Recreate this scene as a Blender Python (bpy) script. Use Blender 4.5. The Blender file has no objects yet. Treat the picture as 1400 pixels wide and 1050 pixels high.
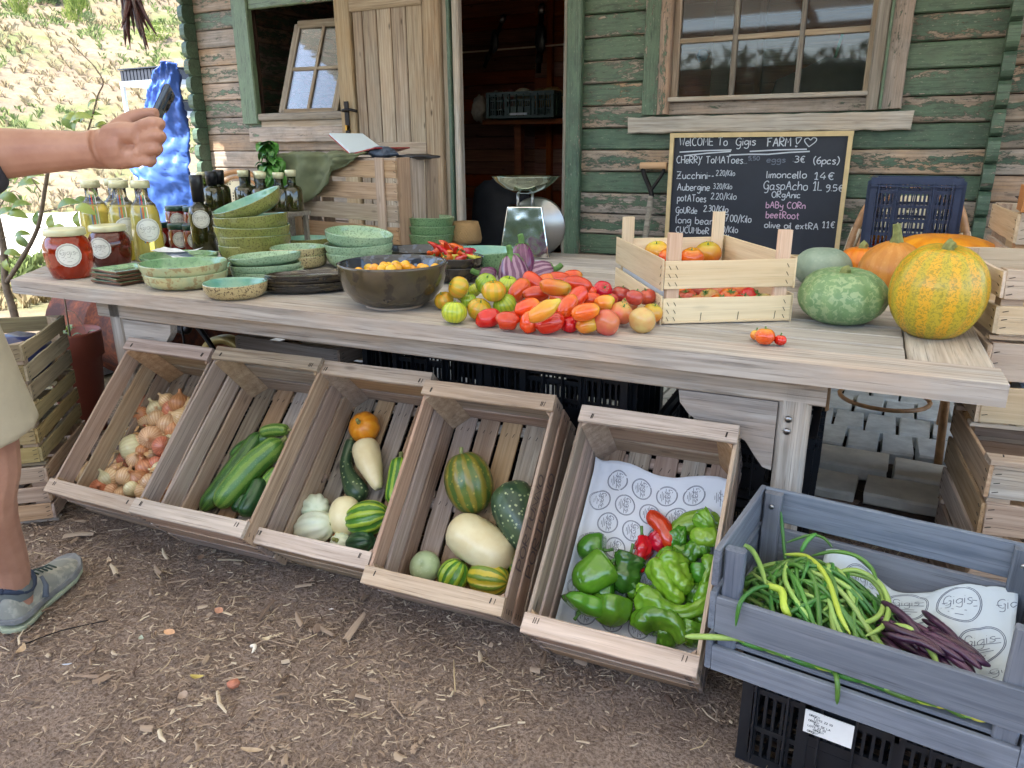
import bpy, math, random
import numpy as np
from mathutils import Vector, Matrix, noise
R_ = math.radians
rnd = random.Random(7)
S = bpy.context.scene
COL = S.collection
# ------------------------------------------------------------ camera
CAM_H = 1.2
RX = Vector((0.887, 0.135, -0.441)).normalized()
_f = 1020.0
def _basis():
    ex = Vector((700+1350, 525-212, -_f)).normalized()
    dn = Vector((725-700, 3750-525, _f)).normalized()
    ez = -dn; ez = (ez - ez.dot(ex)*ex).normalized()
    ey = ez.cross(ex)
    return ex, ey, ez
EX, EY, EZ = _basis()
def w_from_c(c):                       # camera (right, down, forward) to world
    return Vector((EX.dot(c), EY.dot(c), EZ.dot(c)))
CAM = Vector((0, 0, CAM_H))
cam_d = bpy.data.cameras.new('camera'); cam = bpy.data.objects.new('camera', cam_d); COL.objects.link(cam)
r_, u_, b_ = w_from_c(Vector((1,0,0))), w_from_c(Vector((0,-1,0))), w_from_c(Vector((0,0,-1)))
cam.matrix_world = Matrix(((r_.x,u_.x,b_.x,0),(r_.y,u_.y,b_.y,0),(r_.z,u_.z,b_.z,CAM_H),(0,0,0,1)))
cam_d.sensor_width = 36; cam_d.lens = 36*_f/1400; cam_d.clip_end = 500; cam_d.clip_start = .05
S.camera = cam
# ------------------------------------------------------------ light
SUN_EL, SUN_AZ = R_(58), R_(200)       # azimuth from +y clockwise: the sun stands behind and left of the camera
wd = bpy.data.worlds.new('World'); S.world = wd; wd.use_nodes = True
nt = wd.node_tree; bg = nt.nodes['Background']
sky = nt.nodes.new('ShaderNodeTexSky'); sky.sky_type = 'NISHITA'; sky.sun_disc = False
sky.sun_elevation = SUN_EL; sky.sun_rotation = SUN_AZ; sky.air_density = 1.0; sky.dust_density = 1.5
nt.links.new(sky.outputs[0], bg.inputs[0]); bg.inputs[1].default_value = .15
sl = bpy.data.lights.new('sun', 'SUN'); sl.energy = 3.6; sl.angle = R_(.6); sl.color = (1, .95, .87)
so = bpy.data.objects.new('sun', sl); COL.objects.link(so); so.location = (0, -5, 8)
sd = Vector((math.sin(SUN_AZ)*math.cos(SUN_EL), math.cos(SUN_AZ)*math.cos(SUN_EL), math.sin(SUN_EL)))
so.rotation_euler = sd.to_track_quat('Z', 'Y').to_euler()
S.view_settings.view_transform = 'Standard'; S.view_settings.look = 'None'
S.view_settings.exposure = 2.25; S.view_settings.gamma = 1; S.view_settings.use_curve_mapping = False
S.render.engine = 'CYCLES'
S.cycles.max_bounces = 8; S.cycles.transmission_bounces = 8; S.cycles.glossy_bounces = 4; S.cycles.diffuse_bounces = 4
S.cycles.caustics_reflective = False; S.cycles.caustics_refractive = False
S.cycles.use_denoising = True
# ------------------------------------------------------------ pixel to place
def ray(u, v): return w_from_c(Vector((u-700, v-525, _f))).normalized()
def onz(u, v, z): d = ray(u, v); return CAM + d*((z-CAM_H)/d.z)
def ony(u, v, y): d = ray(u, v); return CAM + d*(y/d.y)
def onx(u, v, x): d = ray(u, v); return CAM + d*(x/d.x)
def onplane(u, v, p, n): d = ray(u, v); return CAM + d*((p-CAM).dot(n)/d.dot(n))
FWD = w_from_c(Vector((0,0,1)))
def mpp(p): return (Vector(p)-CAM).dot(FWD)/_f      # metres per photo pixel at p
TZ = .76
def T(u, v, dz=0): return onz(u, v, TZ+dz)
def Tf(u, v, r, dz=0):                                # centre of a round thing whose near edge stands at the pixel
    p = T(u, v, dz); d = Vector((p.x, p.y, 0)).normalized(); return p + d*r
# ------------------------------------------------------------ objects
def tag(o, label=None, cat=None, group=None, kind=None):
    if label: o['label'] = label
    if cat: o['category'] = cat
    if group: o['group'] = group
    if kind: o['kind'] = kind
    return o
def thing(name, label, cat, loc=(0,0,0), rot=None, group=None):
    o = bpy.data.objects.new(name, None); COL.objects.link(o); o.empty_display_size = .1
    M = Matrix.Translation(loc)
    if rot is not None: M = M @ (Matrix.Rotation(rot, 4, 'Z') if isinstance(rot, (int, float)) else rot.to_4x4())
    o.matrix_world = M
    return tag(o, label, cat, group)
def ob(name, me, mat=None, parent=None, M=None, color=None):
    o = bpy.data.objects.new(name, me); COL.objects.link(o)
    if mat is not None:
        if me.materials:
            if me.materials[0] != mat: o.material_slots[0].link = 'OBJECT'; o.material_slots[0].material = mat
        else: me.materials.append(mat)
    if parent: o.parent = parent
    if M is not None: o.matrix_local = M
    if color is not None: o.color = (*color, 1) if len(color) == 3 else color
    return o
def mesh(name, V, F, smooth=False, uv=None):
    me = bpy.data.meshes.new(name); me.from_pydata([tuple(v) for v in V], [], F)
    if uv is not None:
        l = me.uv_layers.new(name='UVMap'); l.data.foreach_set('uv', np.array(uv, dtype=np.float32).ravel())
    if smooth: me.polygons.foreach_set('use_smooth', [True]*len(me.polygons))
    me.update(); return me
def dup(root, M, label=None, group=None):
    def cp(o, par):
        c = o.copy(); COL.objects.link(c); c.parent = par
        if par: c.matrix_local = o.matrix_local.copy()
        for ch in kids(o): cp(ch, c)
        return c
    c = cp(root, None); c.matrix_world = M
    if label: c['label'] = label
    if group: c['group'] = group
    return c
def kids(o): return list(o.children)
def basis(x, y, z, p=(0,0,0)):
    return Matrix(((x[0],y[0],z[0],p[0]),(x[1],y[1],z[1],p[1]),(x[2],y[2],z[2],p[2]),(0,0,0,1)))
class MB:
    def __init__(s): s.V = []; s.F = []
    def add(s, V, F):
        n = len(s.V); s.V += [Vector(v) for v in V]; s.F += [tuple(i+n for i in f) for f in F]; return s
    def box(s, c, d, M=None):
        x, y, z = d[0]/2, d[1]/2, d[2]/2
        V = [Vector((i*x, j*y, k*z)) for i in (-1,1) for j in (-1,1) for k in (-1,1)]
        V = [(M @ v if M is not None else v)+Vector(c) for v in V]
        return s.add(V, [(0,1,3,2),(4,6,7,5),(0,4,5,1),(2,3,7,6),(0,2,6,4),(1,5,7,3)])
    def bar(s, a, b, w, t=None, up=(0,0,1)):
        a, b = Vector(a), Vector(b); t = t or w
        x = (b-a); L = x.length; x.normalize(); y = Vector(up).cross(x)
        if y.length < 1e-4: y = Vector((0,1,0)).cross(x)
        y.normalize(); z = x.cross(y)
        M = Matrix((x,y,z)).transposed()
        return s.box((a+b)/2, (L, w, t), M)
    def tube(s, pts, rad, n=8, cap=True):
        V, F, _ = sweep_data([Vector(p) for p in pts], rad if hasattr(rad, '__len__') else [rad]*len(pts), n, cap=cap)
        return s.add(V, F)
    def mesh(s, name, smooth=False): return mesh(name, s.V, s.F, smooth)
def frames(pts):
    n = len(pts); T_ = []
    for i in range(n):
        a = pts[max(0,i-1)]; b = pts[min(n-1,i+1)]; T_.append((b-a).normalized())
    up = Vector((0,0,1)) if abs(T_[0].z) < .9 else Vector((0,1,0))
    x = (up.cross(T_[0])).normalized(); out = []
    for t in T_:
        x = (x - x.dot(t)*t)
        if x.length < 1e-5: x = Vector((1,0,0)).cross(t)
        x.normalize(); out.append((x, t.cross(x), t))
    return out
def sweep_data(pts, rad, n=16, cap=True, lobes=0, amp=0, lobefn=None, wob=0, wfreq=10, sq=1.0, twist=0, seed=0, sharp=1):
    fr = frames(pts); V = []; F = []; UV = []
    m = len(pts)
    so = Vector((seed*3.1, seed*1.7, seed*.9))
    for i, (p, (x, y, t)) in enumerate(zip(pts, fr)):
        v = i/(m-1)
        for j in range(n):
            a = 2*math.pi*j/n; aa = a + twist*v
            r = rad[i]
            if lobes:
                k = amp*(lobefn(v) if lobefn else 1)
                c = abs(math.cos(lobes*aa/2))**sharp
                r *= 1 - k*(1-c)
            if wob:
                q = Vector((math.cos(a)*1.0, math.sin(a)*1.0, v*3))*wfreq*.25 + so
                r *= 1 + wob*noise.noise(q)
            V.append(p + x*(math.cos(a)*r) + y*(math.sin(a)*r*sq))
    for i in range(m-1):
        for j in range(n):
            k = (j+1) % n
            F.append((i*n+j, i*n+k, (i+1)*n+k, (i+1)*n+j))
            UV += [(j/n, i/(m-1)), ((j+1)/n, i/(m-1)), ((j+1)/n, (i+1)/(m-1)), (j/n, (i+1)/(m-1))]
    if cap:
        for i, rev in ((0, True), (m-1, False)):
            c = len(V); V.append(sum((V[i*n+j] for j in range(n)), Vector())/n)
            for j in range(n):
                k = (j+1) % n; v = i/(m-1)
                F.append((c, i*n+k, i*n+j) if rev else (c, i*n+j, i*n+k))
                UV += [((j+.5)/n, v), (((j+1) if rev else j)/n, v), ((j if rev else (j+1))/n, v)]
    return V, F, UV
def sweep(name, pts, rad, n=16, **k):
    V, F, UV = sweep_data([Vector(p) for p in pts], rad, n, **k)
    return mesh(name, V, F, True, UV)
def lathe(name, prof, n=32, lobes=0, amp=0, ex=1.0, wob=0, rimwave=0, sharp=1, seed=0):
    """prof: (r, z) list from the bottom; open or closed as given"""
    V, F, UV = [], [], []; m = len(prof); zt = max(z for r, z in prof)+1e-6
    for i, (r, z) in enumerate(prof):
        for j in range(n):
            a = 2*math.pi*j/n; rr = max(r, 1e-4)
            if lobes: rr *= 1 - amp*(1-abs(math.cos(lobes*a/2))**sharp)
            if wob: rr *= 1 + wob*noise.noise(Vector((math.cos(a)*1.3+seed, math.sin(a)*1.3, z*3)))
            zz = z + rimwave*math.sin(2*a+seed)*(z/zt)*rr
            V.append((math.cos(a)*rr*ex, math.sin(a)*rr, zz))
    for i in range(m-1):
        for j in range(n):
            k = (j+1) % n; F.append((i*n+j, i*n+k, (i+1)*n+k, (i+1)*n+j))
            UV += [(j/n, i/(m-1)), ((j+1)/n, i/(m-1)), ((j+1)/n, (i+1)/(m-1)), (j/n, (i+1)/(m-1))]
    return mesh(name, V, F, True, UV)
def spline(P, k=8):
    P = [Vector(p) for p in P]; out = []
    for i in range(len(P)-1):
        a = P[max(0,i-1)]; b = P[i]; c = P[i+1]; d = P[min(len(P)-1,i+2)]
        for s in range(k):
            t = s/k
            out.append(.5*((2*b)+(c-a)*t+(2*a-5*b+4*c-d)*t*t+(3*b-a-3*c+d)*t**3))
    out.append(P[-1]); return out
def lerp_list(vals, m):
    o = []
    for i in range(m):
        t = i/(m-1)*(len(vals)-1); k = min(int(t), len(vals)-2); f = t-k
        f = f*f*(3-2*f) if False else f
        o.append(vals[k]*(1-f)+vals[k+1]*f)
    return o
# boards: long axis X, width Y, thickness Z
_bc = {}
def board_mesh(L, w, t, c=None, rag=0.0, var=0):
    key = (round(L,3), round(w,3), round(t,4), rag, var)
    if key in _bc: return _bc[key]
    rr = random.Random(hash(key) % 9999); c = min(w, t)*.16 if c is None else c
    prof = [(-w/2+c,-t/2),(w/2-c,-t/2),(w/2,-t/2+c),(w/2,t/2-c),(w/2-c,t/2),(-w/2+c,t/2),(-w/2,t/2-c),(-w/2,-t/2+c)]
    st = 2 if rag == 0 else max(4, int(L/.06))
    V = []; F = []
    for i in range(st):
        x = -L/2 + L*i/(st-1)
        ja, jb = rr.uniform(-rag, rag), rr.uniform(-rag, rag)
        for k, (y, z) in enumerate(prof):
            e = rr.uniform(-rag, rag)*1.5 if i in (0, st-1) else 0
            V.append((x+e, y+(ja if y < 0 else jb), z))
    for i in range(st-1):
        for k in range(8):
            q = (k+1) % 8; F.append((i*8+k, (i+1)*8+k, (i+1)*8+q, i*8+q))
    F.append(tuple(range(8))); F.append(tuple((st-1)*8+k for k in reversed(range(8))))
    me = mesh('board', V, F); _bc[key] = me; return me
def board(name, a, b, w, t, up, mat, parent=None, rag=0.0, color=None, var=0, label=None):
    a, b = Vector(a), Vector(b); x = b-a; L = x.length; x.normalize(); z = Vector(up)
    z = (z - z.dot(x)*x).normalized(); y = z.cross(x)
    o = ob(name, board_mesh(L, w, t, rag=rag, var=var), mat, parent, basis(x, y, z, (a+b)/2), color)
    if label: o['label'] = label
    return o
# ------------------------------------------------------------ materials
class Mt:
    def __init__(s, name):
        s.m = bpy.data.materials.new(name); s.m.use_nodes = True; s.t = s.m.node_tree; s.b = s.t.nodes['Principled BSDF']
        s._tc = None
    def n(s, typ, ins=None, **props):
        nd = s.t.nodes.new('ShaderNode'+typ)
        for k, v in props.items(): setattr(nd, k, v)
        for k, v in (ins or {}).items(): s.set(nd, k, v)
        return nd
    def set(s, nd, k, v):
        i = nd.inputs[k]
        if isinstance(v, bpy.types.NodeSocket): s.t.links.new(v, i)
        elif isinstance(v, bpy.types.Node): s.t.links.new(v.outputs[0], i)
        else:
            try: i.default_value = v
            except Exception: i.default_value = (*v, 1)
    def B(s, **k):
        for a, v in k.items(): s.set(s.b, a.replace('_', ' '), v)
        return s
    def coord(s, which='Object', scale=(1,1,1), rand=True):
        tc = s.n('TexCoord'); v = tc.outputs[which]
        if rand:
            oi = s.n('ObjectInfo'); m = s.n('Math', {0: oi.outputs['Random'], 1: 37.0}, operation='MULTIPLY')
            v = s.n('VectorMath', {0: v, 1: m.outputs[0]}, operation='ADD').outputs[0]
        return s.n('Mapping', {'Vector': v, 'Scale': scale}).outputs[0]
    def noise(s, vec, scale=5, detail=4, rough=.55, dist=0):
        return s.n('TexNoise', {'Vector': vec, 'Scale': scale, 'Detail': detail, 'Roughness': rough, 'Distortion': dist}).outputs[0]
    def ramp(s, fac, stops, interp='LINEAR'):
        r = s.n('ValToRGB', {'Fac': fac}); e = r.color_ramp; e.interpolation = interp
        while len(e.elements) < len(stops): e.elements.new(.5)
        for k, (p, c) in zip(e.elements, stops):
            k.position = p; k.color = (c, c, c, 1) if isinstance(c, (int, float)) else (*c, 1)
        return r.outputs[0]
    def mix(s, f, a, b, mode='MIX'):
        m = s.n('Mix', data_type='RGBA', blend_type=mode)
        for i, v in ((0, f), (6, a), (7, b)):
            if isinstance(v, bpy.types.NodeSocket): s.t.links.new(v, m.inputs[i])
            else: m.inputs[i].default_value = v if isinstance(v, (int, float)) else (*v, 1)
        return m.outputs[2]
    def math(s, op, a, b=0, c=None):
        ins = {0: a, 1: b}
        if c is not None: ins[2] = c
        return s.n('Math', ins, operation=op).outputs[0]
    def bump(s, h, strength=.3, dist=.002):
        b = s.n('Bump', {'Height': h, 'Strength': strength, 'Distance': dist}); s.t.links.new(b.outputs[0], s.b.inputs['Normal']); return s
    def rand(s): return s.n('ObjectInfo').outputs['Random']
    def objcol(s):
        o = s.n('ObjectInfo').outputs['Color']; return s.n('SeparateColor', {0: o}).outputs
def c255(r, g, b):
    f = lambda x: ((x/255+.055)/1.055)**2.4 if x/255 > .04045 else x/255/12.92
    return (f(r), f(g), f(b))
def wood_nodes(m, light, dark, stain, fy=1.0, knots=.5, contrast=1.0):
    """returns colour and height sockets of weathered timber whose grain runs along object X"""
    v = m.coord()
    g1 = m.noise(m.n('Mapping', {'Vector': v, 'Scale': (3, 55*fy, 55*fy)}).outputs[0], 1, 5, .6, .6)
    g2 = m.noise(m.n('Mapping', {'Vector': v, 'Scale': (5, 300*fy, 300*fy)}).outputs[0], 1, 4, .65)
    big = m.noise(m.n('Mapping', {'Vector': v, 'Scale': (3, 9, 9)}).outputs[0], 1, 4, .6)
    wv = m.n('TexWave', {'Vector': m.n('Mapping', {'Vector': v, 'Scale': (1.2, 14*fy, 14*fy)}).outputs[0], 'Scale': 1.3, 'Distortion': 9.0, 'Detail': 2.0, 'Detail Scale': .6}, bands_direction='Y').outputs['Fac']
    c = m.mix(m.ramp(g1, [(.30, 0), (.68, 1)]), light, dark)
    c = m.mix(m.math('MULTIPLY', m.ramp(big, [(.42, 0), (.72, 1)]), .65*contrast), c, stain)
    c = m.mix(m.math('MULTIPLY', m.ramp(wv, [(.55, 0), (.95, 1)]), .32*contrast), c, dark)
    lines = m.ramp(g2, [(.30, 1), (.44, 0)])
    c = m.mix(m.math('MULTIPLY', lines, .75*contrast), c, tuple(x*.38 for x in dark))
    if knots:
        vo = m.n('TexVoronoi', {'Vector': m.n('Mapping', {'Vector': v, 'Scale': (5, 14, 14)}).outputs[0], 'Scale': 1.0, 'Randomness': 1.0})
        kn = m.ramp(vo.outputs['Distance'], [(.045, 1), (.13, 0)])
        c = m.mix(m.math('MULTIPLY', kn, knots), c, tuple(x*.3 for x in dark))
    r = m.rand()
    c = m.n('HueSaturation', {'Hue': m.math('ADD', m.math('MULTIPLY', r, .016), .492), 'Saturation': m.math('ADD', m.math('MULTIPLY', m.math('FRACT', m.math('MULTIPLY', r, 17.3)), .5), .72), 'Value': m.math('ADD', m.math('MULTIPLY', m.math('FRACT', m.math('MULTIPLY', r, 7.7)), .34), .83), 'Color': c}).outputs[0]
    h = m.math('ADD', m.math('MULTIPLY', g1, .5), m.math('MULTIPLY', lines, -.5))
    return c, h
def wood(name, light, dark, stain=None, rough=.8, fy=1.0, knots=.5, contrast=1.0, bump=.35, dust=None):
    m = Mt(name); c, h = wood_nodes(m, light, dark, stain or tuple(x*.75 for x in light), fy, knots, contrast)
    m.B(Base_Color=c, Roughness=rough, Specular_IOR_Level=.25).bump(h, bump, .0025); return m.m
def plain(name, col, rough=.5, metal=0, spec=.5, var=.0, nscale=20, bump=0, coat=0):
    m = Mt(name)
    if var:
        n = m.noise(m.coord(), nscale, 5, .6)
        col2 = m.mix(m.ramp(n, [(.3, 0), (.7, 1)]), tuple(x*(1-var) for x in col), tuple(min(1, x*(1+var)) for x in col))
        m.B(Base_Color=col2)
        if bump: m.bump(n, bump, .003)
    else: m.B(Base_Color=(*col, 1))
    m.B(Roughness=rough, Metallic=metal, Specular_IOR_Level=spec, Coat_Weight=coat, Coat_Roughness=.08); return m.m
W = {}
W['crate'] = wood('crate timber', c255(190,170,152), c255(146,124,108), c255(168,144,124), knots=.5)
W['crate2'] = wood('crate timber tan', c255(196,172,146), c255(154,128,104), c255(176,146,114), knots=.4)
W['cap'] = wood('crate rail timber', c255(204,186,168), c255(164,144,126), c255(188,164,142), knots=.5)
W['grey'] = wood('bleached table timber', c255(200,195,188), c255(152,146,138), c255(212,208,202), knots=.15, contrast=.8, bump=.6)
W['greyb'] = wood('bleached table board', c255(192,186,176), c255(142,134,124), c255(186,160,132), knots=.2, contrast=1, bump=.6)
W['door'] = wood('weathered door timber', c255(182,170,150), c255(134,118,100), c255(164,138,110), knots=.9, bump=.5)
W['greytrim'] = wood('bare grey trim timber', c255(160,156,146), c255(112,106,98), c255(142,130,112), knots=.4, bump=.8)
W['poplar'] = wood('pale poplar veneer', c255(232,218,188), c255(212,194,160), c255(226,206,172), knots=.12, contrast=.45, bump=.15)
W['poplarpink'] = wood('pink sawn poplar block', c255(232,200,168), c255(208,164,128), c255(224,186,150), knots=.1, contrast=.5, fy=1.6)
W['blue'] = wood('blue grey stained timber', c255(122,129,140), c255(92,99,111), c255(140,146,154), knots=.25, contrast=.7, bump=.3, rough=.65)
W['inner'] = wood('red brown inner boards', c255(150,86,54), c255(112,58,36), c255(128,66,40), knots=.7)
W['ply'] = wood('pale plywood crate board', c255(214,196,170), c255(186,164,136), c255(200,178,148), knots=.25, contrast=.6)
W['olivewood'] = wood('dirty olive crate timber', c255(172,158,122), c255(134,118,86), c255(146,132,96), knots=.35)
W['rattan'] = plain('varnished cane', c255(176,132,90), .4, var=.3, nscale=30)
def paint_mat():
    m = Mt('peeling green paint on boards')
    c, h = wood_nodes(m, c255(176,164,152), c255(132,120,108), c255(184,150,116), 1, .5)
    r, g, b = m.objcol()[:3]                  # red: how much paint is left; green: how light the green is
    v = m.coord(scale=(1, 1, 1))
    n1 = m.noise(m.n('Mapping', {'Vector': v, 'Scale': (4.5, 20, 20)}).outputs[0], 1.0, 9, .74, .5)
    n2 = m.noise(m.n('Mapping', {'Vector': v, 'Scale': (22, 60, 60)}).outputs[0], 1.0, 7, .75, .5)
    tc = m.n('TexCoord').outputs['Object']; y = m.n('SeparateXYZ', {0: tc}).outputs['Y']
    edge = m.math('MULTIPLY', m.math('ABSOLUTE', y), 1.7)      # boards lose paint first along their edges
    f = m.math('ADD', m.math('ADD', m.math('MULTIPLY', n1, .54), m.math('MULTIPLY', n2, .46)), edge)
    d = m.math('SUBTRACT', f, m.math('ADD', m.math('MULTIPLY', r, .40), .30))
    bare = m.ramp(m.math('ADD', m.math('MULTIPLY', d, 44), .5), [(.35, 0), (.65, 1)])
    gr = m.mix(m.ramp(m.noise(v, 5, 5, .7), [(.3, 0), (.7, 1)]), c255(60,88,72), c255(88,112,92))
    gr = m.mix(g, gr, c255(108,130,100))
    gr = m.mix(m.math('MULTIPLY', m.ramp(m.noise(m.n('Mapping', {'Vector': v, 'Scale': (12, 60, 60)}).outputs[0], 1, 4, .7), [(.5, 0), (.72, 1)]), .75), gr, c255(34,52,44))
    fl = m.ramp(m.noise(m.n('Mapping', {'Vector': v, 'Scale': (45, 150, 150)}).outputs[0], 1, 4, .7), [(.62, 0), (.66, 1)])
    gr = m.mix(m.math('MULTIPLY', fl, .55), gr, c255(168,166,148))
    gr = m.mix(m.math('MULTIPLY', m.ramp(m.noise(m.n('Mapping', {'Vector': v, 'Scale': (4, 210, 210)}).outputs[0], 1, 4, .65, .4), [(.36, 1), (.46, 0)]), .55), gr, c255(38,46,38))
    rim = m.ramp(m.math('ABSOLUTE', d), [(.0, 1), (.03, 0)])
    col = m.mix(bare, gr, c); col = m.mix(m.math('MULTIPLY', rim, .55), col, c255(44,48,42)); col = m.mix(m.math('MULTIPLY', m.ramp(m.noise(v, 9, 6, .75), [(.45,0),(.75,1)]), .45), col, c255(70,68,58))
    hh = m.math('ADD', m.math('MULTIPLY', h, .4), m.math('MULTIPLY', bare, -1.0))
    m.B(Base_Color=col, Roughness=m.math('ADD', m.math('MULTIPLY', bare, .3), .5)).bump(hh, .7, .002); return m.m
W['paint'] = paint_mat()
W['black'] = plain('black plastic', c255(26,29,34), .38, var=.25, nscale=8)
W['navy'] = plain('navy plastic', c255(44,56,84), .42, var=.2, nscale=8)
W['dkgreen'] = plain('dark green plastic', c255(30,52,42), .45)
W['white'] = plain('white paint', c255(226,226,222), .6, var=.05)
W['paper'] = plain('white paper', c255(222,228,236), .75, var=.03, nscale=6)
W['ink'] = plain('grey blue ink', c255(84,92,112), .8)
W['inkd'] = plain('dark ink', c255(34,48,48), .8)
W['chrome'] = plain('polished steel', c255(232,234,236), .07, 1)
W['steel'] = plain('brushed steel', c255(160,160,160), .3, 1)
W['iron'] = plain('dark iron', c255(40,38,38), .5, .8, var=.2)
W['staple'] = plain('rusty staple', c255(52,46,42), .6, .3)
W['terra'] = plain('brown plastic pot', c255(132,66,50), .5, var=.12, nscale=5)
W['soil'] = plain('potting soil', c255(58,46,38), .95, var=.4, nscale=60, bump=.8)
W['stem'] = plain('dry pumpkin stem', c255(132,138,84), .8, var=.35, nscale=60, bump=.5)
W['calyx'] = plain('green calyx', c255(86,128,62), .6, var=.25, nscale=80)
# ------------------------------------------------------------ produce materials
def fruit(name, base, second=None, third=None, stripes=0, sstr=.8, speck=0, speckcol=(.8,.8,.6), specks=60, rough=.28, coat=.3, mott=6, top=None, topw=.35, net=0, netc=(0,0,0), nets=150, bump=0, bscale=30, hue=.02, val=.15, sharp=(.45,.6)):
    m = Mt(name); v = m.coord(); uv = m.n('TexCoord').outputs['UV']; s = m.n('SeparateXYZ', {0: uv}).outputs
    n = m.noise(v, mott*3, 4, .6)
    c = m.mix(m.ramp(n, [(.35, 0), (.65, 1)]), base, second or tuple(x*.8 for x in base))
    if stripes:
        nz = m.noise(v, 28, 3, .6)
        a = m.math('ADD', m.math('MULTIPLY', s['X'], stripes*6.28318), m.math('MULTIPLY', nz, 3.0))
        w = m.math('ADD', m.math('MULTIPLY', m.math('SINE', a), .5), .5)
        w = m.math('ADD', m.math('MULTIPLY', w, .65), m.math('MULTIPLY', m.noise(v, 70, 3, .7), .35))
        c = m.mix(m.math('MULTIPLY', m.ramp(w, [(sharp[0], 0), (sharp[1], 1)]), sstr), c, third)
    if top is not None:
        c = m.mix(m.ramp(m.math('ADD', s['Y'], m.math('MULTIPLY', m.math('SUBTRACT', n, .5), .5)), [(1-topw, 0), (1, 1)]), c, top)
    if net: c = m.mix(m.math('MULTIPLY', m.ramp(m.noise(v, nets, 2, .6, .8), [(.50, 0), (.57, 1)]), net), c, netc)
    if speck:
        vo = m.n('TexVoronoi', {'Vector': v, 'Scale': specks}).outputs['Distance']
        c = m.mix(m.math('MULTIPLY', m.ramp(vo, [(.16, 1), (.3, 0)]), speck), c, speckcol)
    r = m.rand()
    c = m.n('HueSaturation', {'Hue': m.math('ADD', m.math('MULTIPLY', r, hue), .5-hue/2), 'Value': m.math('ADD', m.math('MULTIPLY', m.math('FRACT', m.math('MULTIPLY', r, 9.1)), val*2), 1-val), 'Saturation': 1.0, 'Color': c}).outputs[0]
    m.B(Base_Color=c, Roughness=rough, Coat_Weight=coat, Coat_Roughness=.12)
    if bump: m.bump(m.noise(v, bscale, 4, .6), bump, .004)
    return m.m
F_ = {}
F_['tred'] = fruit('red tomato skin', c255(214,44,24), c255(190,26,18), rough=.16, coat=.5, hue=.02)
F_['torange'] = fruit('orange tomato skin', c255(232,98,24), c255(214,66,22), rough=.18, coat=.5, top=c255(222,158,44), hue=.03)
F_['tyellow'] = fruit('orange yellow tomato skin', c255(226,140,44), c255(218,110,36), rough=.18, coat=.5, top=c255(196,190,60), topw=.6)
F_['tzebra'] = fruit('green zebra tomato skin', c255(158,186,52), c255(184,192,50), c255(118,158,50), stripes=17, sstr=.5, rough=.2, coat=.4, hue=.05, sharp=(.5,.68))
F_['tamber'] = fruit('amber green tomato skin', c255(196,176,40), c255(208,150,40), c255(140,158,44), stripes=9, sstr=.4, rough=.2, coat=.4)
F_['tpink'] = fruit('pink blushed tomato skin', c255(222,112,84), c255(206,136,78), rough=.2, coat=.4, top=c255(188,160,80), hue=.02)
F_['tpale'] = fruit('pale unripe tomato skin', c255(206,190,116), c255(212,160,98), rough=.22, coat=.35, top=c255(176,184,108))
F_['tbrown'] = fruit('dusky red tomato skin', c255(178,66,50), c255(196,96,60), rough=.2, coat=.4)
F_['tcherry'] = fruit('yellow cherry tomato skin', c255(232,162,32), c255(238,182,44), rough=.15, coat=.5, hue=.04)
F_['aub'] = fruit('dark aubergine skin', c255(84,34,74), c255(108,48,92), c255(150,98,130), stripes=14, sstr=.35, rough=.12, coat=.6, sharp=(.6,.8))
F_['aubs'] = fruit('striped aubergine skin', c255(112,66,100), c255(92,50,84), c255(182,148,168), stripes=15, sstr=.6, rough=.2, coat=.4)
F_['pyellow'] = fruit('yellow green speckled pumpkin skin', c255(222,172,42), c255(216,164,38), c255(176,172,52), stripes=12, sstr=.6, net=.62, nets=170, netc=c255(122,126,46), rough=.35, coat=.15, hue=.0, val=.02, bump=.25, bscale=60)
F_['pgreen'] = fruit('pale green marbled pumpkin skin', c255(126,158,108), c255(104,142,96), c255(96,132,92), stripes=12, sstr=.3, net=.5, nets=70, netc=c255(176,192,148), rough=.45, coat=.05, hue=0, val=.04, bump=.3)
F_['pgrey'] = fruit('grey green pumpkin skin', c255(146,164,146), c255(126,148,130), rough=.6, coat=0, speck=.25, specks=50, speckcol=c255(176,190,168), bump=.3)
F_['porange'] = fruit('orange pumpkin skin', c255(232,142,30), c255(220,124,28), c255(238,166,52), stripes=10, sstr=.3, rough=.35, coat=.15, bump=.2)
F_['phoney'] = fruit('honey coloured squash skin', c255(218,154,58), c255(204,138,50), c255(232,176,84), stripes=14, sstr=.35, rough=.4, coat=.08, speck=.3, specks=70, speckcol=c255(236,186,110))
F_['zgreen'] = fruit('zucchini skin', c255(56,106,44), c255(42,88,38), c255(104,150,66), stripes=8, sstr=.55, rough=.35, coat=.2, speck=.35, specks=160, speckcol=c255(126,164,84))
F_['zlight'] = fruit('light zucchini skin', c255(92,142,54), c255(72,122,48), c255(142,176,78), stripes=8, sstr=.7, rough=.35, coat=.2, speck=.5, specks=150, speckcol=c255(164,190,104))
F_['cuke'] = fruit('cucumber skin', c255(34,84,42), c255(26,66,36), c255(64,116,58), stripes=6, sstr=.35, rough=.3, coat=.25)
F_['zspeck'] = fruit('dark speckled marrow skin', c255(46,72,50), c255(36,60,44), c255(82,104,62), stripes=5, sstr=.35, speck=.9, specks=75, speckcol=c255(164,178,130), rough=.35, coat=.15)
F_['cream'] = fruit('cream squash skin', c255(232,222,180), c255(224,208,160), rough=.35, coat=.15, hue=.01)
F_['white'] = fruit('greenish white squash skin', c255(222,228,206), c255(206,218,188), rough=.4, coat=.1, hue=.01, val=.05)
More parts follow.
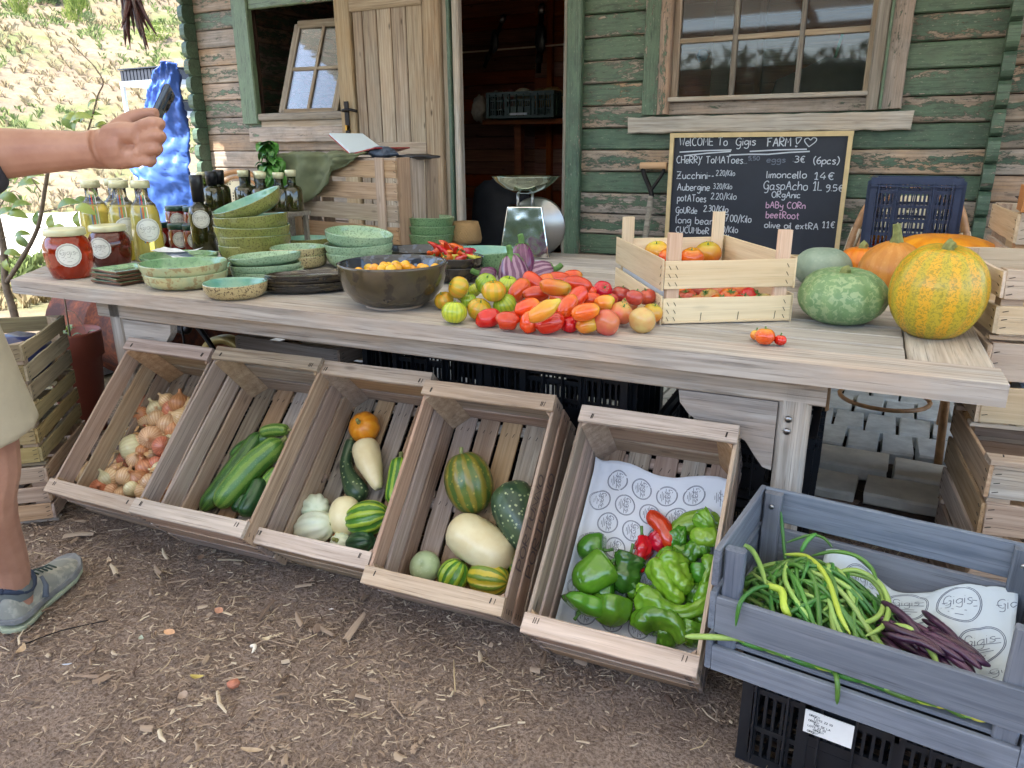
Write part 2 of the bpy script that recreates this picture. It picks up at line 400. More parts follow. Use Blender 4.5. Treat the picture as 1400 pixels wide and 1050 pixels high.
F_['pale'] = fruit('pale green squash skin', c255(186,204,158), c255(170,192,144), rough=.4, coat=.1, speck=.3, specks=90, speckcol=c255(214,224,190))
F_['acorn'] = fruit('striped green squash skin', c255(70,128,44), c255(54,108,38), c255(158,186,58), stripes=10, sstr=.8, rough=.3, coat=.2)
F_['acorny'] = fruit('yellow green striped squash skin', c255(196,180,52), c255(176,170,50), c255(72,122,40), stripes=10, sstr=.85, rough=.3, coat=.2)
F_['dacorn'] = fruit('dark green squash skin', c255(34,74,44), c255(26,58,38), c255(56,98,50), stripes=8, sstr=.4, rough=.35, coat=.15)
F_['pumpg'] = fruit('green and amber striped pumpkin skin', c255(58,92,40), c255(88,104,40), c255(146,120,40), stripes=11, sstr=.5, speck=.5, specks=70, speckcol=c255(176,160,70), rough=.3, coat=.25)
F_['pepper'] = fruit('green pepper skin', c255(62,118,28), c255(84,140,34), rough=.16, coat=.5, hue=.03, mott=5)
F_['pepperd'] = fruit('dark green pepper skin', c255(38,84,28), c255(50,98,30), rough=.14, coat=.6, mott=5)
F_['pepperl'] = fruit('light green pepper skin', c255(100,152,38), c255(122,168,44), rough=.18, coat=.45, hue=.02, mott=7)
F_['pred'] = fruit('red pepper skin', c255(196,24,20), c255(160,16,18), rough=.14, coat=.55)
F_['onion'] = fruit('onion skin', c255(214,174,128), c255(224,200,164), c255(182,116,72), stripes=22, sstr=.45, rough=.35, coat=.2, hue=.03, val=.12)
F_['onionr'] = fruit('reddish onion skin', c255(206,148,110), c255(194,124,88), c255(164,92,66), stripes=20, sstr=.5, rough=.35, coat=.2, hue=.03)
F_['onionw'] = fruit('white onion skin', c255(224,214,178), c255(212,214,168), c255(190,170,120), stripes=20, sstr=.3, rough=.3, coat=.25)
F_['bean'] = fruit('green bean skin', c255(82,132,50), c255(66,114,44), rough=.4, coat=.1, hue=.05, val=.25)
F_['beanl'] = fruit('light bean skin', c255(156,186,98), c255(138,172,82), rough=.4, coat=.1)
F_['beany'] = fruit('yellow green bean skin', c255(186,198,70), c255(164,186,66), rough=.4, coat=.1)
F_['beanp'] = fruit('purple bean skin', c255(62,34,58), c255(78,44,66), rough=.3, coat=.2, hue=.05, val=.3)
F_['chili'] = fruit('dried chilli skin', c255(70,28,22), c255(48,20,18), rough=.35, coat=.2, bump=.6)
F_['chred'] = fruit('red chilli skin', c255(206,48,28), c255(186,30,24), rough=.18, coat=.4, hue=.03)
F_['chor'] = fruit('orange chilli skin', c255(228,118,40), c255(220,96,34), rough=.2, coat=.4)
F_['chyel'] = fruit('yellow chilli skin', c255(214,206,84), c255(196,200,84), rough=.2, coat=.4)
# ------------------------------------------------------------ stroke lettering
GL = {
'A': "0,0 2.5,9 3,10 3.5,9 6,0|1.2,4 5,4", 'B': "0,0 0,10 3,10 4.5,8 3,5.5 0,5 4,5 5,2.5 3.5,0 0,0", 'C': "5,9 3,10 1,8.5 0,5 1,1.5 3,0 5.5,1", 'E': "5,10 0,10 0,0 5,0|0,5 4,5",
'F': "6,10 0,9.6|1,9.8 1,0|1,5.5 4.6,5.8", 'G': "5.5,8.5 4,10 1.6,9.2 0,6 .6,2 3,.3 5,2 5.4,5 3.6,5|5.4,5 5,-2 3,-4 1,-3.5", 'H': "0,0 0,10|5,0 5,10|0,5 5,5", 'K': "0,0 0,10|5,10 0,4.5 5,0",
'L': "0,10 0,0 4.5,0", 'M': "0,0 .6,10 3,4 5.6,10 6.4,0", 'O': "3,10 .8,8.5 0,5 .8,1.5 3,0 5.2,1.5 6,5 5.2,8.5 3,10", 'R': "0,0 0,10 3,10 4.8,8 3.4,5.5 0,5 5,0", 'T': "0,9.6 6,10|3,9.8 3,0",
'W': "0,10 1.5,0 3.2,7 5,0 6.6,10", 'Y': "0,10 2.5,5 5,10|2.5,5 2,0 0,-3", 'Z': "0,10 5.5,10 2.8,5 0,0 6,.3|1,5 4.6,5", 'N': "0,0 0,10 5,0 5,10", 'I': "0,0 0,10", 'U': "0,10 0,3 2,0 4,1 5,4 5,10", 'P': "0,0 0,10 4,10 5,7.5 3.5,5 0,5", 'D': "0,0 0,10 3,9.5 5,6 4.5,2 2,0 0,0", 'S': "5,9 3,10 .6,8.5 1.5,6 4,4.6 5,2.5 3.5,0 0,1", 'X': "0,0 5,10|0,10 5,0",
'a': "4.4,5.2 2.4,6 .6,4.6 0,2.4 1,.3 3,.6 4.4,3|4.6,6 4.4,1 5.4,0", 'b': "0,10 0,0|0,4.2 1.8,6 4,5 4.4,2.4 3,0 0,.6", 'c': "4,5 2.4,6 .6,4.8 0,2.6 1,.3 4.2,.8", 'd': "4.4,5 2.4,6 .6,4.6 0,2.4 1,.2 3,.6 4.4,3|4.4,10 4.4,0", 'e': "0,3 4.2,3.4 3.8,5.4 2,6 .4,4.4 0,2.4 1.4,0 4.4,.8",
'g': "4.4,5.2 2.4,6 .4,4.6 .4,2.2 2,1 4.2,3|4.6,6 4.4,-2 2.6,-4 0,-3", 'h': "0,10 0,0|0,3.6 2,6 4,5 4.2,0", 'i': "0,6 0,0|0,8.4 .1,8.7", 'k': "0,10 0,0|3.6,6 0,2.6 4,0", 'l': "0,10 .1,1 1,0", 'm': "0,6 0,0|0,4 1.6,6 2.8,5 2.8,0|2.8,4 4.4,6 5.6,5 5.8,0", 'n': "0,6 0,0|0,4 2,6 4,5 4.2,0",
'o': "2.4,6 .5,5 0,3 .6,.8 2.4,0 4.3,1 4.8,3 4.2,5.2 2.4,6", 'p': "0,6 0,-4|0,4 2,6 4.2,4.8 4.2,2 2.4,.2 0,1.4", 'r': "0,6 0,0|0,3.6 1.6,5.8 3.4,5.6", 's': "3.8,5.2 2.2,6 .4,4.9 2,3.2 3.8,1.8 2.4,0 0,.6", 't': "1.6,9 1.6,1.4 3.4,.2|0,6 3.6,6.2", 'u': "0,6 .2,1.6 2,0 4,2|4.2,6 4.4,0", 'v': "0,6 2,0 4,6", 'x': "0,6 4,0|4,6 0,0", 'y': "0,6 .6,3 2.4,2.4 4.2,3.6|4.4,6 4,-2 2,-4 .2,-3", 'z': "0,6 4,6 0,0 4.2,0",
'0': "2.4,10 .6,8.5 0,5 .6,1.5 2.4,0 4.2,1.5 4.8,5 4.2,8.5 2.4,10", '1': "0,7.6 2,10 2,0|.4,0 3.6,0", '2': "0,8 1.6,10 4,9.4 4.2,7 2,3 0,0 4.8,.2", '3': "0,9.4 2.4,10 4.2,8.2 3,5.8 1.4,5.4|1.4,5.4 4,4.6 4.4,1.6 2,0 0,.8", '4': "3.2,10 0,3.4 5,3.4|3.6,6 3.4,0", '5': "4.4,10 .8,10 .4,5.6 3,6 4.6,3.4 3.4,.4 0,.4", '6': "3.8,10 1,7 0,3 1.6,0 4,1 4.4,3.6 2.6,5 .4,3.6", '7': "0,10 4.8,10 1.8,0|1,5 4,5", '9': "4.2,8 2.4,10 .4,8.6 .6,6 2.6,5.2 4.2,7.4|4.4,9.4 4.2,3 2.6,-1 .8,-1.6",
'€': "5,9 3,10 1.2,8 .8,5 1.2,2 3,0 5,.8|0,6 4,6.2|0,4 3.8,4.2", '/': "0,-2 3.4,11", '.': "0,0 .3,.3", '-': "0,4 2.6,4.1", ':': "0,5.4 .2,5.6|0,1.4 .2,1.6", '(': "2,11 .4,8 0,4.5 .6,1 2.2,-2", ')': "0,11 1.8,8 2.2,4.5 1.6,1 0,-2", '!': "0,10 3.4,10.4 1,3.4 0,10|.4,.2 1.2,1 .2,1.4 .4,.2", '<': "3,0 .6,5 .2,8 2,9.4 3.6,7.2 5,9.8 7,8.8 6.4,5 3,0", ',': "0,0 -.6,-2", "~": "0,4 2,6 4,3 6,5"}
def textpolys(txt, h, sx=1.0, jit=0.0, gap=1.7, seed=1):
    rr = random.Random(seed); x = 0; out = []; k = h/10
    for ch in txt:
        if ch == ' ': x += 4.5; continue
        g = GL.get(ch)
        if g is None: x += 4; continue
        dy = rr.uniform(-jit, jit); mx = 0
        for pl in g.split('|'):
            P = [tuple(map(float, q.split(','))) for q in pl.split()]
            mx = max(mx, max(p[0] for p in P))
            P = [Vector((x+p[0]+rr.uniform(-jit,jit)*.4, p[1]+dy+rr.uniform(-jit,jit)*.4, 0)) for p in P]
            if len(P) > 2 and ch not in 'LEHTIFKNXMWAZ': P = spline(P, 4)
            out.append([(p.x*k*sx, p.y*k) for p in P])
        x += mx+gap
    return out, x*k*sx
def ribbon(name, polys, w, fn, mat, parent, M=None):
    """fn(x, y) -> (point, normal)"""
    V, F = [], []
    for P in polys:
        if len(P) < 2: continue
        pts = [fn(*p) for p in P]; n0 = len(V)
        for i, (p, nn) in enumerate(pts):
            a = pts[max(0,i-1)][0]; b = pts[min(len(pts)-1,i+1)][0]; t = (b-a)
            if t.length < 1e-7: t = Vector((1,0,0))
            s = nn.cross(t.normalized())*w/2
            V += [p+s, p-s]
        for i in range(len(pts)-1): k = n0+2*i; F.append((k, k+1, k+3, k+2))
    return ob(name, mesh(name, V, F), mat, parent, M)
def ring(cx, cy, r, n=28, a=1.0): return [(cx+math.cos(2*math.pi*i/n)*r*a, cy+math.sin(2*math.pi*i/n)*r) for i in range(n+1)]
def logo(cx, cy, r, rot=0):
    out = [ring(0, 0, r), ring(0, 0, r*.93)]
    t, wd_ = textpolys('Gigis', r*.52, 1.15); out += [[(x-wd_/2, y+r*.02) for x, y in P] for P in t]
    out += [[(-r*.75, r*.18), (-r*.5, r*.2)], [(r*.55, r*.2), (r*.78, r*.17)], [(-r*.8, -r*.08), (r*.8, -r*.08)], [(-r*.35, -r*.3), (r*.35, -r*.3)], [(-r*.5, -r*.45), (r*.5, -r*.45)], [(-r*.2, -r*.6), (r*.2, -r*.6)]]
    c, s = math.cos(rot), math.sin(rot)
    return [[(cx+x*c-y*s, cy+x*s+y*c) for x, y in P] for P in out]
# ------------------------------------------------------------ ground, paving, hill
def hillz(x, y):
    d = -x*.83+y*.55                         # runs away to the back left
    h = 0.0
    if d > 19:
        t = d-19; h = (.40*t if t < 14 else 5.6+(t-14)*.05 if t < 19 else 5.85+(t-19)*.46)*min(1, t/2)
        h += .35*noise.noise(Vector((x*.22, y*.22, 0)))*min(1, t/2)+.12*noise.noise(Vector((x*.8, y*.8, 4)))*min(1, t/2)
    return h
def axis(a, fine0, fine1, b, nf, nc):
    s1 = -np.geomspace(1, 1+fine0-a, nc)[::-1]+1+fine0; s2 = np.linspace(fine0, fine1, nf); s3 = np.geomspace(1, 1+b-fine1, nc)-1+fine1
    return np.concatenate([s1[:-1], s2, s3[1:]])
gx = axis(-110, -4.5, 1.6, 90, 230, 90); gy = axis(-70, .2, 3.2, 110, 120, 90)
V = []
for y in gy:
    for x in gx:
        z = hillz(x, y)
        if -4.6 < x < 1.7 and .1 < y < 3.3:
            z += .010*noise.noise(Vector((x*3, y*3, 0))) + .008*noise.noise(Vector((x*9, y*9, 3))) + .006*noise.noise(Vector((x*24, y*24, 3)))
        V.append((x, y, z-.008))
nx = len(gx)
Fc = [(j*nx+i, j*nx+i+1, (j+1)*nx+i+1, (j+1)*nx+i) for j in range(len(gy)-1) for i in range(nx-1)]
m = Mt('bare soil with mulch and dry slope')
v = m.n('TexCoord').outputs['Object']
n1 = m.noise(v, 9, 6, .65); n2 = m.noise(v, 130, 5, .7); n3 = m.noise(v, .8, 5, .65); n4 = m.noise(v, .42, 5, .65); n5 = m.noise(v, 5, 7, .75)
soil = m.mix(m.ramp(n1, [(.3, 0), (.7, 1)]), c255(136,119,106), c255(164,146,131))
soil = m.mix(m.ramp(n2, [(.42, 0), (.62, 1)]), soil, c255(104,88,76))
dry = m.mix(m.ramp(n3, [(.35, 0), (.6, 1)]), c255(142,128,106), c255(122,108,94))
dry = m.mix(m.ramp(n4, [(.48, 0), (.6, 1)]), dry, c255(108,116,76))
dry = m.mix(m.ramp(n5, [(.35, .55), (.6, 0)]), dry, c255(96,84,64))
sx = m.n('SeparateXYZ', {0: v}).outputs
far = m.ramp(m.math('ADD', m.math('MULTIPLY', m.math('ADD', m.math('MULTIPLY', sx['X'], -.83), m.math('MULTIPLY', sx['Y'], .55)), .1), m.math('MULTIPLY', n3, .06)), [(.40, 0), (.48, 1)])
m.B(Base_Color=m.mix(far, soil, dry), Roughness=.95, Specular_IOR_Level=.15).bump(m.math('ADD', n2, m.math('MULTIPLY', n1, .6)), .8, .008)
gm = mesh('ground', V, Fc, True)
g = ob('ground', gm, m.m); tag(g, kind='structure')
# mulch chips
def chips(name, N, region, Ls, Ws, mat, label, seed=3, z0=-.004, zr=.010, avoid=None):
    r = np.random.default_rng(seed)
    x = r.uniform(region[0], region[1], N); y = r.uniform(region[2], region[3], N)
    dens = np.array([noise.noise(Vector((a*1.6, b*1.6, 7))) for a, b in zip(x, y)])
    keep = r.uniform(-.62, .06, N) < dens
    x, y = x[keep], y[keep]; N = len(x)
    L = r.gamma(2.2, Ls/2.2, N)+.003; w = r.gamma(3, Ws/3, N)+.0006; th = w*r.uniform(.25, .6, N)
    yaw = r.uniform(0, 2*np.pi, N); pit = r.normal(0, .14, N); bend = r.normal(0, .075, N)*L
    z = z0 + r.uniform(0, zr, N) + np.abs(np.sin(pit))*L*.4
    base = np.array([[-1,-1,0],[-1,1,0],[0,-1,0],[0,1,0],[1,-.5,0],[1,.5,0],[-1,0,1],[0,0,1],[1,0,1]], float)
    P = np.repeat(base[None], N, 0)
    P[:,:,1] *= (w/2)[:,None]; P[:,:,2] *= th[:,None]
    P[:,2:4,1] += bend[:,None]; P[:,7,1] += bend
    P[:,:,0] *= (L/2)[:,None]
    X = P[:,:,0]*np.cos(pit)[:,None]-P[:,:,2]*np.sin(pit)[:,None]; Z = P[:,:,0]*np.sin(pit)[:,None]+P[:,:,2]*np.cos(pit)[:,None]; Y = P[:,:,1]
    c, s = np.cos(yaw)[:,None], np.sin(yaw)[:,None]
    G = np.stack([X*c-Y*s+x[:,None], X*s+Y*c+y[:,None], Z+z[:,None]], -1).reshape(-1, 3)
    fb = np.array([[0,2,7,6],[2,4,8,7],[1,6,7,3],[3,7,8,5],[0,6,1,1],[4,5,8,8]])
    quads = np.array([[0,2,7,6],[2,4,8,7],[1,6,7,3],[3,7,8,5]])
    Q = (quads[None]+(np.arange(N)*9)[:,None,None]).reshape(-1, 4)
    me = bpy.data.meshes.new(name); me.vertices.add(len(G)); me.vertices.foreach_set('co', G.ravel())
    me.loops.add(Q.size); me.loops.foreach_set('vertex_index', Q.ravel().astype(np.int32))
    me.polygons.add(len(Q)); me.polygons.foreach_set('loop_start', np.arange(0, Q.size, 4, dtype=np.int32))
    me.update(calc_edges=True)
    o = ob(name, me, mat); tag(o, label, name.replace('_', ' '), kind='stuff'); return o
m = Mt('mulch chips'); ri = m.n('NewGeometry').outputs['Random Per Island']
m.B(Base_Color=m.ramp(ri, [(0, c255(84,66,54)), (.25, c255(124,104,86)), (.5, c255(162,142,120)), (.75, c255(140,118,98)), (.9, c255(176,158,134)), (1, c255(200,184,156))]), Roughness=.85)
mulch = m.m
chips('wood_mulch', 120000, (-3.6, 2.0, -.1, 2.5), .012, .0021, mulch, 'brown shredded wood mulch strewn over the bare soil')
m = Mt('straw'); ri = m.n('NewGeometry').outputs['Random Per Island']
m.B(Base_Color=m.ramp(ri, [(0, c255(150,130,100)), (.5, c255(182,162,126)), (1, c255(130,110,88))]), Roughness=.7)
straw = m.m
chips('dry_straw', 1100, (-3.4, 2.0, 0, 3.0), .045, .0018, straw, 'pale dry straw stalks lying loose on the mulch', 5, .002, .012)
chips('bark_piece', 900, (-3.2, .8, .3, 2.2), .03, .009, mulch, 'larger flakes of bark and rind among the mulch', 9, 0, .01)
# litter one can point at
def leafmesh(L=.04, w=.02, curl=.3):
    V, F = [], []; n = 6
    for i in range(n+1):
        t = i/n; hw = w/2*math.sin(math.pi*min(1, t*.94+.05))**.8; x = L*(t-.5); z = curl*L*(t-.5)**2
        V += [(x, -hw, z+hw*.35), (x, 0, z), (x, hw, z+hw*.35)]
    for i in range(n):
        for k in (0, 1): a = i*3+k; F.append((a, a+3, a+4, a+1))
    return mesh('leaf', V, F, True)
litter = [(320,938,'orange rind chunk','orange brick coloured chunk lying on the mulch below the third crate',(200,112,76),.026,.017),
 (232,868,'dry leaf','peach coloured dry leaf on the mulch right of the shoe',(206,160,120),.035,.022),(300,838,'dry leaf','pinkish brown curled leaf below the cucumber crate',(180,130,100),.032,.02),
 (270,930,'dry leaf','yellow and brown lobed leaf beside the orange chunk',(190,172,96),.034,.02),(250,955,'dry leaf','grey brown flat leaf at the left of the orange chunk',(160,140,122),.026,.02),
 (92,912,'paper scrap','small bluish white paper scrap on the mulch below the shoe',(196,206,220),.024,.010),(193,876,'dry leaf','pale green grey leaf fragment beside the peach leaf',(172,180,160),.02,.012),
 (275,765,'dry leaf','brown rolled leaf on the mulch close under the crates',(150,124,100),.03,.018),(453,836,'paper scrap','tiny white rind crumb to the right on the mulch',(210,204,196),.014,.009),(365,877,'dry leaf','cream leaf fragment near the bent white root',(196,180,150),.026,.014),(30,893,'dry leaf','tan dry leaf close to the heel of the shoe',(176,150,116),.04,.02),(345,1030,'bark flake','long tan bark flake at the bottom of the picture',(178,156,128),.05,.016),(150,770,'bark flake','short pale bark flake near the toe of the shoe',(190,168,140),.035,.014)]
for i, (u, v_, nm, lb, col, L, w) in enumerate(litter):
    p = onz(u, v_, .008); q = ob(nm.replace(' ', '_'), leafmesh(L, w, rnd.uniform(.3, 1.4)), plain(nm+str(i), c255(*col), .8, var=.2, nscale=60), None, Matrix.Translation(p+Vector((0,0,.006))) @ Matrix.Rotation(rnd.uniform(0,6), 4, 'Z') @ Matrix.Rotation(rnd.uniform(-.3,.3), 4, 'X'))
    if i == 0: q.data = lathe('rind', [(0,-.006),(.012,-.006),(.0135,0),(.012,.006),(0,.007)], 7, wob=.3); q.data.materials.append(plain('rind', c255(176,112,86), .7, var=.3, nscale=90)); q.scale = (1.2,.8,1)
    tag(q, lb, nm)
p = onz(343, 890, .008); q = ob('white_root', sweep('white_root', spline([(0,0,0),(.012,.002,.004),(.02,-.008,.003),(.024,-.02,.001)]), lerp_list([.004,.005,.004,.001], 25), 8), plain('white root', c255(226,216,196), .6), None, Matrix.Translation(p+Vector((-.01,.01,.004)))); tag(q, 'bent white root piece lying on the mulch', 'root')
q = ob('black_string', sweep('black_string', spline([onz(30, 882, .008), onz(75, 865, .012), onz(110, 856, .008), onz(148, 848, .008)]), [.0016]*25, 5), W['iron']); tag(q, 'thin black string across the mulch beside the shoe', 'string')
# paving blocks under and behind the table
pm = plain('grey paving block', c255(206,210,208), .85, var=.2, nscale=14, bump=.5)
pb = plain('pale paving slab', c255(216,212,198), .9, var=.18, nscale=9, bump=.5)
pav = ob('paving_bed', MB().box((-1.2, 3.32, -.02), (6.2, 1.36, .03)).mesh('paving_bed'), W['soil']); tag(pav, kind='structure')
def slab(nm, cx, cy, w, d, t, mat, rot=0):
    me = board_mesh(w, d, t, c=.008, rag=.004, var=rnd.randint(0, 5))
    M = Matrix.Translation((cx, cy, t/2+rnd.uniform(-.008, .006)-.012)) @ Matrix.Rotation(rot+rnd.uniform(-.02,.02), 4, 'Z') @ Matrix.Rotation(rnd.uniform(-.012,.012), 4, 'X')
    return ob(nm, me, mat, pav, M)
for r_i, y in enumerate((3.22, 3.46, 3.70, 3.9)):
    x = -4.2 + (r_i % 2)*.06
    while x < 1.8:
        slab('paving_block', x+.06, y, .112, .225, .06, pm, 0); x += .128
x = -4.25
while x < 1.9:
    w = rnd.choice((.38, .46, .52)); slab('paving_slab', x+w/2, 2.98, w-.02, .2, .055, pb); x += w
x = -4.1
while x < 1.8:
    w = rnd.choice((.34, .44, .5)); slab('paving_slab', x+w/2, 2.77, w-.03, .19, .045, pb); x += w
# ------------------------------------------------------------ shed
YW = 4.0
shed = thing('garden_shed', 'old green log cabin shed with peeling paint behind the market table', 'shed', (-2.1, YW, 0))
SO = Vector((-2.1, YW, 0))
def sb(name, a, b, w, t, up=(0,-1,0), mat=None, rag=0, color=None, var=0, parent=None, label=None):
    pr = parent or shed; off = SO if parent is None else SO
    return board(name, Vector(a)-off, Vector(b)-off, w, t, up, mat or W['paint'], pr, rag, color, var, label)
PIT = .1125; Z0 = 1.744-15*PIT
def amount(x, z):          # how much paint is left on this board
    if x < -2.6: base = .62 if z > 1.33 else .22
    elif x < .3: base = .86 - (.08 if z < 1.2 else 0)
    else: base = .5
    return max(.05, min(1, base + rnd.uniform(-.27, .12)))
for k in range(-1, 23):
    z = Z0+PIT*(k+.5); 
    if z > 2.6 or z < 0: continue
    segs = []
    if 1.37 < z < 2.3: segs += [(-4.535, -4.06), (-3.04, -2.47)]
    else: segs += [(-4.535, -2.47)]
    if z > 2.2: segs = [(-4.535, -1.1)]
    if 1.36 < z < 2.35: segs += [(-1.66, -1.27), (-.15, .262)]
    elif z > 2.2: segs += [(-1.1, .262)]
    else: segs += [(-1.66, .262)]
    segs += [(.30, 2.4)]
    for a, b in segs:
        g = rnd.uniform(.35, .75) if a < -2.6 else rnd.uniform(.05, .42)
        sb('wall_board', (a, YW+.02, z), (b, YW+.02, z), PIT-.005, .04, color=(amount((a+b)/2, z), g, 0), rag=.0012, var=k % 4)
def logend(x, z, s):
    w, h, d = .046, PIT-.004, .10
    V = []
    pr = [(0,-h/2),(0,h/2),(-d*.72,h/2),(-d*.95,h*.34),(-d,h*.12),(-d,-h*.2),(-d*.9,-h*.38),(-d*.66,-h/2)]
    for xx in (-w/2, w/2): V += [(xx, y, zz) for y, zz in pr]
    n = len(pr); F = [tuple(range(n)), tuple(range(2*n-1, n-1, -1))]+[(i, i+n, (i+1)%n+n, (i+1)%n) for i in range(n)]
    ob('log_end', mesh('log_end', V, F), W['paint'], shed, Matrix.Translation(Vector((x, YW-.001, z))-SO), (rnd.uniform(1.1, 1.35), rnd.uniform(0,.25), 0))
for k in range(0, 22): logend(-4.559, Z0+PIT*(k+.5)+.05, -1); logend(.281, Z0+PIT*(k+.5)+.05, 1)
# side walls, back wall, floor, roof
for k in range(0, 23):
    z = Z0+PIT*(k+.5)
    for x in (-4.559, 2.4): sb('side_board', (x, YW+.045, z), (x, 6.4, z), PIT-.004, .044, up=(1,0,0), color=(.6, .3, 0))
    sb('back_board', (-4.53, 6.42, z), (2.38, 6.42, z), PIT-.004, .04, mat=W['inner'])
    if k > 3: sb('partition_board', (-.4 if 0 else -4.5, 6.1, z) if 0 else (-2.9, 6.0, z), (.9, 6.0, z), PIT-.003, .02, mat=W['inner'])
for x in (-2.75, -1.95, -1.1): sb('inner_post', (x, 5.965, .2), (x, 5.965, 2.5), .05, .04, mat=W['inner'])
sb('floor_sheet', (-4.5, 5.2, .06), (2.38, 5.2, .06), 2.3, .05, up=(0,0,1), mat=W['inner'])
for y0, y1, za, zb in ((3.2, 5.2, 2.62, 3.2), (7.2, 5.2, 2.62, 3.2)):
    sb('roof_sheet', (-4.9, (y0+y1)/2, (za+zb)/2), (2.7, (y0+y1)/2, (za+zb)/2), 2.1, .03, up=(0, (-.28 if y0 < 5 else .28), 1), mat=W['greyb'])
sb('ceiling_sheet', (-4.5, 5.2, 2.58), (2.38, 5.2, 2.58), 2.3, .02, up=(0,0,1), mat=W['inner'])
bk = plain('light blocking sheet', c255(60,40,30), .9)  # backing sheets added to stop outside light leaking through the board gaps
for nm, c_, d_ in (('light_block_sheet', (2.425,5.2,1.3), (.01,2.5,2.6)), ('light_block_sheet', (-4.60,5.2,1.3), (.01,2.5,2.6)), ('light_block_sheet', (-1.1,6.45,1.3), (7.1,.01,2.6))):
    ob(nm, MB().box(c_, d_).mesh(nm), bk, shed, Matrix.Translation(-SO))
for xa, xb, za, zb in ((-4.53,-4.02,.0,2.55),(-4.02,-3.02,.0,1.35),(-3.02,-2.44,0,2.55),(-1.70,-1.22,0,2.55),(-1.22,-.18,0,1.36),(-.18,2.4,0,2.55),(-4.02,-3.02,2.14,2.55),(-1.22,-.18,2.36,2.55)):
    ob('light_block_sheet', MB().box(((xa+xb)/2, YW+.05, (za+zb)/2), (xb-xa, .01, zb-za)).mesh('light_block_sheet'), bk, shed, Matrix.Translation(-SO))
# left window: casing, open dark hole, tilted sash
def P4(u, v, y=YW): return ony(u, v, y)
cg = (.95, .85, 0)
sb('window_casing', (-4.10, YW-.018, 1.36), (-4.10, YW-.018, 2.3), .105, .03, color=cg, rag=.001)
sb('window_casing', (-4.015, YW-.030, 1.36), (-4.015, YW-.030, 2.3), .05, .05, color=(.9, .8, 0), rag=.001)
sb('window_lintel', (-3.99, YW-.02, 2.09), (-3.05, YW-.02, 2.09), .06, .035, color=(.75, .9, 0), rag=.001)
sb('window_sill', (-3.985, YW-.025, 1.40), (-3.04, YW-.025, 1.40), .045, .05, mat=W['greytrim'], rag=.001)
sb('sill_board', (-3.985, YW-.012, 1.35), (-3.04, YW-.012, 1.35), .055, .03, mat=W['greyb'], rag=.002)
sb('trim_board', (-4.10, YW-.02, 1.288), (-2.47, YW-.02, 1.288), .095, .03, color=(.32, .5, 0), rag=.0025)
gl = Mt('dusty window glass'); gl.B(Base_Color=(.86,.9,.9,1), Roughness=.03, Transmission_Weight=.985, IOR=1.40); GLASS = gl.m
sash = thing('window_sash', '', '', (0,0,0)); sash.parent = shed
del_keys = [k for k in ('label', 'category') if k in sash]
for k in del_keys: del sash[k]
# sash tilts inwards at the top and stands askew in the opening
sA, sB = ony(388, 158, 4.06), ony(470, 158, 4.06)
def sash_pt(a, b): return Vector((-3.85+.10*b+a*.42, 4.04+b*.12+a*.04, 1.425+b*.55))
def sbar(a0, b0, a1, b1, w, par=sash, mat='door', nm='sash_bar', t=.03):
    nrm = (sash_pt(1,0)-sash_pt(0,0)).cross(sash_pt(0,1)-sash_pt(0,0)).normalized()
    return board(nm, sash_pt(a0,b0)-SO, sash_pt(a1,b1)-SO, w, t, nrm, W[mat], par)
sash.matrix_local = Matrix.Identity(4)
for q in ((0,0,0,1),(1,0,1,1),(0,0,1,0),(0,1,1,1)): sbar(*q, .05, nm='sash_frame')
sbar(.5,0,.5,1,.022); sbar(0,.5,1,.5,.022, t=.024)
for i in (0,1):
    for j in (0,1):
        c = [sash_pt(i*.5+.01, j*.5+.01), sash_pt(i*.5+.49, j*.5+.01), sash_pt(i*.5+.49, j*.5+.49), sash_pt(i*.5+.01, j*.5+.49)]
        n = (c[1]-c[0]).cross(c[3]-c[0]).normalized()*.003
        ob('pane', mesh('pane', [p-SO for p in c]+[p-SO+n for p in c], [(0,1,2,3),(7,6,5,4),(0,4,5,1),(1,5,6,2),(2,6,7,3),(3,7,4,0)]), GLASS, sash)
# door leaf folded open against the wall
door = thing('shed_door', '', ''); 
for k in ('label', 'category'):
    if k in door: del door[k]
door.parent = shed; door.matrix_local = Matrix.Identity(4); door['label'] = 'bare grey brown plank door folded open'
yd = YW-.065
def db(name, x0, z0, x1, z1, w, t, mat='door', dy=0, **k): return board(name, Vector((x0, yd+dy, z0))-SO, Vector((x1, yd+dy, z1))-SO, w, t, (0,-1,0), W[mat], door, **k)
db('door_stile', -3.19, .15, -3.19, 2.3, .115, .045, rag=.001); db('door_stile', -2.555, .15, -2.555, 2.3, .115, .045, rag=.001)
px = [-3.125, -3.05, -2.945, -2.84, -2.735, -2.62]
for a, b in zip(px[:-1], px[1:]): db('door_plank', (a+b)/2, .2, (a+b)/2, 2.1, b-a-.006, .02, dy=.006, rag=.001)
db('door_rail', -3.13, 2.02, -2.615, 2.02, .09, .040); db('door_rail', -3.13, 1.175, -2.615, 1.175, .115, .040); db('door_rail', -3.13, .3, -2.615, .3, .12, .040)
for nm, mat_, x, w, yy, cl in (('door_jamb', 'door', -2.478, .04, -.035, None), ('jamb_strip', 'paint', -2.452, .022, -.045, (.9, 0, 0)), ('door_jamb', 'greyb', -2.415, .045, -.03, None)):
    sb(nm, (x, YW+yy, .1), (x, YW+yy, 2.35), w, .05, mat=W[mat_], color=cl, rag=.001)
mbx = MB(); hx, hz = -3.19, 1.42
mbx.box((hx, yd-.03, hz-.045), (.03, .008, .2)); lock = ob('lock_plate', mbx.mesh('lock_plate'), W['iron'], door, Matrix.Translation(-SO))
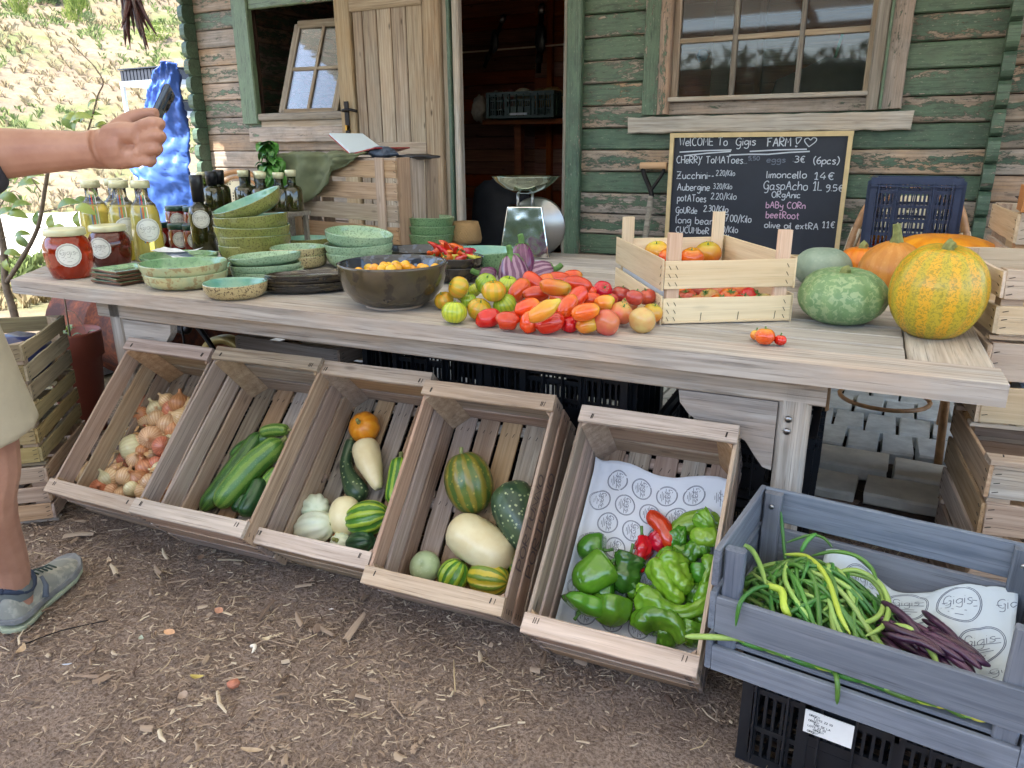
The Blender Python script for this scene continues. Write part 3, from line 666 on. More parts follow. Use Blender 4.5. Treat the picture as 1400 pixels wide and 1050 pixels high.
mb2 = MB().tube(spline([(hx, yd-.03, hz), (hx, yd-.07, hz), (hx+.05, yd-.075, hz+.004), (hx+.11, yd-.07, hz-.006)], 4), .009)
ob('door_handle', mb2.mesh('door_handle', True), W['iron'], door, Matrix.Translation(-SO))
ob('key', MB().box((hx, yd-.04, hz-.10), (.012, .02, .03)).mesh('key'), plain('brass', c255(170,130,60), .4, 1), door, Matrix.Translation(-SO))
# right-hand door frame
sb('door_casing', (-1.685, YW-.03, .1), (-1.685, YW-.03, 2.35), .085, .05, color=(.86, .15, 0), rag=.002)
sb('door_casing', (-1.734, YW-.02, .1), (-1.734, YW-.02, 2.35), .02, .06, mat=W['greytrim'], rag=.001)
# right window
sb('window_casing', (-1.265, YW-.02, 1.355), (-1.265, YW-.02, 2.4), .085, .03, color=(.78, .3, 0), rag=.002)
sb('window_casing', (-1.192, YW-.03, 1.355), (-1.192, YW-.03, 2.4), .06, .05, color=(.42,.4,0), rag=.0015)
sb('window_casing', (-.215, YW-.03, 1.355), (-.215, YW-.03, 2.4), .058, .05, mat=W['greytrim'], rag=.0015)
sb('window_casing', (-.142, YW-.02, 1.355), (-.142, YW-.02, 2.4), .09, .035, color=(.40,.4,0), rag=.003)
sb('casing_strip', (-.1825, YW-.04, 1.355), (-.1825, YW-.04, 2.4), .012, .05, color=(1, .4, 0))
sb('window_sill', (-1.165, YW-.02, 1.425), (-.24, YW-.02, 1.425), .022, .06, mat=W['greyb'])
sb('sill_board', (-1.165, YW-.008, 1.382), (-.24, YW-.008, 1.382), .06, .02, color=(.35, .2, 0), rag=.001)
sb('sill_board', (-1.375, YW-.03, 1.305), (-.045, YW-.03, 1.305), .078, .035, mat=W['greyb'], rag=.004)
WX = [-1.145, -.845, -.545, -.255]; WZ = [1.435, 1.665, 1.98, 2.29]
for x in (-1.150, -.25): sb('window_frame', (x, YW+.015, 1.43), (x, YW+.015, 2.35), .035, .04, mat=W['door'])
for x in (-.862, -.556): sb('glazing_bar', (x, YW+.01, 1.43), (x, YW+.01, 2.35), .024, .025, mat=W['greytrim'], rag=.001)
for z in (1.70,): sb('glazing_bar', (-1.135, YW+.012, z), (-.265, YW+.012, z), .026, .022, mat=W['door'], rag=.001)
sb('window_frame', (-1.135, YW+.012, 2.3), (-.265, YW+.012, 2.3), .04, .03, mat=W['door'])
for xa, xb in ((-1.135,-.872),(-.852,-.566),(-.546,-.267)):
    for za, zb in ((1.432,1.69),(1.712,2.28)):
        ob('pane', MB().box((0,0,0), (xb-xa, .003, zb-za)).mesh('pane'), GLASS, shed, Matrix.Translation(Vector(((xa+xb)/2, YW+.018, (za+zb)/2))-SO))
# things inside the shed
sh = thing('wall_shelf', 'dark wooden shelf running across the back of the shed interior', 'shelf', (-2.2, 5.6, 1.3))
ob('shelf_board', MB().box((0, .15, -.08+.0), (1.9, .42, .035)).mesh('shelf_board'), W['inner'], sh)
for x in (-.7, .35): ob('leg', MB().box((x, .1, -.70), (.06, .06, 1.2)).mesh('leg'), W['inner'], sh)
shz = ony(700, 163, 5.55).z
sh.location.z = shz+.06
def plastic_crate(name, label, w, d, h, mat, loc, rot=0, group=None, rows=3, dens=.018, floor=True, lean=None, handle=True):
    t = thing(name, label, 'crate', loc, rot if lean is None else lean, group)
    def side(L, hh):
        mb = MB(); th = .006
        mb.box((0,0,hh-.012), (L, .016, .024)); mb.box((0,0,.012), (L, .010, .024)); mb.box((0,0,hh-.03),(L,.03,.006))
        for x in (-L/2+.012, L/2-.012, -L*.2, L*.2): mb.box((x,0,hh/2), (.022, .012, hh-.01))
        for r in range(1, rows): mb.box((0,0,hh*r/rows), (L-.02, .009, .012))
        n = int(L/dens)
        for i in range(1, n):
            x = -L/2+L*i/n
            if handle and abs(x) < L*.19: mb.box((x,0,hh*.36), (.006, th, hh*.62))
            else: mb.box((x,0,hh*.47), (.006, th, hh*.9))
        for i in range(int(L/.06)): mb.box((-L/2+.03+i*.06, -.012, hh/2), (.004, .016, hh-.03))
        if handle: mb.box((0,0,hh*.68), (L*.4, .012, .014)); mb.box((0, 0, hh*.30),(L*.4,.008,hh*.28))
        return mb.mesh('side_panel')
    s1, s2 = side(w, h), side(d-.02, h)
    Rz = lambda a: Matrix.Rotation(a, 4, 'Z')
    ob('side_panel', s1, mat, t, Matrix.Translation((0, -d/2, 0))); ob('side_panel', s1, mat, t, Matrix.Translation((0, d/2, 0)) @ Rz(math.pi))
    ob('side_panel', s2, mat, t, Matrix.Translation((w/2-.006, 0, 0)) @ Rz(math.pi/2)); ob('side_panel', s2, mat, t, Matrix.Translation((-w/2+.006, 0, 0)) @ Rz(-math.pi/2))
    if floor:
        mb = MB()
        for i in range(int(w/.03)): mb.box((-w/2+.02+i*.03, 0, .006), (.007, d-.02, .008))
        for i in range(int(d/.03)): mb.box((0, -d/2+.02+i*.03, .0065), (w-.02, .007, .006))
        ob('floor_grid', mb.mesh('floor_grid'), mat, t)
    return t
gc = plastic_crate('plastic_crate', 'dark green plastic crate full of bags on the shelf inside the shed', .58, .34, .19, W['dkgreen'], (-2.4+.30, 5.62, shz+.005), 0)
ob('crate_label', MB().box((0,-.19,.028), (.15, .004, .016)).mesh('crate_label'), W['paper'], gc)
p_ = ony(700, 130, 5.6)
gc.location.x = ony(722, 150, 5.6).x
def blob(name, r, seed, ex=(1,1,1), n=18, wob=.35):
    me = bpy.data.meshes.new(name); bm = bmesh.new(); bmesh.ops.create_icosphere(bm, subdivisions=3, radius=r)
    for v in bm.verts:
        d = v.co.normalized(); v.co *= 1+wob*noise.noise(d*2.0+Vector((seed, 0, 0)))+wob*.35*noise.noise(d*6+Vector((0, seed, 0)))
        v.co = Vector((v.co.x*ex[0], v.co.y*ex[1], v.co.z*ex[2]))
    bm.to_mesh(me); bm.free(); me.polygons.foreach_set('use_smooth', [True]*len(me.polygons)); return me
import bmesh
for i, (u, v_, r, cl, lb) in enumerate(((680,122,.075,(170,150,130),'crumpled beige bag at the left end of the green crate on the shelf'),(695,118,.08,(150,90,80),'reddish paper bag in the green crate on the shelf'),(715,114,.085,(196,188,160),'pale rolled sack in the middle of the green crate on the shelf'),(738,118,.08,(170,128,80),'brown paper bag beside the rolled sack on the shelf'),(756,118,.085,(190,160,104),'tan bag with a white printed label in the green crate on the shelf'))):
    p = ony(u, v_, 5.6+.03*(i%2)); o = ob('paper_bag', blob('paper_bag', r, i, (1,.7,.9)), plain('bag'+str(i), c255(*cl), .8, var=.15), None, Matrix.Translation((p.x, p.y, shz+.15))); tag(o, lb, 'bag', 'bags in the green crate')
p = ony(657, 137, 5.6); o = ob('net_bag', blob('net_bag', .10, 9, (.75,.6,1.0)), plain('net', c255(150,140,128), .7, var=.3), None, Matrix.Translation((p.x,p.y,shz+.09))); tag(o, 'grey net bag standing left of the green crate on the shelf', 'bag')
def hangtool(u0, v0, u1, v1, y, w, lb, nm):
    a, b = ony(u0, v0, y), ony(u1, v1, y); t = thing(nm, lb, 'tool', b)
    mb = MB(); mb.tube([a-b, (0,0,0)], w*.35); ob('shaft', mb.mesh('shaft', True), W['iron'], t)
    mid = (a-b)*.5; ob('tool_body', blob('tool_body', w, 3, (.8,.5,1.9), wob=.25), W['black'], t, Matrix.Translation(mid))
    for k in (.15,.85): ob('grip', MB().tube([(a-b)*k, (a-b)*(k+.12)], w*.5).mesh('grip', True), W['steel'] if k > .5 else W['black'], t)
hangtool(690, 20, 662, 92, 5.9, .045, 'dark garden tool hanging on the left of the shed back wall', 'garden_tool')
hangtool(741, 5, 736, 100, 5.9, .06, 'black power tool hanging upright on the right of the shed back wall', 'power_tool')
rod = ob('pale_batten', MB().bar(ony(630,72,5.93), ony(782,60,5.93), .012).mesh('pale_batten'), W['poplarpink']); tag(rod, 'thin pale batten catching light across the shed back wall', 'batten')
dk = ob('dark_sack', blob('dark_sack', .24, 4, (.9,.7,1.25)), plain('dark cloth', c255(24,28,36), .8, var=.3), None, Matrix.Translation((ony(683,300,4.4).x, 4.45, .70))); tag(dk, 'black cloth bag hanging inside the shed doorway behind the scale', 'bag')
dks = thing('stool', 'low dark table inside the shed under the black bag', 'table', (ony(683,300,4.4).x, 4.45, .085)); ob('tabletop', MB().box((0,0,.37), (.5,.4,.04)).mesh('tabletop'), W['inner'], dks)
for x in (-.2,.2):
    for y in (-.15,.15): ob('leg', MB().box((x,y,.175), (.04,.04,.35)).mesh('leg'), W['inner'], dks)
# what shows through the right window
o = ob('white_sack', blob('white_sack', .28, 6, (1.25,.7,.75), wob=.2), plain('white woven sack', c255(206,206,196), .7, var=.08), None, Matrix.Translation((ony(1150,130,4.5).x-.02, 4.5, 1.42))); tag(o, 'bulging white sack seen through the lower right window panes', 'sack')
tb = thing('work_bench', 'inner bench under the window carrying the white sack', 'bench', (-.6, 4.5, .085)); ob('bench_top', MB().box((0,0,1.05), (1.3,.5,.04)).mesh('bench_top'), W['inner'], tb)
for x in (-.6,.6):
    for y in (-.2,.2): ob('leg', MB().box((x,y,.515), (.06,.06,1.03)).mesh('leg'), W['inner'], tb)
o = ob('upright_plank', MB().box((ony(985,100,4.35).x,4.35,1.55), (.09,.03,.8)).mesh('upright_plank'), W['poplarpink']); tag(o, 'yellowish plank standing upright behind the left window panes', 'plank')
o = ob('green_pole', MB().bar(ony(1138,90,4.7), ony(1155,38,4.7), .014).mesh('green_pole'), plain('green pole', c255(40,140,100), .4)); tag(o, 'thin green pole leaning behind the right window pane', 'pole')
plastic_crate('plastic_crate', 'navy plastic crate on the inner bench behind the left window panes', .36, .3, .25, W['navy'], (ony(955,110,4.4).x, 4.45, 1.155), 0, handle=False)
o = ob('blue_ball', blob('blue_ball', .03, 3), plain('blue cap', c255(40,140,200), .4), None, Matrix.Translation(ony(960,76,4.35))); tag(o, 'small bright blue round knob behind the left window pane', 'knob')
# ------------------------------------------------------------ canopy
can = thing('reed_canopy', 'reed covered canopy on posts that shades the market table', 'canopy', (-.6, 1.4, 0))
def cb(nm, a, b, w, t, mat): return board(nm, Vector(a)-Vector((-.6,1.4,0)), Vector(b)-Vector((-.6,1.4,0)), w, t, (0,0,1), mat, can)
for x in (-3.9, -1.2, 1.5, 2.9): cb('rafter', (x, -1.5, 2.5), (x, 3.2, 2.60), .06, .10, W['greyb'])
cb('beam', (-4.1, -1.45, 2.42), (3.1, -1.45, 2.42), .08, .12, W['greyb'])
for x in (-3.9, 2.9): cb('post', (x, -1.45, 0), (x, -1.45, 2.38), .09, .09, W['greyb'])
mb = MB(); r3 = random.Random(5)
for i in range(240):
    y = -1.35+i*.0208; zz = 2.60+(y+1.5)*.022+.004*(i%2); mb.bar((-4.75+.6+r3.uniform(-.05,.05), y-1.4, zz), (3.2+.6+r3.uniform(-.05,.05), y-1.4, zz), .0225, .008)
rmt = Mt('thin sunlit reed mat'); tr = rmt.n('BsdfTranslucent', {'Color': (.84,.82,.76,1)}); df = rmt.n('BsdfDiffuse', {'Color': (.70,.68,.62,1)})
mx = rmt.n('MixShader', {0: .62, 1: df.outputs[0], 2: tr.outputs[0]}); rmt.t.links.new(mx.outputs[0], rmt.t.nodes['Material Output'].inputs[0])
rm = ob('reed_mat', mb.mesh('reed_mat'), rmt.m, can); rm['kind'] = 'stuff'
# ------------------------------------------------------------ market table
A0 = onz(14, 383, TZ); A1 = onz(1381, 527, TZ)
A0.z = A1.z = 0
tu = (A1-A0).normalized(); tv = Vector((-tu.y, tu.x, 0)); TL = (A1-A0).length
tab = thing('market_table', 'long bleached grey wooden table carrying pottery, tomatoes and pumpkins', 'table', A0, math.atan2(tu.y, tu.x))
D_ = 1.42
def tb_(nm, x0, y0, x1, y1, w, t, z, mat='grey', up=(0,0,1), **k):
    return board(nm, (x0, y0, z), (x1, y1, z), w, t, up, W[mat], tab, **k)
def prism(nm, pts, z0, z1, mat, par):
    n = len(pts); V = [(*p, z0) for p in pts]+[(*p, z1) for p in pts]
    F = [tuple(reversed(range(n))), tuple(range(n, 2*n))]+[(i, (i+1)%n, (i+1)%n+n, i+n) for i in range(n)]
    return ob(nm, mesh(nm, V, F), mat, par)
prism('front_board', [(0,0),(TL,0),(TL,.125),(-.10,.125)], TZ-.046, TZ, W['greyb'], tab)
ebl = prism('end_board', [(0,0),(.212,.0),(.212,1.17),(0,1.17)], TZ-.044, TZ-.0015, W['greyb'], tab)
ebl.data.clear_geometry(); ebl.data.from_pydata([(p[0]-.0, p[1], z) for z in (TZ-.044, TZ-.0015) for p in ((-.105,.129),(-.04,.129),(-.04,D_-.12),(-.27,D_-.12),(-.27,.34))], [], [(4,3,2,1,0),(5,6,7,8,9)]+[(i,(i+1)%5,(i+1)%5+5,i+5) for i in range(5)])
nP = 11; pw = (D_-.125-.12)/nP
for i in range(nP):
    yc = .128+pw*(i+.5); tb_('plank', -.035, yc, TL-.175, yc, pw-.005, .03, TZ-.016-rnd.uniform(0,.0015), 'grey', rag=.0008, var=i)
tb_('back_board', -.27, D_-.06, TL, D_-.06, .115, .046, TZ-.023, 'greyb', rag=.001)
for x in (TL-.088,): tb_('end_board', x, .127, x, D_-.12, .165, .044, TZ-.022, 'greyb', rag=.001)
tb_('apron', .3, .11, TL-.32, .11, .075, .03, TZ-.046-.0385, 'greyb', up=(0,-1,0)); tb_('apron', .3, D_-.12, TL-.32, D_-.12, .09, .03, TZ-.091, 'greyb', up=(0,-1,0))
for x in (.385, TL-.385):
    for y in (.13, D_-.13): tb_('leg', x, y, x, y, .07, .07, .3, 'greyb') if 0 else board('leg', (x, y, 0), (x, y, TZ-.05), .07, .07, (0,1,0), W['greyb'], tab, rag=.001)
for x in (.385, TL-.385): tb_('end_apron', x, .17, x, D_-.17, .09, .03, TZ-.095, 'greyb', up=(1,0,0)); tb_('stretcher', x, .17, x, D_-.17, .06, .03, .16, 'greyb', up=(1,0,0))
def bracket(x, s):
    pr = [(0,0),(0,-.17),(.02,-.165),(.04,-.14),(.065,-.105),(.11,-.085),(.16,-.08),(.20,-.06),(.225,-.03),(.23,0)]
    V = [(s*a, -.014, b) for a, b in pr]+[(s*a, .014, b) for a, b in pr]; n = len(pr)
    F = [tuple(range(n)), tuple(range(2*n-1, n-1, -1))]+[(i, i+n, (i+1)%n+n, (i+1)%n) for i in range(n)]
    ob('bracket', mesh('bracket', V, F), W['greyb'], tab, Matrix.Translation((x, .11, TZ-.124)))
bracket(TL-.421, -1); bracket(.421, 1)
for zz in (.60,.57): ob('bolt', MB().tube([(TL-.395, .09, zz), (TL-.395, .097, zz)], .008, 10).mesh('bolt', True), W['steel'], tab)
# ------------------------------------------------------------ slatted timber crates
STAPLE = MB()
def wood_crate(name, label, w, L, h, M, group=None, ms='crate', cap='cap', slats=3, rag=.001, capped=True, floorn=5, tri=True, seed=0, stap=True, tone=None):
    """local frame: x width, y length, z up out of the opening, origin at the bottom near left corner"""
    t = thing(name, label, 'crate', (0,0,0), 0, group); t.matrix_world = M; rr = random.Random(seed); t_ = .009
    hs = h/slats; sw = hs-.014
    bd = lambda nm, a, b, ww, tt, up, mt=ms: board(nm, a, b, ww*rr.uniform(.97,1.01), tt, up, W[mt if rr.random() < .7 or mt in ('ply','olivewood') else rr.choice(('crate','crate2','cap','greyb','door'))], t, rag=rag, var=rr.randint(0, 3))
    for k in range(slats):
        z = hs*(k+.5)+ (.004 if k == slats-1 else 0)
        for x in (t_/2, w-t_/2): bd('side_slat', (x, 0, z), (x, L, z), sw+rr.uniform(-.004,.004), t_, (1,0,0))
        for y in (t_/2+.001, L-t_/2-.001): bd('end_slat', (t_+.001, y, z), (w-t_-.001, y, z), sw+.004, t_, (0,-1,0))
    for i in range(floorn):
        fw = (w-2*t_-.002)/floorn; x = t_+.001+fw*(i+.5); bd('floor_slat', (x, t_+.002, t_/2+.001), (x, L-t_-.002, t_/2+.001), fw-.012, t_, (0,0,1))
    for y in (.03, L-.03, L/2): bd('floor_batten', (0, y, -.006), (w, y, -.006), .03, .011, (0,0,1))
    if capped:
        for y in (.0225, L-.0225): bd('end_rail', (0, y, h+.006), (w, y, h+.006), .046, .013, (0,0,1), cap)
    if tri:
        for x, sx in ((t_+.001, 1), (w-t_-.001, -1)):
            for y, sy in ((t_+.002, 1), (L-t_-.002, -1)):
                a, b, c = (x, y), (x+sx*.045, y), (x, y+sy*.045)
                V = [(*q, .012) for q in (a, b, c)]+[(*q, h-.002) for q in (a, b, c)]
                ob('corner_post', mesh('corner_post', V, [(0,1,2),(5,4,3),(0,3,4,1),(1,4,5,2),(2,5,3,0)]), W['crate2'], t)
    if stap:
        mb = MB()
        for i in range(3):
            for y in (.03, L-.03):
                for x in (.03+.0, w-.03):
                    q = rr.uniform(-.006,.006)
                    if capped: mb.bar((x+q, y-.006, h+.0131), (x+q+.002, y+.007, h+.0131), .0014, .001)
        for k in range(slats):
            for j in range(3):
                z = hs*(k+.5)+(j-1)*sw*.3
                for x in (-.0005, w+.0005):
                    for y in (.018, L-.018): mb.bar((x, y-.006, z), (x, y+.006, z+.003), .0014, .001, up=(1,0,0))
                for x in (.02, w-.02):
                    for y in (-.0002, L+.0002): mb.bar((x-.006, y, z), (x+.006, y, z+.003), .0014, .001, up=(0,1,0))
        for i in range(floorn):
            fw = (w-2*t_)/floorn; x = t_+fw*(i+.5)
            for y in (.05, L/2, L-.05):
                for q in (-.012, .01): mb.bar((x+q, y-.005, t_+.0015), (x+q+.004, y+.006, t_+.0015), .0013, .001)
        s = ob('staple', mb.mesh('staple'), W['staple'], t); s['kind'] = 'stuff'
    return t
CP = [(-2.318,1.259,.194,.06,.803),(-1.861,1.231,.238,.10,.74),(-1.49,1.31,.201,.09,.812),(-1.102,1.311,.184,.09,.847),(-.640,1.289,.206,.071,.777)]
CW, CL, CH = .384, .570, .235
CLAB = ['leftmost leaning timber crate, full of onions, next to the stacked crates','leaning timber crate holding green zucchini and cucumbers','leaning timber crate of mixed squash with an orange pumpkin at the top','leaning timber crate holding dark pumpkins and a large white squash','rightmost leaning timber crate, lined with printed paper and full of peppers']
CR = []
for i, (x, y, z, yaw, tl) in enumerate(CP):
    u = Vector((math.cos(yaw), math.sin(yaw), 0)); v = Vector((-math.sin(yaw)*math.cos(tl), math.cos(yaw)*math.cos(tl), math.sin(tl))); n = u.cross(v)
    o = Vector((x, y, z)) - n*CH - v*.045
    lo = min((o+q*.011*-1).z for q in (n,)); 
    if o.z < .006: o = o + n*0
    M = basis(u, v, n, o); w_ = CW if i != 1 else .40
    M_ = M
    wood_crate('timber_crate', CLAB[i], w_, CL, CH, M_, 'timber crates leaning in a row under the table', ms='crate2' if i in (2,) else 'crate', seed=i)
    CR.append((o, u, v, n, M))
# stencilled name on the right side of the fourth crate and others
def stencil(i, txt, y0, z0, h, side=1):
    o, u, v, n, M = CR[i]; P, wd_ = textpolys(txt, h, 1.1)
    w = CW if side else 0
    t = [c for c in bpy.data.objects if c.get('label') == CLAB[i]][0]
    ribbon('stencil_text', P, .0045, lambda a, b: (Vector((w+.0012, y0+a, z0+b)), Vector((1,0,0))), plain('faded stencil paint', c255(112,98,96), .9), t)
stencil(3, 'PORTUNNO', .12, .10, .045); stencil(3, 'PORTUNNO', .12, .185, .04)
# ------------------------------------------------------------ black plastic crates under the table
for x, lb in ((-1.36,'upper left black plastic crate in the stack under the table'),(-.885,'upper right black plastic crate under the middle of the table')):
    plastic_crate('plastic_crate', lb, .47, .36, .31, W['black'], (x+.01, 2.12, .325), 0, 'black plastic crates under the table', rows=4)
    plastic_crate('plastic_crate', lb.replace('upper', 'lower'), .47, .36, .31, W['black'], (x+.01, 2.12, .01), 0, 'black plastic crates under the table', rows=4)
plastic_crate('plastic_crate', 'single black plastic crate standing beside the right table leg', .42, .36, .26, W['black'], (-.36, 2.13, .01), .05, 'black plastic crates under the table', rows=4)
plastic_crate('plastic_crate', 'upper black plastic crate behind the pepper crate by the right table leg', .42, .36, .20, W['black'], (-.355, 2.13, .275), .05, 'black plastic crates under the table', rows=4)
plastic_crate('plastic_crate', 'black plastic crate behind the onion crate in the shade', .47, .36, .30, W['black'], (-2.15, 2.10, .01), .03, 'black plastic crates under the table', rows=4)
o = wood_crate('timber_crate', 'old timber crate lying low behind the zucchini crate under the table', .5, .3, .2, basis((1,0,0),(0,1,0),(0,0,1),(-2.18,1.93,.335)), ms='crate', capped=False, seed=31)
# ------------------------------------------------------------ blue crate on its black crate
BO = Vector((-.225, 1.262, .0)); byaw = -.085; bu = Vector((math.cos(byaw), math.sin(byaw), 0)); bv = Vector((-bu.y, bu.x, 0))
blk = plastic_crate('plastic_crate', 'black plastic crate with a white label under the blue grey crate', .40, .30, .265, W['black'], BO+bu*.255+bv*.195+Vector((0,0,.005)), byaw, rows=3, dens=.016)
lbp = ob('paper_label', MB().box((-.035,-.1725,.165), (.085,.002,.05)).mesh('paper_label'), W['white'], blk)
P, wd_ = [], 0
for r_i in range(7): t, wd_ = textpolys(rnd.choice(('ABE DE LA', 'LOTE 22 10', 'ORIGEN')), .004, 1.3); P += [[(x-.07+(r_i%2)*.01, y+.215-.006*r_i) for x, y in q] for q in t]
ribbon('printed_text', P, .0009, lambda a, b: (Vector((a, -.1738, b-.036)), Vector((0,-1,0))), W['inkd'], blk)
bc = thing('blue_crate', 'blue grey stained slatted crate with beans, on top of a black plastic crate', 'crate', BO+Vector((0,0,.275)), byaw)
BL, BD = .50, .33
bd = lambda nm, a, b, w, t, up: board(nm, a, b, w, t, up, W['blue'], bc, rag=.0006, var=rnd.randint(0,3))
for x in (.022, BL-.022):
    for y in (.024, BD-.024): bd('corner_post', (x, y, 0), (x, y, .208), .036, .022, (0,1,0))
for z0, z1 in ((-.052, .003), (.034, .112)): bd('front_slat', (0, .006, (z0+z1)/2), (BL, .006, (z0+z1)/2), z1-z0, .012, (0,-1,0))
for z0, z1 in ((-.05, .02), (.040, .12), (.135, .21)):
    bd('back_slat', (0, BD-.006, (z0+z1)/2), (BL, BD-.006, (z0+z1)/2), z1-z0, .012, (0,-1,0))
    for x in (-.0065, BL+.0065): bd('side_slat', (x, 0, (z0+z1)/2), (x, BD, (z0+z1)/2), z1-z0, .012, (1,0,0))
for i in range(5): bd('floor_slat', (.012, .045+i*.06, .005), (BL-.012, .045+i*.06, .005), .052, .009, (0,0,1))
for x in (.022, BL-.022): ob('screw', MB().tube([(x, BD-.037, .18), (x, BD-.0405, .18)], .005, 8).mesh('screw', True), W['steel'], bc)
BM = bc.matrix_world.copy()
def BW(x, y, z): return BM @ Vector((x, y, z))
# ------------------------------------------------------------ pottery
def two(me, k, n, m1, m2):
    me.materials.append(m1); me.materials.append(m2)
    for i, p in enumerate(me.polygons): p.material_index = 1 if i//n >= k else 0
    return me
def glaze(name, a, b, rough=.12, spots=None, sscale=120, samt=.5, big=10):
    m = Mt(name); v = m.coord(); n = m.noise(v, big, 4, .6)
    c = m.mix(m.ramp(n, [(.35, 0), (.65, 1)]), a, b)
    if spots: c = m.mix(m.math('MULTIPLY', m.ramp(m.noise(v, sscale, 3, .6), [(.54, 0), (.6, 1)]), samt), c, spots)
    m.B(Base_Color=c, Roughness=rough, Coat_Weight=.5, Coat_Roughness=.05); return m.m
G = {}
G['aqua'] = glaze('aqua glaze', c255(112,166,152), c255(134,176,150), .1, c255(90,150,130), 60, .3)
G['mint'] = glaze('mint green glaze', c255(142,174,142), c255(162,190,154), .16, c255(70,98,70), 150, .5)
G['oliv'] = glaze('olive crackle glaze', c255(120,124,62), c255(142,142,78), .25, c255(74,74,40), 150, .6)
G['sand'] = glaze('sand glaze', c255(196,192,142), c255(168,186,148), .25, c255(150,112,70), 40, .6, 16)
G['spek'] = glaze('brown speckled clay', c255(196,180,136), c255(180,166,120), .35, c255(72,54,38), 170, .9)
G['green'] = glaze('leaf green glaze', c255(112,154,114), c255(138,174,132), .15, c255(60,110,80), 90, .4)
G['dgreen'] = glaze('speckled green glaze', c255(122,162,116), c255(110,150,104), .3, c255(52,84,50), 160, .7)
G['black'] = glaze('black brown glaze', c255(40,36,34), c255(58,50,42), .12, c255(96,84,58), 30, .5, 8)
G['blackin'] = glaze('glossy blue black glaze', c255(34,40,48), c255(52,60,70), .06, c255(120,140,170), 26, .35, 8)
G['brown'] = glaze('brown clay', c255(110,72,54), c255(90,58,44), .4)
G['bowlout'] = glaze('olive black mottled glaze', c255(58,54,48), c255(80,72,50), .22, c255(40,36,36), 24, .6, 7)
G['clay'] = plain('raw clay foot', c255(206,180,156), .8)
def bowl_mesh(R, h, mo, mi, rb=.55, flare=1.0, th=.005, ex=1, wave=.0, n=40, seed=0, straight=False):
    if straight: po = [(0,0),(R*rb*.9,0),(R*rb,h*.02),(R*(rb+(1-rb)*.5),h*.45),(R*.985,h*.96),(R,h)]
    else: po = [(0,0),(R*rb*.9,0),(R*rb,h*.015),(R*(rb+(1-rb)*.48),h*.16),(R*(rb+(1-rb)*.80),h*.42),(R*(rb+(1-rb)*.94),h*.72),(R*.995,h*.96)]
    pi = [(R,h+.001),(R-th*.8,h+.0015),(R-th*1.3,h*.95)]
    for r, z in reversed(po[2:-1]): pi.append((max(.001, r-th*1.3), z+th*.9))
    pi.append((0, th)); pr = po+pi
    me = lathe('bowl', pr, n, ex=ex, wob=.018, rimwave=wave, seed=seed)
    return two(me, len(po), n, G[mo], G[mi])
def bowl(label, u, v, wpx, hpx, mo, mi, rb=.55, dz=0, ex=1, yaw=0, tilt=None, cat='bowl', group=None, name='bowl', wave=0, center=None, R=None, h=None, straight=False, th=.005):
    """near foot edge stands at pixel (u, v); wpx is the rim width, hpx the visible height"""
    p0 = T(u, v, dz); s = mpp(p0); R = R or wpx*s/2; h = h or hpx*s
    p = center or Tf(u, v, R*rb, dz)
    me = bowl_mesh(R, h, mo, mi, rb, ex=ex, wave=wave, seed=rnd.random()*9, straight=straight, th=th)
    M = Matrix.Translation(p) @ Matrix.Rotation(yaw, 4, 'Z')
    if tilt: M = M @ Matrix.Rotation(tilt[0], 4, 'X') @ Matrix.Rotation(tilt[1], 4, 'Y')
    o = ob(name, me, None, None, M); tag(o, label, cat, group); return o, p, R, h
# large dark bowl with cherry tomatoes
o, pB, RB, hB = bowl('large black olive glazed bowl with yellow cherry tomatoes inside', 540, 424, 153, 60, 'bowlout', 'blackin', .50, th=.008)
ft = ob('foot_ring', lathe('foot_ring', [(RB*.50,-.0),(RB*.53,0),(RB*.52,.008),(RB*.49,.008)], 40), G['clay'], o, Matrix.Translation((0,0,-.0015)))
for a in (.85*math.pi+.45,):
    hd = sweep('handle', spline([(RB*.90*math.cos(a+.2),RB*.90*math.sin(a+.2),hB*.62),(RB*1.18*math.cos(a),RB*1.18*math.sin(a),hB*.66),(RB*.90*math.cos(a-.2),RB*.90*math.sin(a-.2),hB*.62)],6), [.007]*13, 8)
    ob('handle', hd, G['bowlout'], o)
cher = [sweep('cherry_tomato', [(0,0,-.013+.026*(1-math.cos(math.pi*i/10))/2) for i in range(11)], [max(.0006,.0135*math.sin(math.pi*i/10)) for i in range(11)], 14) for _ in range(1)][0]
cher.materials.append(F_['tcherry'])
r4 = random.Random(3); zc = hB*.52; n_ = 0
for i in range(60):
    a = r4.uniform(0, 6.28); r = math.sqrt(r4.random())*RB*.66; lay = 0 if i < 38 else 1
    if lay: r *= .6
    ph = (i*.7)
    x, y = r*math.cos(i*2.4), r*math.sin(i*2.4)
    if lay == 0: r = RB*.80*math.sqrt((i+.5)/38); x, y = r*math.cos(i*2.4), r*math.sin(i*2.4); z = hB*.70+.010*(r/RB)
    else: j = i-38; r = RB*.5*math.sqrt((j+.5)/22); x, y = r*math.cos(j*2.4+1), r*math.sin(j*2.4+1); z = hB*.70+.021
    if lay and j > 9: continue
    c = ob('cherry_tomato', cher, None, None, Matrix.Translation(pB+Vector((x, y, z+r4.uniform(-.002,.003)))) @ Matrix.Rotation(r4.uniform(0,3), 4, 'X'))
    s_ = r4.uniform(.95, 1.25); c.scale = (s_, s_, s_*.95); tag(c, 'yellow orange cherry tomato in the large black bowl', 'tomato', 'cherry tomatoes in the large black bowl')
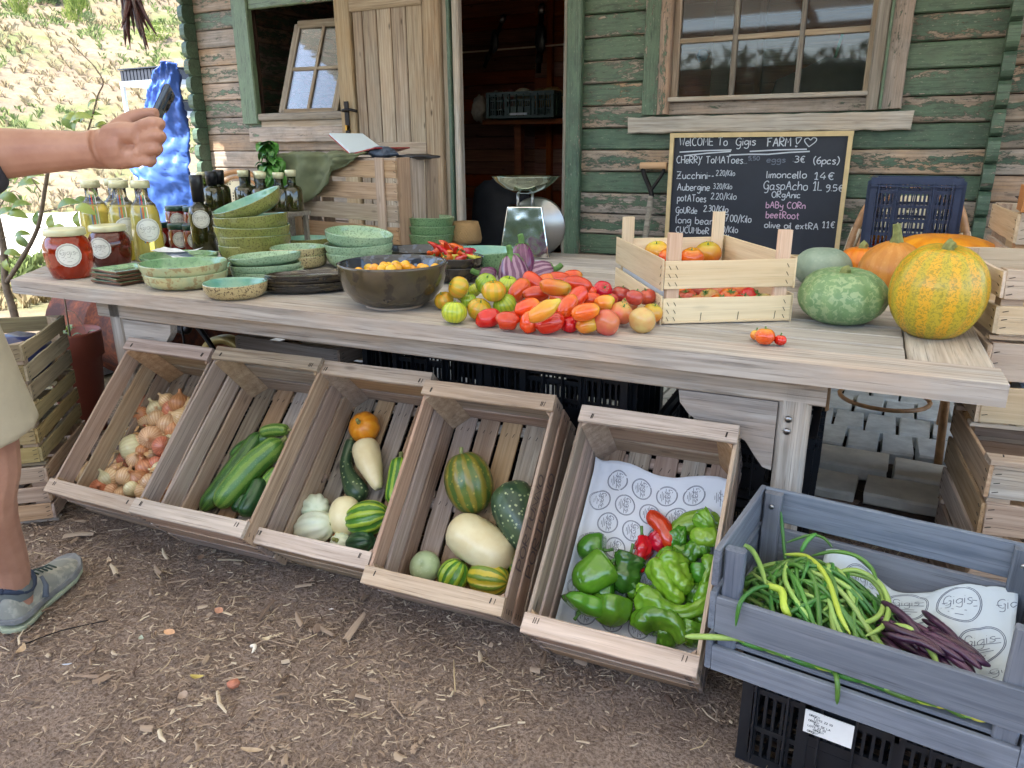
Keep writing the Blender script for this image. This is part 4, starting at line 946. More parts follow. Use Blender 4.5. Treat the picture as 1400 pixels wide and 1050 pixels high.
# stack of black oval plates
s = mpp(T(415, 415)); pc = T(417, 400)
for i in range(6):
    me = bowl_mesh(.085, .012, 'black', 'black', .80, ex=1, seed=i)
    M = Matrix.Translation(pc+Vector((-.012+.006*(i%3)-.004*i*0, .03, .009*i+.001))) @ Matrix.Rotation(.72+rnd.uniform(-.05,.05), 4, 'Z')
    o = ob('oval_plate', me, None, None, M); o.scale = (1.65, .82, 1)
    tag(o, ['lowest','second lowest','third lowest','third from top','second from top','topmost'][i]+' black oval plate of the stack left of the large black bowl', 'plate', 'black oval plates stacked by the large bowl')
# brown square plates
pc = Tf(172, 391, .085)
for i in range(4):
    mb = MB(); L = .17; V = []
    prof = [(-1,0),(-.9,-.0)]
    me = bowl_mesh(.10, .011, 'brown', 'green', .86, n=4, seed=i)
    o = ob('square_plate', me, None, None, Matrix.Translation(pc+Vector((rnd.uniform(-.004,.004), .01, .0125*i+.001))) @ Matrix.Rotation(.72+rnd.uniform(-.06,.06), 4, 'Z')); 
    for p in me.polygons: p.use_smooth = False
    o.scale = (1.12, 1.12, 1)
    tag(o, ['lowest square brown plate beside the honey jars','second square brown plate from the bottom beside the honey jars','third square brown plate from the bottom beside the honey jars','square plate with green glaze on top of the brown stack'][i], 'plate', 'square brown plates stacked by the honey jars')
def stack(labels, u, v, wpx, hpx, mo, mi, rb=.7, step=None, last=None, group=None, deep=1.55, ex=1, yaw=0, straight=False, cat='bowl', wave=.015):
    """n alike bowls nested in one stack: the pile is hpx high in the picture"""
    n = len(labels); p0 = T(u, v); k = mpp(p0); R = wpx*k/2*.98; p = Tf(u, v, R*rb); k = mpp(p); R = wpx*k/2
    st = hpx*k/(n-.0+ (deep-1)); out = None
    for i, lb in enumerate(labels):
        me = bowl_mesh(R*rnd.uniform(.97,1.02), st*deep, mo, mi, rb, ex=ex, wave=wave, seed=rnd.random()*9, straight=straight, n=48)
        M = Matrix.Translation(p+Vector((rnd.uniform(-.003,.003), rnd.uniform(-.003,.003), st*i))) @ Matrix.Rotation(yaw, 4, 'Z')
        if last and i == n-1: M = M @ Matrix.Translation((0,0,last[2] if len(last) > 2 else .004)) @ Matrix.Rotation(last[0], 4, 'X') @ Matrix.Rotation(last[1], 4, 'Y')
        o = ob('bowl' if cat == 'bowl' else 'plate', me, None, None, M); tag(o, lb, cat, group)
    return p, R, st, k
stack(['lower tan oval bowl of the pair at the table front','upper tan oval bowl of the pair at the table front'], 257, 397, 113, 32, 'sand', 'green', .74)
stack(['small shallow bowl with brown speckled outside at the table front edge'], 323, 411, 86, 20, 'spek', 'aqua', .72, deep=1.1)
# green oval dish with papers
p, R, h, k = stack(['green shallow dish holding folded white papers behind the tan bowls'], 246, 367, 104, 14, 'green', 'green', .7, deep=1.0)
for kk in range(4):
    V, Fq = [], []
    for a in range(7):
        for b in range(4): V.append((-.09+.03*a, -.035+.023*b, .012+.014*math.sin(a*.6+kk)*(.4+.2*b)+.008*kk))
    Fq = [(a*4+b, a*4+b+1, a*4+b+5, a*4+b+4) for a in range(6) for b in range(3)]
    q = ob('folded_paper', mesh('folded_paper', V, Fq, True), W['paper'], None, Matrix.Translation(p+Vector((.0,0,h*.6))) @ Matrix.Rotation(.3*kk-.4, 4, 'Z')); tag(q, 'folded white paper lying in the green shallow dish', 'paper', 'papers in the green dish')
stack(['small aqua bowl between the tan bowls and the olive stack'], 316, 378, 48, 14, 'spek', 'aqua', .6, deep=1.2)
stack(['lowest mint green bowl of the front stack of three','middle mint green bowl of the front stack of three','top mint green bowl of the front stack of three, slightly tilted'], 367, 386, 95, 30, 'mint', 'mint', .74, last=(0,-.07,.006))
p, R, st, k = stack(['lowest olive crackled bowl under the tilted turquoise one','second lowest olive crackled bowl of the tall stack','third olive crackled bowl from the bottom of the tall stack','fourth olive crackled bowl, right under the tilted turquoise one'], 351, 362, 98, 60, 'oliv', 'aqua', .76, last=(0, -.06, .004), deep=2.1)
me = bowl_mesh(R*.96, st*1.7, 'oliv', 'aqua', .66, wave=.02, n=48)
o = ob('bowl', me, None, None, Matrix.Translation(p+Vector((.004,.006,st*4.55+R*.18))) @ Matrix.Rotation(.30, 4, 'X') @ Matrix.Rotation(-.20, 4, 'Y')); tag(o, 'tilted olive bowl with turquoise inside on top of the tall stack', 'bowl')
stack(['flat olive plate with aqua centre left of the speckled plates'], 425, 336, 64, 8, 'oliv', 'aqua', .8, deep=1)
stack(['lower speckled brown bowl of the low pair behind the mint stack','upper speckled brown bowl with mint inside behind the mint stack'], 412, 368, 76, 26, 'spek', 'mint', .8)
stack(['lowest dark speckled plate before the timber box','middle dark speckled plate before the timber box','top dark speckled plate before the timber box'], 503, 338, 92, 18, 'spek', 'green', .85, cat='plate', deep=1.1)
stack(['lowest light green bowl of the stack behind the black plates','middle light green bowl of the stack behind the black plates','tilted top light green bowl of the stack behind the black plates'], 493, 368, 92, 42, 'mint', 'mint', .74, last=(0,.12,.010))
stack(['lowest green bowl of the stack of three beside the basket','middle green bowl of the stack of three beside the basket','top green bowl of the stack of three beside the basket'], 590, 337, 66, 36, 'dgreen', 'mint', .86, straight=True, deep=1.3)
stack(['shallow blue black bowl behind the large black bowl'], 566, 360, 88, 16, 'black', 'blackin', .7, deep=1)
stack(['wide green bowl behind the aubergines'], 664, 376, 96, 30, 'dgreen', 'aqua', .6, deep=1)
pP, RP, hP, k = stack(['lower black bowl under the bowl of chillies','black bowl full of red and orange chillies'], 620, 387, 84, 32, 'black', 'blackin', .66)
pP = pP+Vector((0,0,hP)); hP = hP*1.3
# basket: woven cone on a dark saucer
m = Mt('woven straw'); tcn = m.n('TexCoord').outputs['UV']; w1 = m.n('TexWave', {'Vector': m.n('Mapping', {'Vector': tcn, 'Scale': (24, 14, 1), 'Rotation': (0,0,.6)}).outputs[0], 'Scale': 1.0, 'Distortion': 3}).outputs['Fac']
m.B(Base_Color=m.mix(w1, c255(200,168,118), c255(146,112,72)), Roughness=.8).bump(w1, .8, .003)
p = Tf(637, 334, .06); o = ob('straw_basket', lathe('straw_basket', [(0,0),(.075,0),(.08,.02),(.072,.07),(.062,.10),(.055,.1),(.06,.07),(.062,.02),(0,.012)], 28, wob=.08), m.m, None, Matrix.Translation(p)); tag(o, 'small woven straw basket right of the green bowl stack', 'basket')
# chillies
def chilli(L, r, curve, mat, seed):
    P = spline([(0,0,0),(L*.35,curve*.5,.0),(L*.7,curve,.004),(L,curve*1.6,.002)], 5); n = len(P)
    me = sweep('chilli', P, [max(.0008, r*(min(1, (i+1.2)/3))*(1-(i/(n-1))**2.2)) for i in range(n)], 12, lobes=3, amp=.12, wob=.2, seed=seed)
    return me
def stalk(par, L=.02, r=.0022, loc=(0,0,0)):
    P = spline([(.002,0,0),(-L*.5,.001,.003),(-L,0,.009)], 3); s = ob('stalk', sweep('stalk', P, lerp_list([r*2.2, r, r*1.2], len(P)), 6), W['calyx'], par, Matrix.Translation(loc)); return s
for i in range(26):
    k = ['chred','chor','chred','chyel','chred','chor'][i%6]; a = i*2.4; r = RP*.68*math.sqrt((i+.5)/26)
    o = ob('chilli', chilli(rnd.uniform(.05,.075), rnd.uniform(.011,.017), rnd.uniform(-.012,.012), F_[k], i), F_[k], None, Matrix.Translation(pP+Vector((r*math.cos(a), r*math.sin(a), hP*.72+.020*(1-r/RP)*1.6+.008*(i%3)))) @ Matrix.Rotation(rnd.uniform(0,6.28), 4, 'Z') @ Matrix.Rotation(rnd.uniform(-.7,.4), 4, 'Y'))
    stalk(o); nm = {'chred':'red','chor':'orange','chyel':'pale yellow'}[k]
    tag(o, f'{nm} chilli heaped in the black bowl behind the green tomatoes', 'chilli', f'{nm} chillies in the black bowl')
# ------------------------------------------------------------ tomatoes on the table
def round_mesh(name, r, sq=.85, lobes=0, amp=0, dimple=.16, n=28, seed=0, wob=.03):
    prof = []; m_ = 16
    for i in range(m_+1):
        t = math.pi*i/m_; rr = r*math.sin(t)**.86 if 0 < i < m_ else 0; z = -r*sq*math.cos(t)
        k = max(0, 1-rr/(r*.55)); z -= r*dimple*k*k*(1 if i > m_/2 else -.4)
        prof.append((rr, z))
    return lathe(name, prof, n, lobes=lobes, amp=amp, wob=wob, seed=seed)
def calyx(par, z, r=.012, n=6, loc=(0,0), curl=.3, mat=None):
    mb = MB()
    for i in range(n):
        a = 2*math.pi*i/n+rnd.uniform(-.2,.2); c, s_ = math.cos(a), math.sin(a); L = r*rnd.uniform(.8,1.2)
        w = L*.16; px_, py_ = -s_*w, c*w
        mb.add([(px_, py_, 0), (-px_, -py_, 0), (c*L*.6-px_, s_*L*.6-py_, .0015), (c*L*.6+px_, s_*L*.6+py_, .0015), (c*L, s_*L, L*curl)], [(0,1,2,3),(3,2,4)])
    mb.tube([(0,0,-.002),(0,0,.003),(.001,.001,.007)], [.002,.0016,.002], 6)
    return ob('calyx', mb.mesh('calyx'), mat or W['calyx'], par, Matrix.Translation((loc[0], loc[1], z)))
def plum_mesh(L, r, seed, neck=0.0, n=22):
    m_ = 16; R, P = [], []
    for i in range(m_+1):
        t = i/m_; s_ = math.sin(math.pi*t)**.55 if 0 < i < m_ else 0
        k = 1 - neck*max(0, math.cos(math.pi*min(1, max(0, (t-.35)/.5))) * -1)*.5
        R.append(max(.0006, r*s_*(k if neck else 1)*(1-.06*math.sin(t*3.1)))); P.append(Vector((-L/2*math.cos(math.pi*t)*.98 if 0 else -L/2+L*(1-math.cos(math.pi*t))/2, .004*math.sin(t*3), 0)))
    return sweep('plum_tomato', P, R, n, wob=.10, wfreq=5, seed=seed, lobes=3, amp=.04)
TBASE = TZ+.001
def tom(u, v, r, kind, lay, label, up=None, cal=True):
    r_m = None; z = TBASE
    for _ in range(3):
        p = onz(u, v, z + (r_m or .03)*.85 + [0, .038, .070, .10][int(lay)] + (lay-int(lay))*.03); r_m = r*mpp(p)*1.06
    o = ob('tomato', round_mesh('tomato', r_m, .84, lobes=rnd.choice((5,6,7)), amp=.05, seed=rnd.random()*9), F_[kind], None)
    up = Vector(up or (rnd.uniform(-.6,.6), rnd.uniform(-.7,.2), 1)).normalized()
    o.matrix_world = Matrix.Translation(p) @ up.to_track_quat('Z','Y').to_matrix().to_4x4() @ Matrix.Rotation(rnd.uniform(0,6), 4, 'Z')
    if cal: calyx(o, r_m*.70, r_m*.42)
    tag(o, label, 'tomato'); return o
def plum(u, v, L, w, ang, kind, lay, label, neck=0, tilt=0):
    r_m = .02
    for _ in range(3):
        p = onz(u, v, TBASE + r_m*.92 + [0, .036, .068, .095][int(lay)] + (lay-int(lay))*.03); k = mpp(p); r_m = w*k/2*1.18
    a = R_(ang); d = (r_*math.cos(a) - (-u_*math.sin(a)))       # direction across the picture
    d = (r_*math.cos(a) + u_*math.sin(a)); d = d - FWD*0; d = Vector((d.x, d.y, d.z*.6)).normalized()
    y = Vector((0,0,1)).cross(d).normalized(); zz = d.cross(y)
    o = ob('plum_tomato', plum_mesh(L*k*.98, r_m, rnd.random()*9, neck), F_[kind], None, basis(d, y, zz, p) @ Matrix.Rotation(rnd.uniform(0,6), 4, 'X'))
    if (u*7+v) % 3 == 0: calyx(o, 0, r_m*.5).matrix_local = Matrix.Translation((L*k*.98/2*.93,0,.003)) @ Matrix.Rotation(math.pi/2, 4, 'Y')
    tag(o, label, 'tomato'); return o
TG = [(627,393,15,'tamber',1,'amber green tomato with dark stem scar on top at the left of the heap',(-.75,-.75,.5)),(607,411,13,'tamber',0,'yellow orange tomato at the far left, half behind the lime one',None),(621,427,17,'tzebra',0,'lime striped tomato in front at the left end of the heap',(0,.15,1)),(641,411,11,'tzebra',0,'small yellow green tomato wedged behind the front lime tomatoes',None),
(655,423,16,'tamber',0,'olive yellow round tomato second in the front green row',None),(648,397,10,'tzebra',.4,'small green tomato behind the amber one',None),(665,388,15,'tzebra',1,'green ribbed tomato at the back of the green group',None),(675,398,16,'tamber',1.3,'yellow ribbed tomato with green calyx on top of the green group',(0,-.1,1)),(695,390,14,'tzebra',1,'bright green tomato touching the striped aubergine',None),(690,417,16,'tzebra',.2,'pale green striped tomato beside the first orange plum',None),(633,404,9,'tzebra',.2,'tiny lime tomato hidden between the left ones',None),
(824,397,13,'tred',1,'deep red round tomato next to the pale crate corner',(.5,-.6,.5)),(849,404,14,'tbrown',.6,'rosy red tomato right of the deep red round one',None),(868,407,12,'tbrown',1.3,'dusky brown red tomato on top at the right end',(.2,.2,1)),(885,406,12,'tbrown',1,'cracked dusky tomato touching the pale crate',None),
(829,441,18,'tpink',0,'large pink tomato in the front row',(.2,.8,.3)),(849,428,16,'tpink',.2,'orange pink tomato behind the large pink one',None),(878,438,18,'tpale',0,'pale yellow green unripe tomato in the front row near the crate',(.2,.8,.3)),(892,428,14,'tyellow',.2,'yellow orange tomato squeezed against the pale crate',(.3,0,1)),(860,417,12,'tpink',.6,'peach tomato between the dusky and pink ones',None),(836,410,9,'tbrown',.8,'small red tomato behind the orange yellow plum',None)]
for a in TG: tom(*a[:6], up=a[6])
PLB = lambda c, w: f'{c} plum tomato {w}'
TP = [(668,434,34,24,22,'tred',0,PLB('glossy red','at the left of the front row beside the olive yellow one')),(694,441,31,23,-8,'tred',0,PLB('scarlet','second from the left in the front row')),(723,441,27,24,80,'torange',0,PLB('orange','standing third in the front row')),(709,397,34,23,62,'torange',1,PLB('upright orange','next to the bright green tomato')),(729,388,34,23,-55,'tred',1.2,PLB('red','at the back beside the aubergines')),(734,404,38,21,10,'tred',1,PLB('long orange red','in the middle behind the nippled one')),
(720,419,34,21,32,'torange',1,PLB('bright orange','left of the big yellow orange one')),(744,422,52,22,45,'tyellow',1.6,PLB('long yellow orange','with a round nipple lying over the others')),(752,443,38,25,24,'tred',0,PLB('long red','in the middle of the front row')),(776,420,34,22,68,'torange',1,PLB('orange red','upright right of the nippled one')),(800,427,36,22,22,'torange',1,PLB('orange','with a yellow end above the front row')),(779,443,22,21,0,'tred',0,PLB('short red','in the front row right of the centre')),(803,446,28,20,20,'tyellow',0,PLB('yellow orange','in the front row left of the pink tomato')),
(759,394,42,21,-14,'tyellow',2,PLB('orange yellow','lying highest on the heap')),(789,391,38,21,-16,'tred',1.9,PLB('bright red','high at the back of the heap')),(791,407,34,22,60,'tred',1.5,PLB('rosy red','leaning in the upper middle of the heap')),(808,412,22,20,0,'tred',1,PLB('small red','behind the orange one with the yellow end')),(783,380,24,17,0,'torange',1.4,PLB('small orange','at the very back of the heap')),(745,383,28,18,30,'torange',1.3,PLB('orange red','at the back under the highest one')),(764,381,30,17,-8,'tred',1.4,PLB('dark red','at the back beside the small orange one')),(807,398,22,18,-60,'torange',1.2,PLB('streaked orange red','next to the deep red round tomato')),(768,408,30,20,-20,'torange',1.1,PLB('light orange','under the rosy one')),
(827,416,25,20,10,'tyellow',1,PLB('short yellow orange','behind the large pink tomato')),(706,432,16,14,0,'tbrown',.2,PLB('little brownish red','showing between front reds')),(790,432,26,20,0,'tred',.4,PLB('hidden red','low in the right half of the heap')),(735,432,26,20,0,'torange',.3,PLB('low orange','under the nippled one')),(760,425,26,20,40,'tred',.6,PLB('low red','between the nippled and upright ones')),(775,395,30,20,0,'torange',1.0,PLB('inner orange','deep in the back half of the heap')),(740,395,26,20,0,'tred',.8,PLB('inner red','deep in the left back of the heap'))]
for a in TP: plum(*a[:8], neck=1 if a[2] > 45 else 0)
for i,(u, v, r, k, lb) in enumerate(((1046,460,13,'torange','orange ribbed tomato alone near the front table edge'),(1067,465,8,'tred','tiny red tomato right of the lone orange one'),(1034,458,8,'tyellow','yellow tomato peeking out behind the lone orange one'))): tom(u, v, r, k, 0, lb, up=(0,.1,1))
# aubergines
def aub(u, v, L, w, ang, kind, dz, label):
    r_m = .04
    for _ in range(3): p = onz(u, v, TZ+r_m+dz); k = mpp(p); r_m = w*k/2
    n = 18; Lm = L*k; P = [Vector((-Lm/2+Lm*(1-math.cos(math.pi*i/n))/2, 0, 0)) for i in range(n+1)]
    R = [max(.001, r_m*math.sin(math.pi*min(1,(i/n)))**.5*(1-.34*(i/n)**1.5)) for i in range(n+1)]
    a = R_(ang); d = (r_*math.cos(a) + u_*math.sin(a)).normalized(); y = Vector((0,0,1)).cross(d).normalized()
    o = ob('aubergine', sweep('aubergine', P, R, 26, wob=.04, seed=u), F_[kind], None, basis(d, y, d.cross(y), p))
    mb = MB(); e = Lm/2
    for i in range(6):
        q = 2*math.pi*i/6; rr = r_m*.62
        mb.add([(e+.001, 0, 0), (e-.004, math.cos(q-.4)*rr*.7, math.sin(q-.4)*rr*.7), (e-r_m*.55, math.cos(q)*rr*1.18, math.sin(q)*rr*1.18), (e-.004, math.cos(q+.4)*rr*.7, math.sin(q+.4)*rr*.7)], [(0,1,2,3)])
    mb.tube(spline([(e-.004,0,0),(e+.015,.001,.002),(e+.026,.004,.006)], 3), .0065, 8)
    c = ob('calyx', mb.mesh('calyx', True), W['calyx'], o); sm = c.modifiers.new('thick', 'SOLIDIFY'); sm.thickness = .003; sm.offset = 1
    tag(o, label, 'aubergine')
aub(703,378,60,50,100,'aubs',.01,'large lilac striped aubergine with its calyx up behind the tomatoes'); aub(714,357,48,38,92,'aub',.055,'dark purple aubergine propped upright in front of the scale')
aub(738,376,42,46,20,'aubs',0,'striped aubergine lying right of the dark one'); aub(667,376,24,26,170,'aub',0,'dark aubergine half hidden beside the chilli bowl'); aub(722,372,34,30,150,'aub',0,'dark aubergine under the upright one')
# ------------------------------------------------------------ pale poplar crate
pA, pBq, pC = T(905, 443), T(1078, 438), T(810, 397)
ux = (pBq-pA); wx = ux.length; ux.normalize(); uy = Vector((-ux.y, ux.x, 0)); wy = .50
pc_ = thing('poplar_crate', 'pale new poplar crate with tall corner posts holding tomatoes', 'crate', pA, math.atan2(ux.y, ux.x))
hC = (TZ, ony(940,318,pA.y).z)[1]-TZ
kz = 1.0
def zat(v, u=905): return ony(u, v, pA.y).z-TZ-.002
z1, z2, z3, z4 = zat(391), zat(357), zat(0,905) if 0 else zat(440), zat(290)
slz = ((.0, zat(408)), (zat(395), zat(357)))
pb_ = lambda nm, a, b, w, t, up, mt='poplar': board(nm, a, b, w, t, up, W[mt], pc_, rag=.0008, var=rnd.randint(0,3))
for (za, zb) in slz:
    zc_, ww = (za+zb)/2+.002, zb-za
    pb_('side_slat', (0,0,zc_), (wx,0,zc_), ww, .005, (0,-1,0)); pb_('side_slat', (0,wy,zc_), (wx,wy,zc_), ww, .005, (0,-1,0))
    pb_('side_slat', (-.004,0,zc_), (-.004,wy,zc_), ww+(.01 if zb > .06 else 0), .005, (1,0,0)); pb_('side_slat', (wx+.004,0,zc_), (wx+.004,wy,zc_), ww+.01, .005, (1,0,0))
for x in (.026, wx-.026):
    for y in (.016, wy-.016):
        q = pA+ux*x+uy*y; uu_, vv_ = {(0,0):(912,318),(1,0):(1080,314),(0,1):(820,295),(1,1):(944,288)}[(int(x > .1), int(y > .1))]
        pht = ony(uu_, vv_, q.y).z-TZ
        pb_('corner_post', (x, y, 0), (x, y, pht), .036, .018, (0,1,0), 'poplarpink' if y < .1 else 'poplar')
for i in range(6): pb_('floor_slat', (.004, .03+i*(wy-.06)/5, .004), (wx-.004, .03+i*(wy-.06)/5, .004), .075, .005, (0,0,1))
mb = MB()
for (za, zb) in slz:
    for j in range(3):
        z = za+(zb-za)*(.2+.3*j)
        for x in (.012, .03, wx-.018): mb.bar((x-.003, -.003, z+.005), (x+.003, -.003, z-.005), .0013, .001, up=(0,1,0))
        for y in (.012,): mb.bar((-.007, y-.002, z+.004), (-.007, y+.004, z-.004), .0013, .001, up=(1,0,0))
for x in (.1,.2,.3): 
    if x < wx-.03: mb.bar((x, -.003, .002), (x+.002, -.003, .028), .0013, .001, up=(0,1,0))
s_ = ob('staple', mb.mesh('staple'), W['staple'], pc_); s_['kind'] = 'stuff'
PM = pc_.matrix_world.copy()
# crumpled printed paper lining
def sheet(name, W_, H_, fn, mat, label, n=26, m_=20, logos=None, lr=.03, rot=1.57, M=Matrix.Identity(4), cat='paper'):
    V = [fn(i/n, j/m_) for j in range(m_+1) for i in range(n+1)]
    Fq = [(j*(n+1)+i, j*(n+1)+i+1, (j+1)*(n+1)+i+1, (j+1)*(n+1)+i) for j in range(m_) for i in range(n)]
    o = ob(name, mesh(name, V, Fq, True), mat, None, M); tag(o, label, cat)
    so_ = o.modifiers.new('thick', 'SOLIDIFY'); so_.thickness = .0006; so_.offset = 0
    if logos:
        P = []
        for (a, b) in logos: P += logo(a*W_, b*H_, lr, rot)
        def f(x, y):
            a, b = min(.999, max(.001, x/W_)), min(.999, max(.001, y/H_)); e = .004
            p = fn(a, b); du = fn(min(1,a+e), b)-fn(max(0,a-e), b); dv = fn(a, min(1,b+e))-fn(a, max(0,b-e)); nn = du.cross(dv).normalized()
            if flip[0]: nn = -nn
            return p+nn*.0009, nn
        P = [q for q in P if all(0 < x < W_ and 0 < y < H_ for x, y in q)]
        ribbon('printed_logo', P, .0012, f, W['ink'], o)
    return o
flip = [False]
def grid_logos(W_, H_, r, pitch):
    out = []; j = 0; y = pitch*.45
    while y < H_:
        x = pitch*(.45 if j % 2 == 0 else .95)
        while x < W_: out.append((x/W_, y/H_)); x += pitch
        y += pitch*.86; j += 1
    return out
def fnc(a, b):
    q = noise.noise(Vector((a*9, b*9, 2)))*.006
    x = .012+(wx-.024)*b
    if a < .25: return Vector((x, .012+q, .105-a*.36))
    if a > .85: return Vector((x, wy-.012, .015+(a-.85)*.5))
    return Vector((x, .012+(wy-.024)*(a-.25)/.6, .014+q*.4))
def fnc2(a, b):
    q = noise.noise(Vector((a*9, b*9, 5)))*.006
    return Vector((.010+.5*q*0+.004*b, .015+(wy-.03)*a, .012+.115*b+q*(b)))
sheet('lining_paper', wx, wy, fnc2, W['paper'], 'crumpled bluish white paper lining the side of the pale poplar crate', M=PM, logos=None)
r5 = random.Random(12)
for i in range(30):
    x = .05+(i % 5)*(wx-.10)/4; y = .05+(i//5)*(wy-.1)/5; k = ['tbrown','tpink','torange','tred','tpale','torange'][i%6]
    o = ob('tomato', round_mesh('tomato', .032, .82, 6, .06, seed=i), F_[k], None, PM @ Matrix.Translation((x+r5.uniform(-.006,.006), y, .036+.0)) @ Matrix.Rotation(r5.uniform(-.6,.6), 4, 'X') @ Matrix.Rotation(r5.uniform(-.6,.6), 4, 'Y'))
    calyx(o, .024, .013); tag(o, {'tbrown':'dusky','tpink':'pink','torange':'orange','tred':'red','tpale':'pale yellow'}[k]+' tomato in the bottom layer of the pale poplar crate', 'tomato', 'bottom layer of '+k[1:]+' tomatoes in the poplar crate')
for u, v, r, k, lb in ((898,344,16,'tyellow','yellow orange tomato behind the near corner inside the poplar crate'),(946,352,15,'torange','orange tomato in the middle inside the poplar crate'),(968,346,17,'tyellow','big orange and green tomato right of the middle inside the poplar crate'),(915,352,14,'torange','orange tomato hidden behind the near corner post')):
    p = onz(u, v, TZ+.12); k_ = mpp(p); rr = r*k_*1.1; o = ob('tomato', round_mesh('tomato', rr, .8, 6, .07, seed=u), F_[k], None, Matrix.Translation(p) @ Matrix.Rotation(.3, 4, 'X')); calyx(o, rr*.66, rr*.4); tag(o, lb, 'tomato')
# ------------------------------------------------------------ pumpkins
def pump(u, v, w, h, kind, label, lobes=10, amp=.12, dz=0, stem=True, tilt=(0,0), lie=None, up=None, base=True, dim=.16, stl=.04, p=None, name='pumpkin', sharp=.8, wob=.05):
    """v is the base line in the picture"""
    p0 = T(u, v, dz); k = mpp(p0); R = w*k/2; H = h*k*.98
    if p is None: p = Tf(u, v, R*.62, dz) if base else p0
    R = w*mpp(p)/2
    sq = H/2/R
    me = round_mesh(name, R, sq, lobes, amp, dim, n=60, seed=u % 9, wob=wob)
    for q in me.vertices: q.co.z += 0
    o = ob(name, me, F_[kind], None, Matrix.Translation(p+Vector((0,0,R*sq*.94))) @ Matrix.Rotation(tilt[0], 4, 'X') @ Matrix.Rotation(tilt[1], 4, 'Y'))
    if stem:
        P = spline([(0,0,R*sq*.72),(0,0,R*sq*.85+stl*.5),(.008,.004,R*sq*.85+stl)], 5)
        s_ = ob('stem', sweep('stem', P, lerp_list([.026,.015,.013,.014], len(P)), 20, lobes=5, amp=.3, wob=.1), W['stem'], o)
    tag(o, label, name); return o
pump(1270, 467, 121, 136, 'pyellow', 'large yellow pumpkin speckled with green at the right end of the table', 12, .05, tilt=(.12,.06), stl=.022)
pump(1146, 447, 118, 80, 'pgreen', 'marbled pale green pumpkin left of the large yellow one', 11, .06, tilt=(.05,0), dim=.22, stl=.004)
pump(1116, 412, 76, 62, 'pgrey', 'smooth grey green pumpkin behind the marbled one', 9, .03, stem=False, p=T(1116,400)+Vector((0,.12,0)))
pump(1157, 392, 60, 50, 'porange', 'orange pumpkin peeking out between the grey green pumpkin and the squash', 10, .07, p=T(1160,392)+Vector((.02,.16,0)), stl=.02)
pump(1272, 400, 150, 76, 'porange', 'wide orange pumpkin behind the large yellow one', 12, .08, p=T(1275,402)+Vector((.02,.20,0)), stem=False, dim=.1)
# tall squash with a curved stem
p = T(1212, 415)+Vector((0,.10,0)); k = mpp(p); R = 42*k
prof = [(a, b*.78) for a, b in [(0,0),(R*.5,.005),(R*.88,R*.35),(R,R*.9),(R*.93,R*1.4),(R*.7,R*1.85),(R*.35,R*2.12),(R*.16,R*2.18),(0,R*2.16)]]
o = ob('squash', lathe('squash', [tuple(q)[:2] for q in spline([(a,b,0) for a,b in prof], 3)], 48, lobes=12, amp=.04, wob=.03), F_['phoney'], None, Matrix.Translation(p+Vector((0,0,.012))) @ Matrix.Rotation(.10, 4, 'X')); tag(o, 'honey coloured round squash with a tall green and white stem', 'squash')
P = spline([(0,0,R*1.62),(.0,0,R*1.9),(-.006,.004,R*2.25)], 6); ob('stem', sweep('stem', P, lerp_list([.024,.014,.011], len(P)), 20, lobes=5, amp=.35), W['stem'], o)
# ------------------------------------------------------------ kitchen scale
pS = Tf(718, 355, .10); sc = thing('kitchen_scale', 'polished steel kitchen scale with a round dial and a glossy dish', 'scale', pS, .42); ks = mpp(pS)
hb = 68*ks; wb, db_, wt, dt = 68*ks/2, .075, 46*ks/2, .055
V = [(-wb,-db_,0),(wb,-db_,0),(wb,db_,0),(-wb,db_,0),(-wt,-dt,hb),(wt,-dt,hb),(wt,dt,hb),(-wt,dt,hb)]
cwx = Mt('polished dented steel'); cwx.B(Base_Color=(*c255(236,238,238),1), Metallic=1.0, Roughness=.10).bump(cwx.noise(cwx.coord(), 7, 2, .5), .35, .02); cwm = cwx.m; me = mesh('body', V, [(3,2,1,0),(4,5,6,7),(0,1,5,4),(1,2,6,5),(2,3,7,6),(3,0,4,7)]); o = ob('body', me, cwm, sc); bv_ = o.modifiers.new('b', 'BEVEL'); bv_.width = .006; bv_.segments = 3
ob('dial', lathe('dial', [(0,-.02),(.118,-.02),(.124,-.012),(.124,.012),(.118,.02),(0,.02)], 40), W['steel'], sc, Matrix.Translation((.045, db_*.6+.03, .115)) @ Matrix.Rotation(math.pi/2, 4, 'X'))
for x in (-.03, .03): ob('support_rod', MB().tube([(x,0,hb-.005),(x,0,hb+.050)], .006, 12).mesh('support_rod', True), W['steel'], sc)
Rd = 46*ks; dish = lathe('dish', [(0,0),(Rd*.3,.002),(Rd*.62,.022),(Rd*.86,.05),(Rd*.97,.068),(Rd,.070),(Rd*.96,.068),(Rd*.84,.053),(Rd*.6,.026),(Rd*.3,.007),(0,.005)], 48); ob('dish', dish, plain('glossy silver green dish', c255(196,210,192), .07, 1), sc, Matrix.Translation((0,0,hb+.047)))
